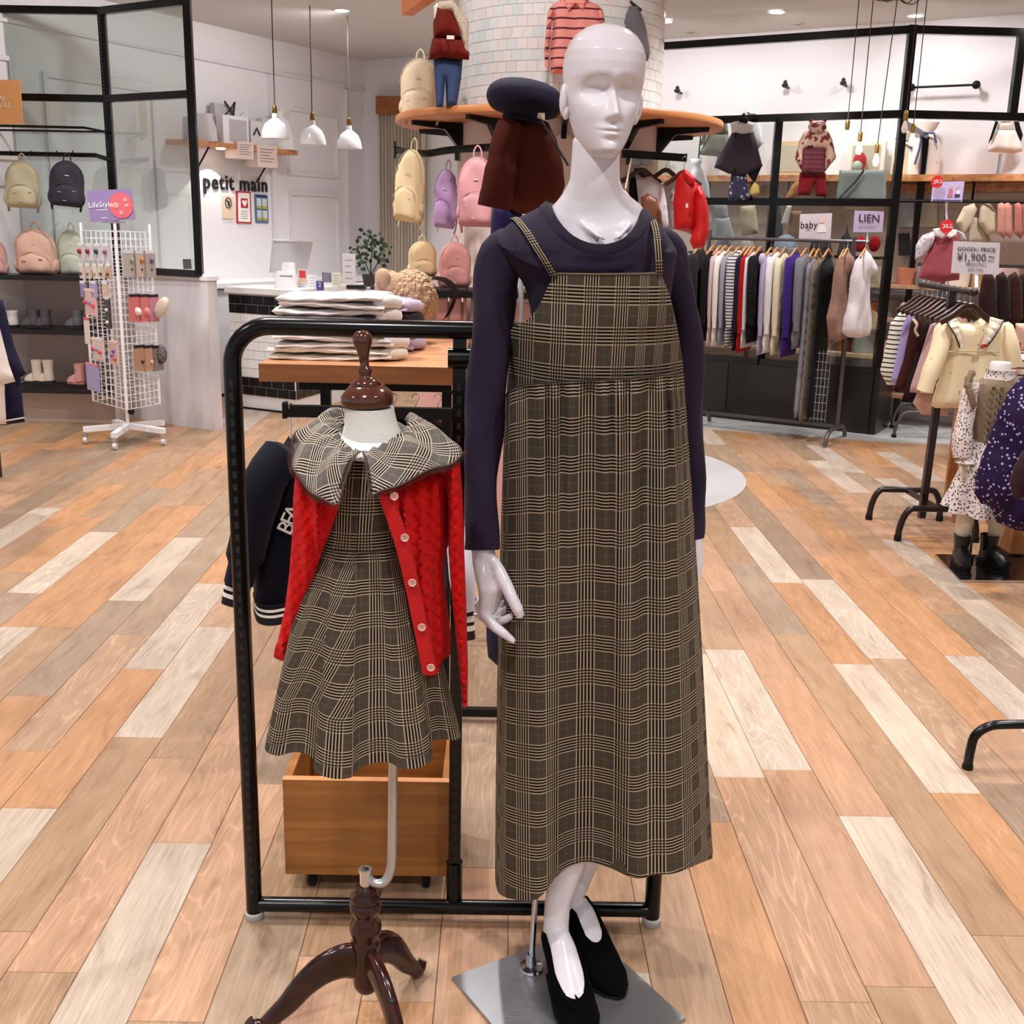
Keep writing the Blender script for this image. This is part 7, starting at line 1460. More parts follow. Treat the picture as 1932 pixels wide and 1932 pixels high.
for z, w_, hx_ in ((.55, .38, '#c9a27c'), (.85, .34, '#c9a27c'), (1.12, .3, '#c9a27c'), (.25, .4, '#b98e68')): mb = MB(); mb.rings([[p+Vector((0,0,q2)) for p in (a+RN*.031, b+RN*.031, b+RN*w_, a+RN*w_)] for q2 in (z-.03, z)]); part('lower_board', mb, mat(hx_, .5), bw, False, True)
rg2 = random.Random(21)
palette = ['#d9c7b2', '#c99a7c', '#cfa6a0', '#e2d6c6', '#b7a99a', '#c4785c', '#8f8f8a', '#e8dccc', '#b08a66', '#d8b8b0', '#a7a9a4', '#d0b48c', '#5a5550', '#c8897e']
PN = 'cream,tan,rose,ivory,taupe,terracotta,grey,linen,camel,blush,sage,sand,charcoal,coral'.split(',')
k = 0
for z, n9 in ((.55, 13), (.85, 13), (1.12, 12)):
    for i in range(n9):
        u = .29+.70*i/n9; p = a.lerp(b, u)+RN*rg2.uniform(.14, .24); w9, h9 = rg2.uniform(.13, .2), rg2.uniform(.09, .17)
        if z > 1.1: h9 = rg2.uniform(.1, .2)
        o = part('folded_goods', MB().rings([ell(p.x, p.y, z+.001+zz_*h9, rx*w9/2, .07, 12, .5) for zz_, rx in ((0, .95), (.15, 1), (.85, .98), (1, .85))]), fab(palette[k % 14], .15, .6), None, True, True); k += 1
        tag(o, '%s folded goods, %s from left on the %s board behind the clothes rails' % (PN[(k-1) % 14], ('first', 'second', 'third', 'fourth', 'fifth', 'sixth', 'seventh', 'eighth', 'ninth', 'tenth', 'eleventh', 'twelfth', 'thirteenth')[i], {.55: 'lowest', .85: 'middle', 1.12: 'upper'}[z]), 'goods', 'folded goods at the back of the right bay')
HG9 = [('cream cardigan', '#dccbb0', 1780, 1800), ('cream', '#e0cdb2', 0, 0)]
for i, (x0, y0, x1, y1, hx_, lb) in enumerate(((1697, 379, 1724, 428, '#b0b9bd', 'blue grey printed card pack'), (1733, 380, 1768, 428, '#c9c4b2', 'cream printed card pack'), (1640, 384, 1668, 420, '#cbbba4', 'beige printed card pack'), (1592, 388, 1640, 396, '#e0cdb8', 'row of cream folded cloths'), (1695, 440, 1716, 482, '#2e2d34', 'dark bowl gift pack'), (1240, 300, 1262, 345, '#b9b59a', 'olive garment seen behind the left post'))):
    q = [onB(x, y, .08) for x, y in ((x0, y0), (x1, y0), (x1, y1), (x0, y1))]; tag(part('card_pack', MB().rings([q, [p-RN*.02 for p in q]]), mat(hx_, .6), None, False, True), lb+' hanging on the peg wall of the right bay', 'pack', 'card packs on the peg wall')
for i, (px, py) in enumerate(((1286, 176), (1488, 166), (1597, 162))):
    p = onB(px, py); mb = MB(); mb.bar(p, p+RN*.09, .016); mb.ball(p+RN*.10+Vector((0,0,.01)), .03, 8, (1, 1, .7)); mb.ball(p+RN*.10+Vector((0,0,.035)), .018, 8)
    tag(part('wall_peg', mb, mat('#2d2a30', .5), None, True, True), '%s of three dark pegs high on the white bay wall' % ('left', 'middle', 'right')[i], 'peg')
p, q = onB(1719, 165, .12), onB(1842, 160, .12); z_ = (p.z+q.z)/2; p.z = q.z = z_; wr_ = thing('wall_rod', 'black rod with round ends high on the white bay wall', 'rod', p); part('rod', MB().tube([p, q], .009, 8), BLKM, wr_, True, True)
for v in (p, q): part('knob', MB().ball(v, .032, 12), BLKM, wr_, True, True); part('arm', MB().bar(v, v-RN*.119, .014), BLKM, wr_, False, True)
# goods on the bay shelf
def shg(px, nm, lab, w9, h9, m, kind='bag', d9=.13, shape='pouch'):
    p = onB(px, 330, d9); t = thing(nm, lab, kind, (p.x, p.y, zB+.001), math.atan2(RD.y, RD.x), 'goods on the bay shelf')
    if shape == 'pouch': part('bag', MB().rings([ell(0, 0, z*h9, rx*w9/2, .06*(.6+rx*.4), 16) for z, rx in ((0, .9), (.1, 1), (.6, .92), (.76, .55), (.8, .4), (.88, .6), (1, .75))]), m, t); part('ribbon', MB().tube([(-w9*.3, -.07, h9*.84), (0, -.075, h9*.8), (w9*.3, -.07, h9*.78), (w9*.38, -.06, h9*.6)], .01, 6).tube([(0, -.075, h9*.8), (-w9*.02, -.08, h9*.5), (-w9*.1, -.08, h9*.2)], .009, 6), mat('#5a5f86', .5), t)
    else: part('box', MB().box(-w9/2, w9/2, -.02, .02, 0, h9), m, t, False); part('picture', MB().box(-w9*.38, w9*.38, -.024, -.0205, h9*.12, h9*.88), mat('#b9b09a', .5), t, False)
    return t
PDT = pattern('m_pouchdot', '#efe3da', '#a9a3a6', 'dots', 16, .1)
shg(1735, 'drawstring_pouch', 'large white dotted pouch with a blue ribbon right of the corner post', .30, .40, PDT); shg(1700, 'drawstring_pouch', 'pale yellow pouch half hidden by the black corner post', .18, .33, fab('#e9d8b8'))
shg(1632, 'framed_print', 'white framed print leaning behind a red gift on the bay shelf', .30, .27, mat('#ece2d6', .5), 'frame', .07, 'box'); shg(1490, 'gift_box', 'kraft gift box left of the floral hoodie', .25, .28, mat('#d9b88a', .6), 'gift box', .1, 'box')
tag(part('red_mitt', MB().ball(onB(1622, 305, .16), .07, 14, (.8, .5, 1.1)), fab('#b02a30'), None, True, True), 'red mitt leaning against the white framed print', 'mitt'); tag(part('mint_box', MB().ball(onB(1617, 314, .2), .05, 12, (.9, .6, .9)), mat('#9fb0a4', .6), None, True, True), 'mint green lump beside the red mitt', 'toy')
shg(1360, 'soft_pouch', 'pale pouch at the far left of the bay shelf', .22, .3, fab('#dcd8da'))
outfit('white_dress', 'white speckled toddler dress on a stand at the top right of the bay', 'dress', [('bodice', [(1884, 228), (1910, 228), (1914, 246), (1880, 246)], 0, .08, PDT), ('skirt', [(1880, 244), (1914, 244), (1930, 285), (1912, 290), (1862, 286)], 0, .13, PDT), ('black_sleeve', [(1878, 228), (1884, 230), (1872, 262), (1864, 272)], -.02, .05, fab('#121114')), ('black_sleeve', [(1912, 226), (1922, 228), (1930, 255), (1926, 268), (1916, 246)], -.02, .05, fab('#121114')), ('white_collar', [(1890, 222), (1906, 222), (1908, 230), (1888, 230)], -.03, .05, fab('#e9e6e6'))], onB(1895, 260, .15).y, 'outfits in the right bay')
p = onB(1888, 290, .15); part('stand', MB().tube([Vector((p.x, p.y, zB+.001)), p], .012, 8), CHR, bpy.data.objects['white_dress'], True, True)
CRM = fab('#d9c8ae')
yb = lambda px: onB(px, 380, .24).y
outfit('cream_cardigan', 'cream childs cardigan over a pale dress hanging from the bay rod', 'cardigan', [('left_front', [(1818, 390), (1838, 383), (1844, 395), (1832, 425), (1815, 445), (1808, 425), (1803, 420)], 0, .07, CRM), ('right_front', [(1850, 384), (1868, 384), (1880, 400), (1888, 440), (1862, 442), (1846, 420)], 0, .07, CRM), ('pale_dress', [(1832, 410), (1852, 410), (1862, 456), (1828, 456)], .05, .05, fab('#cfc2ae'))], yb(1845), 'outfits in the right bay')
for i, px in enumerate((1890, 1902, 1922, 1938)): outfit('pink_sleepsuit', 'pink fluffy sleepsuit hanging at the right photo edge, %s of four' % ('leftmost', 'second', 'third', 'rightmost')[i], 'sleepsuit', [('body', [(px-8, 386), (px, 380), (px+8, 388), (px+9, 440), (px+4, 452), (px-8, 440)], 0, .07, fab('#d99a8a' if i < 2 else '#c47e74', .2, .8))], yb(px), 'pink sleepsuits in the right bay')
# bulb cluster
pc = Fl(1692, 8, ZC-.12); bc = thing('pendant_cluster', 'brass ceiling hub with five dangling bare bulbs on the right', 'lamp', (pc.x, pc.y, ZC)); BR = mat('#5a4632', .35, .8)
part('hub', MB().lathe([(0, -.001), (.09, -.001), (.1, -.03), (.1, -.075), (.05, -.09), (.0, -.1)], pc.x, pc.y, 20, Matrix.Translation((0, 0, ZC))), BR, bc, True, True)
for k, (px, yb2, yt, lit) in enumerate(((1598, 246, 0, 1), (1622, 268, 0, 1), (1654, 290, 8, 1), (1708, 228, 0, 0), (1722, 252, 0, 1))):
    p = W(px, yb2, pc.y+.05*(k-2)); q = Vector((pc.x, pc.y, ZC-.08)); hk = Vector((p.x, p.y, ZC-.002)) if k != 2 else q
    part('cable', MB().tube([p+Vector((0,0,.07)), hk], .0035, 5), mat('#4a3a30', .6), bc, True, True)
    if k != 2: part('swag_cable', MB().tube(catmull([hk, hk.lerp(q, .45)+Vector((0,0,-.07)), q], 5), .0035, 5), mat('#4a3a30', .6), bc, True, True)
    s9 = part('socket', MB().lathe([(.008, .07), (.016, .06), (.016, .02), (.012, .0), (0, 0)], seg=12, M=Matrix.Translation(p)), mat('#b08a4a', .3, .9), bc, True, True)
    part('bulb', MB().lathe([(.010, 0), (.018, -.03), (.022, -.055), (.014, -.08), (0, -.085)], seg=14, M=Matrix.Translation(p)), mat('#ffeedd', .3, emit=6) if lit else mat('#d9cfc0', .2), s9, True, True)
# ================================================================ FRONT RIGHT: CHILDRENS RACK
CG = fab('#e9d9b4'); p0, p1 = W(1838, 552, 5.45), W(1838, 552, 5.45); zc9 = p0.z; far_ = Fl(1738, 536, zc9)
cr2 = thing('childrens_rack', 'dark brown metal rack on arched feet holding childrens clothes at the right', 'clothes rack', (2.2, 5.8, 0)); BRN = mat('#1a1110', .3)
part('rail', MB().tube([far_, p0], .016, 12), BRN, cr2, True, True); part('rail_cap', MB().ball(p0, .021, 12), BRN, cr2, True, True)
def arch_foot(pa_, pb2, y, h, par, m, r_=.0165):
    a = Vector((pa_, y, .005)); b = Vector((pb2, y, .005)); w = b.x-a.x
    part('arched_foot', MB().tube([a]+[Vector((a.x+w*.16*(1-math.cos(t)), y, .01+(h-.01)*math.sin(t))) for t in [PI/2*i/6 for i in range(1, 7)]]+[Vector((b.x-w*.16*(1-math.cos(t)), y, .01+(h-.01)*math.sin(t))) for t in [PI/2*(6-i)/6 for i in range(0, 6)]]+[b], r_, 12), m, par, True, True)
    for v in (a, b): part('rubber_tip', MB().lathe([(0, 0), (.019, 0), (.019, .028), (0, .028)], v.x, y, 12), BLKM, par, True, True)
f1, f2, f3, f4 = Fl(1639, 980), Fl(1777, 986), Fl(1693, 1020), Fl(1843, 1025)
arch_foot(f1.x, f2.x, f1.y, .17, cr2, BRN); arch_foot(f3.x, f4.x, f3.y, .17, cr2, BRN)
part('foot_link', MB().bar(((f1.x+f2.x)/2, f1.y, .165), ((f3.x+f4.x)/2, f3.y, .165), .03, .02), BRN, cr2, False, True)
pm1 = Fl(1742, 945, .17); part('post', MB().bar((pm1.x, pm1.y, .08), (pm1.x+.02, pm1.y, zc9), .033), BRN, cr2, False, True)
pm2 = Fl(1768, 945, .0); part('rear_post', MB().bar((pm2.x, pm2.y+.2, 0.0), (pm2.x+.05, pm2.y+.2, zc9-.1), .024), BLKM, cr2, False, True)
def frg(nm, lab, pts, Y, dep, m, cat='garment', group='garments on the childrens rack', fk=60, **k): return puffthing(nm, lab, cat, pts, Y, dep, m, group, R=.05, fold=fold_v(fk, .005), **k)
STB = pattern('m_bw_stripe', '#e6e2d6', '#24231f', 'stripe', 38, .28)
frg('striped_tee', 'black and white striped top farthest left on the childrens rack', [(1700, 586), (1716, 582), (1730, 600), (1722, 680), (1700, 728), (1674, 728), (1660, 700), (1668, 668), (1680, 610)], 6.35, .08, STB)
frg('lilac_tee', 'lilac top second from the left on the childrens rack', [(1716, 590), (1738, 588), (1732, 640), (1712, 728), (1680, 722), (1694, 660), (1704, 610)], 6.22, .06, fab('#a49bd0'))
frg('brown_dress', 'dark brown dress third on the childrens rack', [(1722, 600), (1752, 590), (1760, 640), (1740, 700), (1722, 742), (1686, 736), (1704, 680), (1716, 620)], 6.1, .07, fab('#3c1510'))
frg('burgundy_dress', 'black burgundy frilled dress fourth on the childrens rack', [(1742, 608), (1764, 600), (1780, 640), (1770, 700), (1745, 764), (1700, 758), (1722, 690), (1734, 630)], 5.98, .07, fab('#1e0a0e'))
mb = MB(); mb.tube(catmull(w3((1722, 602, 5.98), (1730, 612, 5.95), (1727, 624, 5.95), (1732, 634, 5.95)), 4), .008, 6); tag(part('pale_frill', mb, fab('#c9bda8'), None, True, True), 'pale frill at the shoulder of the burgundy dress', 'trim')
frg('pink_dress', 'dusty pink dress fifth on the childrens rack', [(1755, 612), (1782, 602), (1800, 612), (1790, 700), (1772, 745), (1716, 740), (1718, 728), (1740, 660)], 5.86, .08, fab('#c5a1a2'), )
frg('pink_dress_under', 'pale pink lower layer hanging below the pink dress', [(1735, 730), (1790, 735), (1790, 785), (1738, 782), (1722, 760)], 5.9, .05, fab('#d3b0a0'))
frg('cream_dress', 'cream dress behind the front cream dress on the childrens rack', [(1765, 614), (1800, 605), (1810, 640), (1800, 740), (1770, 742), (1738, 742), (1736, 738), (1752, 690)], 5.76, .07, fab('#e2d3b6'))
cdm = pattern('m_creamdress', '#ecdcb8', '#a9977a', 'dots', 20, .1)
cd9 = thing('cream_frilled_dress', 'cream childs dress with a dark edged frilled collar at the rack front', 'dress', W(1840, 740, 5.55), 0, 'garments on the childrens rack')
puffthing('t', '', '', [(1778, 608), (1800, 600), (1812, 610), (1835, 612), (1850, 600), (1872, 598), (1892, 606), (1900, 640), (1905, 690), (1890, 770), (1765, 770), (1756, 765), (1775, 700), (1782, 650)], 5.55, .12, cdm, R=.06, fold=fold_v(45, .006), parent=cd9, pname='body')
mb = MB(); mb.tube(catmull(w3((1782, 612, 5.54), (1772, 660, 5.5), (1755, 705, 5.48), (1744, 738, 5.48)), 4), [.03]+[.045]*8+[.04]*4, 12); part('sleeve', mb, cdm, cd9, True, True)
mb = MB(); mb.tube(catmull(w3((1892, 612, 5.54), (1905, 650, 5.5), (1912, 690, 5.5)), 4), [.03]+[.042]*8, 12); part('sleeve', mb, cdm, cd9, True, True)
for q9 in ([(1783, 604, 5.50), (1792, 618, 5.46), (1803, 636, 5.45), (1810, 656, 5.46)], [(1893, 604, 5.5), (1884, 622, 5.46), (1872, 640, 5.45), (1862, 652, 5.45)]):
    P_ = catmull(w3(*q9), 4); Q_ = catmull(w3((1806, 600, 5.48), (1806, 615, 5.46), (1812, 630, 5.46), (1816, 650, 5.46)) if q9[0][0] < 1800 else w3((1868, 598, 5.48), (1866, 615, 5.46), (1858, 632, 5.46), (1852, 648, 5.46)), 4)
    rows = [[a.lerp(b, t/5)+Vector((0, -.012*math.sin(PI*t/5)-.004*math.sin(i*2.2), 0)) for i, (a, b) in enumerate(zip(P_, Q_))] for t in range(6)]; mb = MB(); sheet(mb, rows, .004); cl_ = part('frilled_collar', mb, fab('#efe6cf'), cd9, True, True); part('dark_edge', MB().tube([p+Vector((0, -.004, 0)) for p in P_], .004, 5), INK, cl_, True, True)
part('red_bow', MB().ball(W(1858, 652, 5.43), .014, 8, (1.3, .6, .7)).ball(W(1853, 654, 5.43), .01, 8), mat('#a01c20', .6), cd9, True, True)
part('waist_gather', MB().tube(w3((1788, 664, 5.475), (1830, 662, 5.47), (1885, 664, 5.475)), .004, 5), fab('#cbbb98'), cd9, True, True)
for i in range(10):
    u = i/9; p = far_.lerp(p0, .05+.9*u); 
    hanger(p+Vector((0, 0, .018)), (1, .12, 0), .14, HD, 'dark wooden hanger on the childrens rack, %s from the far end' % ('first', 'second', 'third', 'fourth', 'fifth', 'sixth', 'seventh', 'eighth', 'ninth', 'tenth')[i], 'dark hangers on the childrens rack', hook=.085, drop=.07, th=.016)
# second grey rack further back, only its arched feet show
rb = thing('rear_rack', 'thin grey rack with arched feet standing behind the childrens rack', 'clothes rack', (3.2, 8.0, 0)); g1, g2 = Fl(1686, 826), Fl(1786, 812)
arch_foot(g1.x, g2.x+.02, g1.y, .2, rb, GM, .013); arch_foot(Fl(1682, 808).x, Fl(1782, 800).x, Fl(1682, 808).y, .2, rb, GM, .013); part('post', MB().bar(((g1.x+g2.x)/2, g1.y+.1, .19), ((g1.x+g2.x)/2, g1.y+.1, 1.3), .025), GM, rb, False, True); part('rail', MB().bar(((g1.x+g2.x)/2-.2, g1.y+.1, 1.3), ((g1.x+g2.x)/2+1.2, g1.y+.1, 1.3), .025), GM, rb, False, True); part('foot_link', MB().bar(((g1.x+g2.x)/2, g1.y, .195), ((g1.x+g2.x)/2, Fl(1682, 808).y, .195), .02), GM, rb, False, True)
for i, (px, hx_) in enumerate(((1860, '#2a1010'), (1885, '#1c0c0e'), (1908, '#33140f'), (1930, '#240d10'))): frg('dark_dress', 'dark maroon dress hanging behind the price sign, %s of four' % ('leftmost', 'second', 'third', 'rightmost')[i], [(px-6, 520), (px+8, 512), (px+20, 530), (px+22, 600), (px+10, 622), (px-12, 608), (px-14, 560)], 6.9+.06*i, .07, fab(hx_), group='dark maroon dresses behind the price sign')
frg('striped_stack', 'cream striped folded top behind the kid mannequin at the right edge', [(1905, 665), (1990, 660), (1990, 720), (1905, 720)], 6.0, .12, pattern('m_creamstripe', '#ece2cc', '#3a3630', 'stripe', 26, .2), group=None)
frg('peach_wrap', 'pale peach cloth panel at the right edge behind the cream dress', [(1916, 610), (1990, 610), (1990, 668), (1918, 664)], 6.2, .06, fab('#ddb8a4'), group=None)
# burgundy pinafore on a stand, price tags
bp9 = thing('burgundy_pinafore', 'dusty burgundy corduroy pinafore with a white collar above the childrens rack', 'dress', W(1780, 528, 6.6)); BC = fab('#9a4a54', .1, .5)
puffthing('t', '', '', [(1762, 440), (1775, 432), (1800, 432), (1810, 446), (1812, 480), (1810, 528), (1770, 533), (1732, 524), (1742, 490), (1755, 462)], 6.6, .12, BC, R=.05, fold=fold_v(40, .005), parent=bp9, pname='pinafore')
for pts, nm in (([(1756, 438), (1768, 434), (1760, 462), (1742, 486), (1726, 490), (1728, 462), (1740, 444)], 'printed_sleeve'), ([(1806, 434), (1818, 440), (1824, 455), (1812, 456)], 'printed_sleeve')): puffthing('t', '', '', pts, 6.58, .06, pattern('m_sleeveprint', '#c7bfc4', '#8a7a86', 'dots', 60, .3), R=.03, parent=bp9, pname=nm)
for pts in ([(1760, 432), (1772, 430), (1784, 444), (1778, 450), (1764, 444)], [(1786, 446), (1796, 432), (1806, 434), (1804, 444), (1792, 450)]): puffthing('t', '', '', pts, 6.52, .03, fab('#efeaea'), R=.01, parent=bp9, pname='collar_flap')
part('stand', MB().tube([W(1784, 428, 6.66), W(1786, 395, 6.66)], .009, 8), BLKM, bp9, True, True)
def disc(px, py, Y, rp, lab, a): 
    p = W(px, py, Y); r_ = rp*Y/FPX; t = thing('discount_tag', lab, 'tag', p, 0, 'round red discount tags'); part('disc', MB().lathe([(0, -.002), (r_, -.002), (r_, .002), (0, .002)], seg=30, M=Matrix.Translation(p) @ Matrix.Rotation(PI/2, 4, 'X')), mat('#d0242a', .5), t, True, True); part('clip', MB().bar(p+Vector((0, .004, 0)), p+Vector((0, .10, 0)), .006), BLKM, t, False, True)
    text('20', r_*.85, WPR, t, frame(p+Vector((-r_*.22, -.004, -.0)), (math.cos(a), 0, math.sin(a)), (-math.sin(a), 0, math.cos(a))), .0006, world=True); text('%\nOFF', r_*.38, WPR, t, frame(p+Vector((r_*.58, -.004, .0+r_*.1*a)), (math.cos(a), 0, math.sin(a)), (-math.sin(a), 0, math.cos(a))), .0006, world=True)
disc(1768, 343, 6.45, 11, 'red 20 percent off disc on the lilac picture card', .25); disc(1786, 427, 6.5, 12, 'red 20 percent off disc above the burgundy pinafore', .1)
t, q, *_ = card('picture_sign', 'lilac card with two children on a stand above the burgundy pinafore', 'sign', [(1761, 343), (1820, 342), (1815, 381), (1757, 380)], 6.5, mat('#beb0da', .6)); crect(t, q, .03, .9, .97, .98, mat('#55507e', .5))
for u, m1, m2 in ((.6, '#c46a80', '#c46a80'), (.83, '#dcd6de', '#3a3652')):
    mb = MB(); mb.add([onc(q, u+.055*math.cos(2*PI*i/12), .3+.09*math.sin(2*PI*i/12), .003) for i in range(12)], [tuple(range(12))]); part('printed_head', mb, mat('#caa49a', .6), t, False, True); crect(t, q, u-.06, .4, u+.06, .62, mat(m1, .6), 'printed_body'); crect(t, q, u-.09, .62, u+.07, .78, mat(m2, .6), 'printed_legs')
part('stand', MB().tube([W(1786, 382, 6.52), W(1786, 420, 6.6), W(1788, 560, 6.7)], .007, 8), CHR, t, True, True)
t, q, *_ = card('price_sign', 'white GOOD PRICE card reading 1,900 yen above the childrens rack', 'sign', [(1800, 455), (1887, 458), (1884, 518), (1795, 515)], 5.9, mat('#e9e4ec', .4))
ctext(t, q, 'GOOD', .27, .24, .03, mat('#4a464c', .6)); ctext(t, q, 'PRICE', .74, .24, .03, mat('#4a464c', .6)); ctext(t, q, 'for', .5, .23, .02, GRY); ctext(t, q, '\u00a51,900', .40, .50, .055, mat('#4a464c', .6)); ctext(t, q, '~', .82, .44, .06, mat('#4a464c', .6)); lines(t, q, .57, .58, 1, .74, .88, GRY, .03); ctext(t, q, '(\u7a0e\u8fbc\u00a52,090~)', .5, .70, .018, GRY); ctext(t, q, 'petit main', .5, .86, .02, GRY)
part('clip', MB().tube([W(1842, 517, 5.92), W(1842, 545, 5.8)], .01, 8), mat('#c9c9cc', .3), t, True, True)
# kid mannequin
km = thing('child_mannequin', 'headless child mannequin in a brown cable vest, floral skirt and black boots', 'mannequin', Fl(1840, 1070)); YQ = 5.02
IV = mat('#d6cbb4', .4)
part('neck_cap', MB().rings([ell(W(1888, 690, YQ).x, YQ, W(1888, y, YQ).z, r_, r_, 24, 1) for y, r_ in ((712, .05), (700, .046), (686, .046), (683, .042))]), mat('#e6e0dc', .5), km, True, True)
FLW = pattern('m_flowers', '#e0d3cf', '#5a4a52', 'dots', 95, .36); FLW2 = pattern('m_flowers2', '#dfd4d2', '#4f4450', 'dots', 85, .38)
part('frilled_neck', MB().rings([ell(W(1888, 706, YQ).x, YQ, W(1888, y, YQ).z+.004*math.sin(y), r_, r_*.9, 28, 1) for y, r_ in ((722, .08), (712, .068), (702, .066), (699, .070))], caps=False), FLW, km, True, True)
VS = mat('#7d6a54', .9, bump=1, bscale=90, var=.1)
rs = []
for y, l, r_, ry in ((712, 1862, 1915, .06), (722, 1840, 1938, .08), (740, 1832, 1944, .09), (780, 1834, 1942, .095), (830, 1836, 1940, .09), (822, 1838, 1938, .088)):
    a, b = W(l, y, YQ), W(r_, y, YQ); rs.append(ell((a.x+b.x)/2, YQ, a.z, (b.x-a.x)/2, ry, 40, .85))
vest = part('knit_vest', MB().rings(rs), VS, km, True, True)
mb = MB()
for k2, dx in enumerate((-.075, -.045, -.0, .045, .075)):
    P1 = []; P2 = []
    for i in range(34):
        z = W(1888, lerp(725, 826, i/33), YQ).z; x = W(1888, 750, YQ).x+dx; yv = YQ-.099+.04*(dx/.1)**2; s = math.sin(i*.75)*.0085
        P1.append(Vector((x+s, yv-.004*math.cos(i*.75), z))); P2.append(Vector((x-s, yv+.004*math.cos(i*.75), z)))
    mb.tube(P1, .0055, 5); mb.tube(P2, .0055, 5)
part('cable_knit', mb, VS, vest, True, True)
part('shoulder_frill', MB().tube(catmull(w3((1836, 700, YQ-.02), (1826, 722, YQ-.04), (1832, 745, YQ-.06), (1838, 768, YQ-.06)), 4), [.012, .018, .014, .02, .015, .02, .014, .019, .014, .018, .013, .015, .008], 8), VS, vest, True, True)
mb = MB(); mb.tube(catmull(w3((1838, 718, YQ), (1826, 770, YQ-.01), (1816, 820, YQ-.02), (1815, 862, YQ-.03)), 4), [.03]+[.04]*7+[.045]*3+[.042, .04], 14); part('blouse_sleeve', mb, FLW, km, True, True)
part('cuff_frill', MB().rings([ell(W(1816, 862, YQ).x, YQ-.03, W(1816, y, YQ).z, r_, r_, 18) for y, r_ in ((858, .03), (864, .03), (870, .044))], caps=False), FLW, km, True, True)
hb = MB(); hb.tube(w3((1816, 862, YQ-.03), (1817, 875, YQ-.035), (1818, 886, YQ-.04)), [.017, .021, .018], 10)
for q9 in (((1814, 880, YQ-.05), (1812, 892, YQ-.055), (1818, 902, YQ-.06)), ((1818, 884, YQ-.045), (1817, 897, YQ-.05), (1822, 908, YQ-.055)), ((1822, 882, YQ-.04), (1824, 894, YQ-.045), (1824, 903, YQ-.05)), ((1824, 868, YQ-.05), (1829, 878, YQ-.06), (1827, 888, YQ-.065)), ((1825, 882, YQ-.03), (1828, 892, YQ-.035), (1827, 900, YQ-.04))): hb.tube(w3(*q9), [.0085, .008, .005], 8)
part('hand', remesh(hb, .004, 2), IV, km, True, True, ang=80)
rs = []
for i, (y, l, r_, ry) in enumerate(((822, 1838, 1938, .09), (870, 1822, 1950, .11), (920, 1800, 1960, .13), (950, 1787, 1968, .14))):
    a, b = W(l, y, YQ), W(r_, y, YQ); n9 = 56; rs.append([Vector(((a.x+b.x)/2+(b.x-a.x)/2*math.cos(2*PI*j/n9)*(1+.04*i*math.cos(2*PI*j/n9*9)), YQ+ry*math.sin(2*PI*j/n9)*(1+.05*i*math.cos(2*PI*j/n9*9)), a.z-.015*i*(.5-.5*math.sin(2*PI*j/n9)))) for j in range(n9)])
part('floral_skirt', MB().rings(rs, caps=False), FLW2, km, True, True)
lb9 = MB()
for x0, x1, x2 in ((1822, 1817, 1813), (1885, 1878, 1868)): lb9.tube(catmull(w3((x0+3, 930, YQ), (x1+4, 975, YQ-.01), (x1, 1005, YQ), (x2, 1040, YQ+.01)), 3), [.038, .037, .037, .038, .039, .037, .034, .03, .027, .025], 14)
part('legs', lb9, IV, km, True, True)
BO = mat('#0d0c0e', .3)
for px, py, a in ((1815, 1066, -.15), (1870, 1066, .35)):
    g = Fl(px, py, .012); M = Matrix.Translation((g.x, g.y+.02, .012)) @ Matrix.Rotation(a, 4, 'Z')
    mb = MB(M); mb.rings([ell(0, .02, z, rx, ry, 20, .9) for z, rx, ry in ((.018, .032, .042), (.06, .031, .04), (.10, .034, .042), (.135, .038, .046), (.138, .034, .042), (.12, .03, .038))]); mb.rings([[Vector((x*rx, -a9, z)) for x, z in ((-1, .018), (-1.0, .018+h9*.55), (-.45, .018+h9), (.45, .018+h9), (1.0, .018+h9*.55), (1, .018))] for a9, rx, h9 in ((-.045, .03, .06), (0, .033, .085), (.045, .036, .062), (.085, .034, .048), (.112, .02, .03))])
    bt = part('ankle_boot', mb, BO, km, True, True); mb = MB(M); o_ = [(-.036, -.03), (-.038, .05), (-.024, .1), (0, .118), (.024, .1), (.038, .05), (.036, -.03), (.03, -.055), (-.03, -.055)]; mb.rings([[Vector((x, -y, z)) for x, y in o_] for z in (0, .02)]); part('sole', mb, BLKM, bt, False, True)
pk = [Fl(1764, 1049), Fl(1811, 1098), Fl(1990, 1100), Fl(1925, 1051)]; part('base_plate', MB().rings([[p+Vector((0,0,z)) for p in reversed(pk)] for z in (0, .010)]), mat('#120e10', .06, spec=.8), km, False, True); part('plate_edge', MB().bar(pk[0]+Vector((0,0,.006)), pk[1]+Vector((0,0,.006)), .006, .009).bar(pk[1]+Vector((0,0,.006)), pk[2]+Vector((0,0,.006)), .006, .009), CHR, km, False, True)
a = Fl(1830, 1052, .01); part('support_pole', MB().tube([a, W(1838, 950, YQ+.02)], .007, 10), CHR, km, True, True)
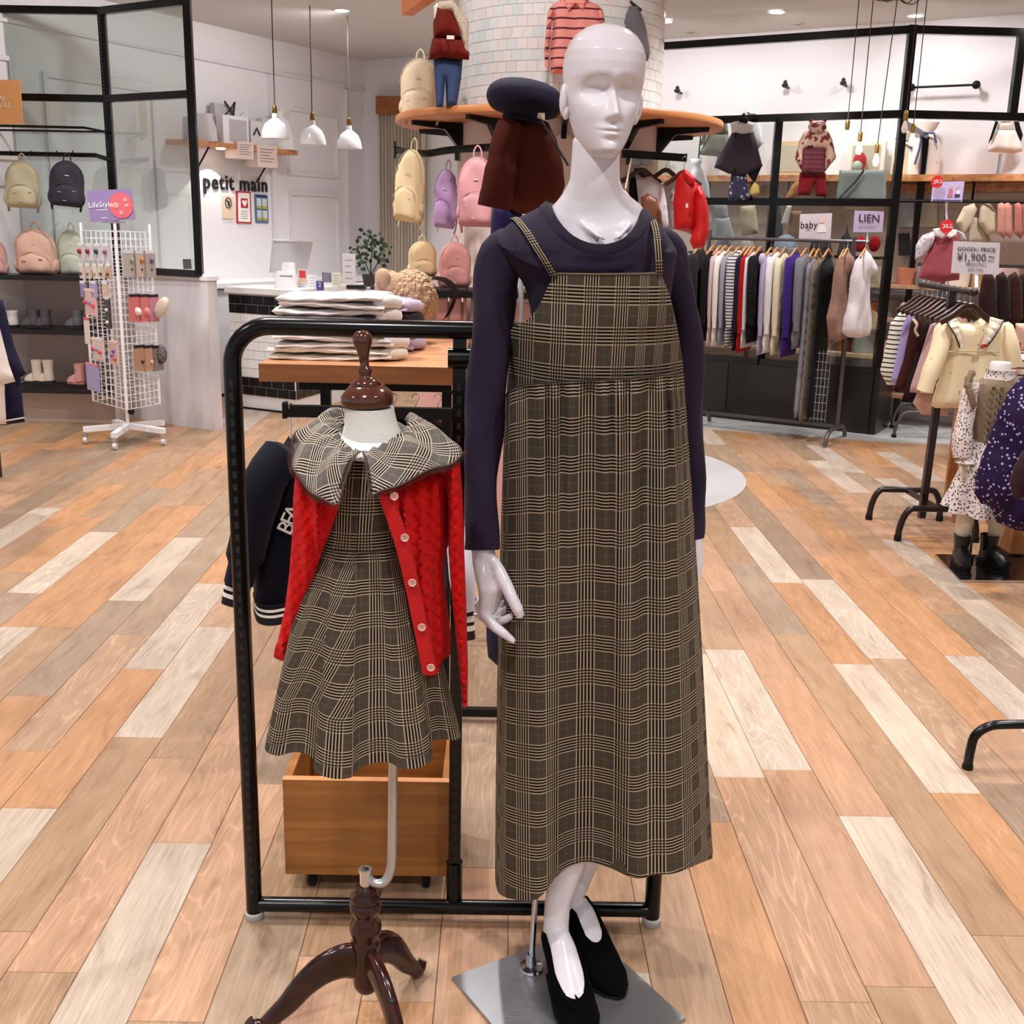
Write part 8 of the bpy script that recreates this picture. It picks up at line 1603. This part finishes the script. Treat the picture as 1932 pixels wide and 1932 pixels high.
# purple floral dress on the right edge, wood pedestal, dark garment, near rack foot
PF = pattern('m_purplefloral', '#231238', '#a99cc4', 'dots', 48, .26)
pd9 = thing('purple_floral_dress', 'dark purple dress with white flowers swinging in at the right edge', 'dress', W(1900, 1000, 4.6))
puffthing('t', '', '', [(1990, 700), (1990, 1005), (1960, 1006), (1915, 1000), (1880, 985), (1868, 955), (1850, 950), (1838, 930), (1842, 900), (1858, 850), (1880, 790), (1905, 735), (1935, 705)], 4.65, .2, PF, R=.1, res=.035, fold=fold_v(35, .016, 0, .5), parent=pd9, pname='skirt')
puffthing('t', '', '', [(1940, 690), (2000, 690), (2000, 760), (1950, 750)], 4.65, .12, PF, R=.05, parent=pd9, pname='bodice')
frg('maroon_garment', 'dark maroon garment overlapping the purple floral dress at the edge', [(1990, 860), (1932, 850), (1915, 880), (1905, 910), (1912, 940), (1990, 945)], 4.4, .1, fab('#2c1216'), group=None)
wd9 = thing('wood_pedestal', 'brown wooden display pedestal behind the child mannequin', 'pedestal', (2.5, 5.7, 0)); a, b = Fl(1797, 985), Fl(1960, 985)
WD = woodmat('m_ped', '#9a6130', '#b97b42', (10, 10, 3), .4)
part('front_board', MB().box(a.x, a.x+.045, a.y-.02, a.y+.02, 0, .95), WD, wd9, False, True); part('side_board', MB().box(b.x-.3, b.x-.255, a.y-.02, a.y+.02, 0, .95), WD, wd9, False, True); part('top_board', MB().box(a.x, b.x-.255, a.y-.02, a.y+.3, .951, .98), WD, wd9, False, True); part('back_board', MB().box(a.x+.05, b.x-.3, a.y+.25, a.y+.28, 0, .95), WD, wd9, False, True)
c1 = Fl(1905, 1052); wb_ = tag(part('wood_block', MB().box(c1.x, c1.x+.35, c1.y-.0, c1.y+.25, .02, .2), WD, None, False, True), 'brown wooden block on the floor right of the black boots', 'block')
nr9 = thing('rack_foot', 'black arched rack foot reaching in from the right photo edge', 'clothes rack', Fl(1900, 1450)); g = Fl(1825, 1450); zt7 = W(1932, 1366, g.y).z
part('arched_foot', MB().tube(catmull([Vector((g.x, g.y, .006)), Vector((g.x+.002, g.y, .06)), W(1840, 1388, g.y), W(1865, 1371, g.y), W(1900, 1367, g.y), W(1990, 1367, g.y), W(2100, 1367, g.y)], 6), .0135, 16), BLK, nr9, True, True); part('rubber_tip', MB().lathe([(0, 0), (.0155, 0), (.0155, .014), (0, .014)], g.x, g.y, 16), BLKM, nr9, True, True)
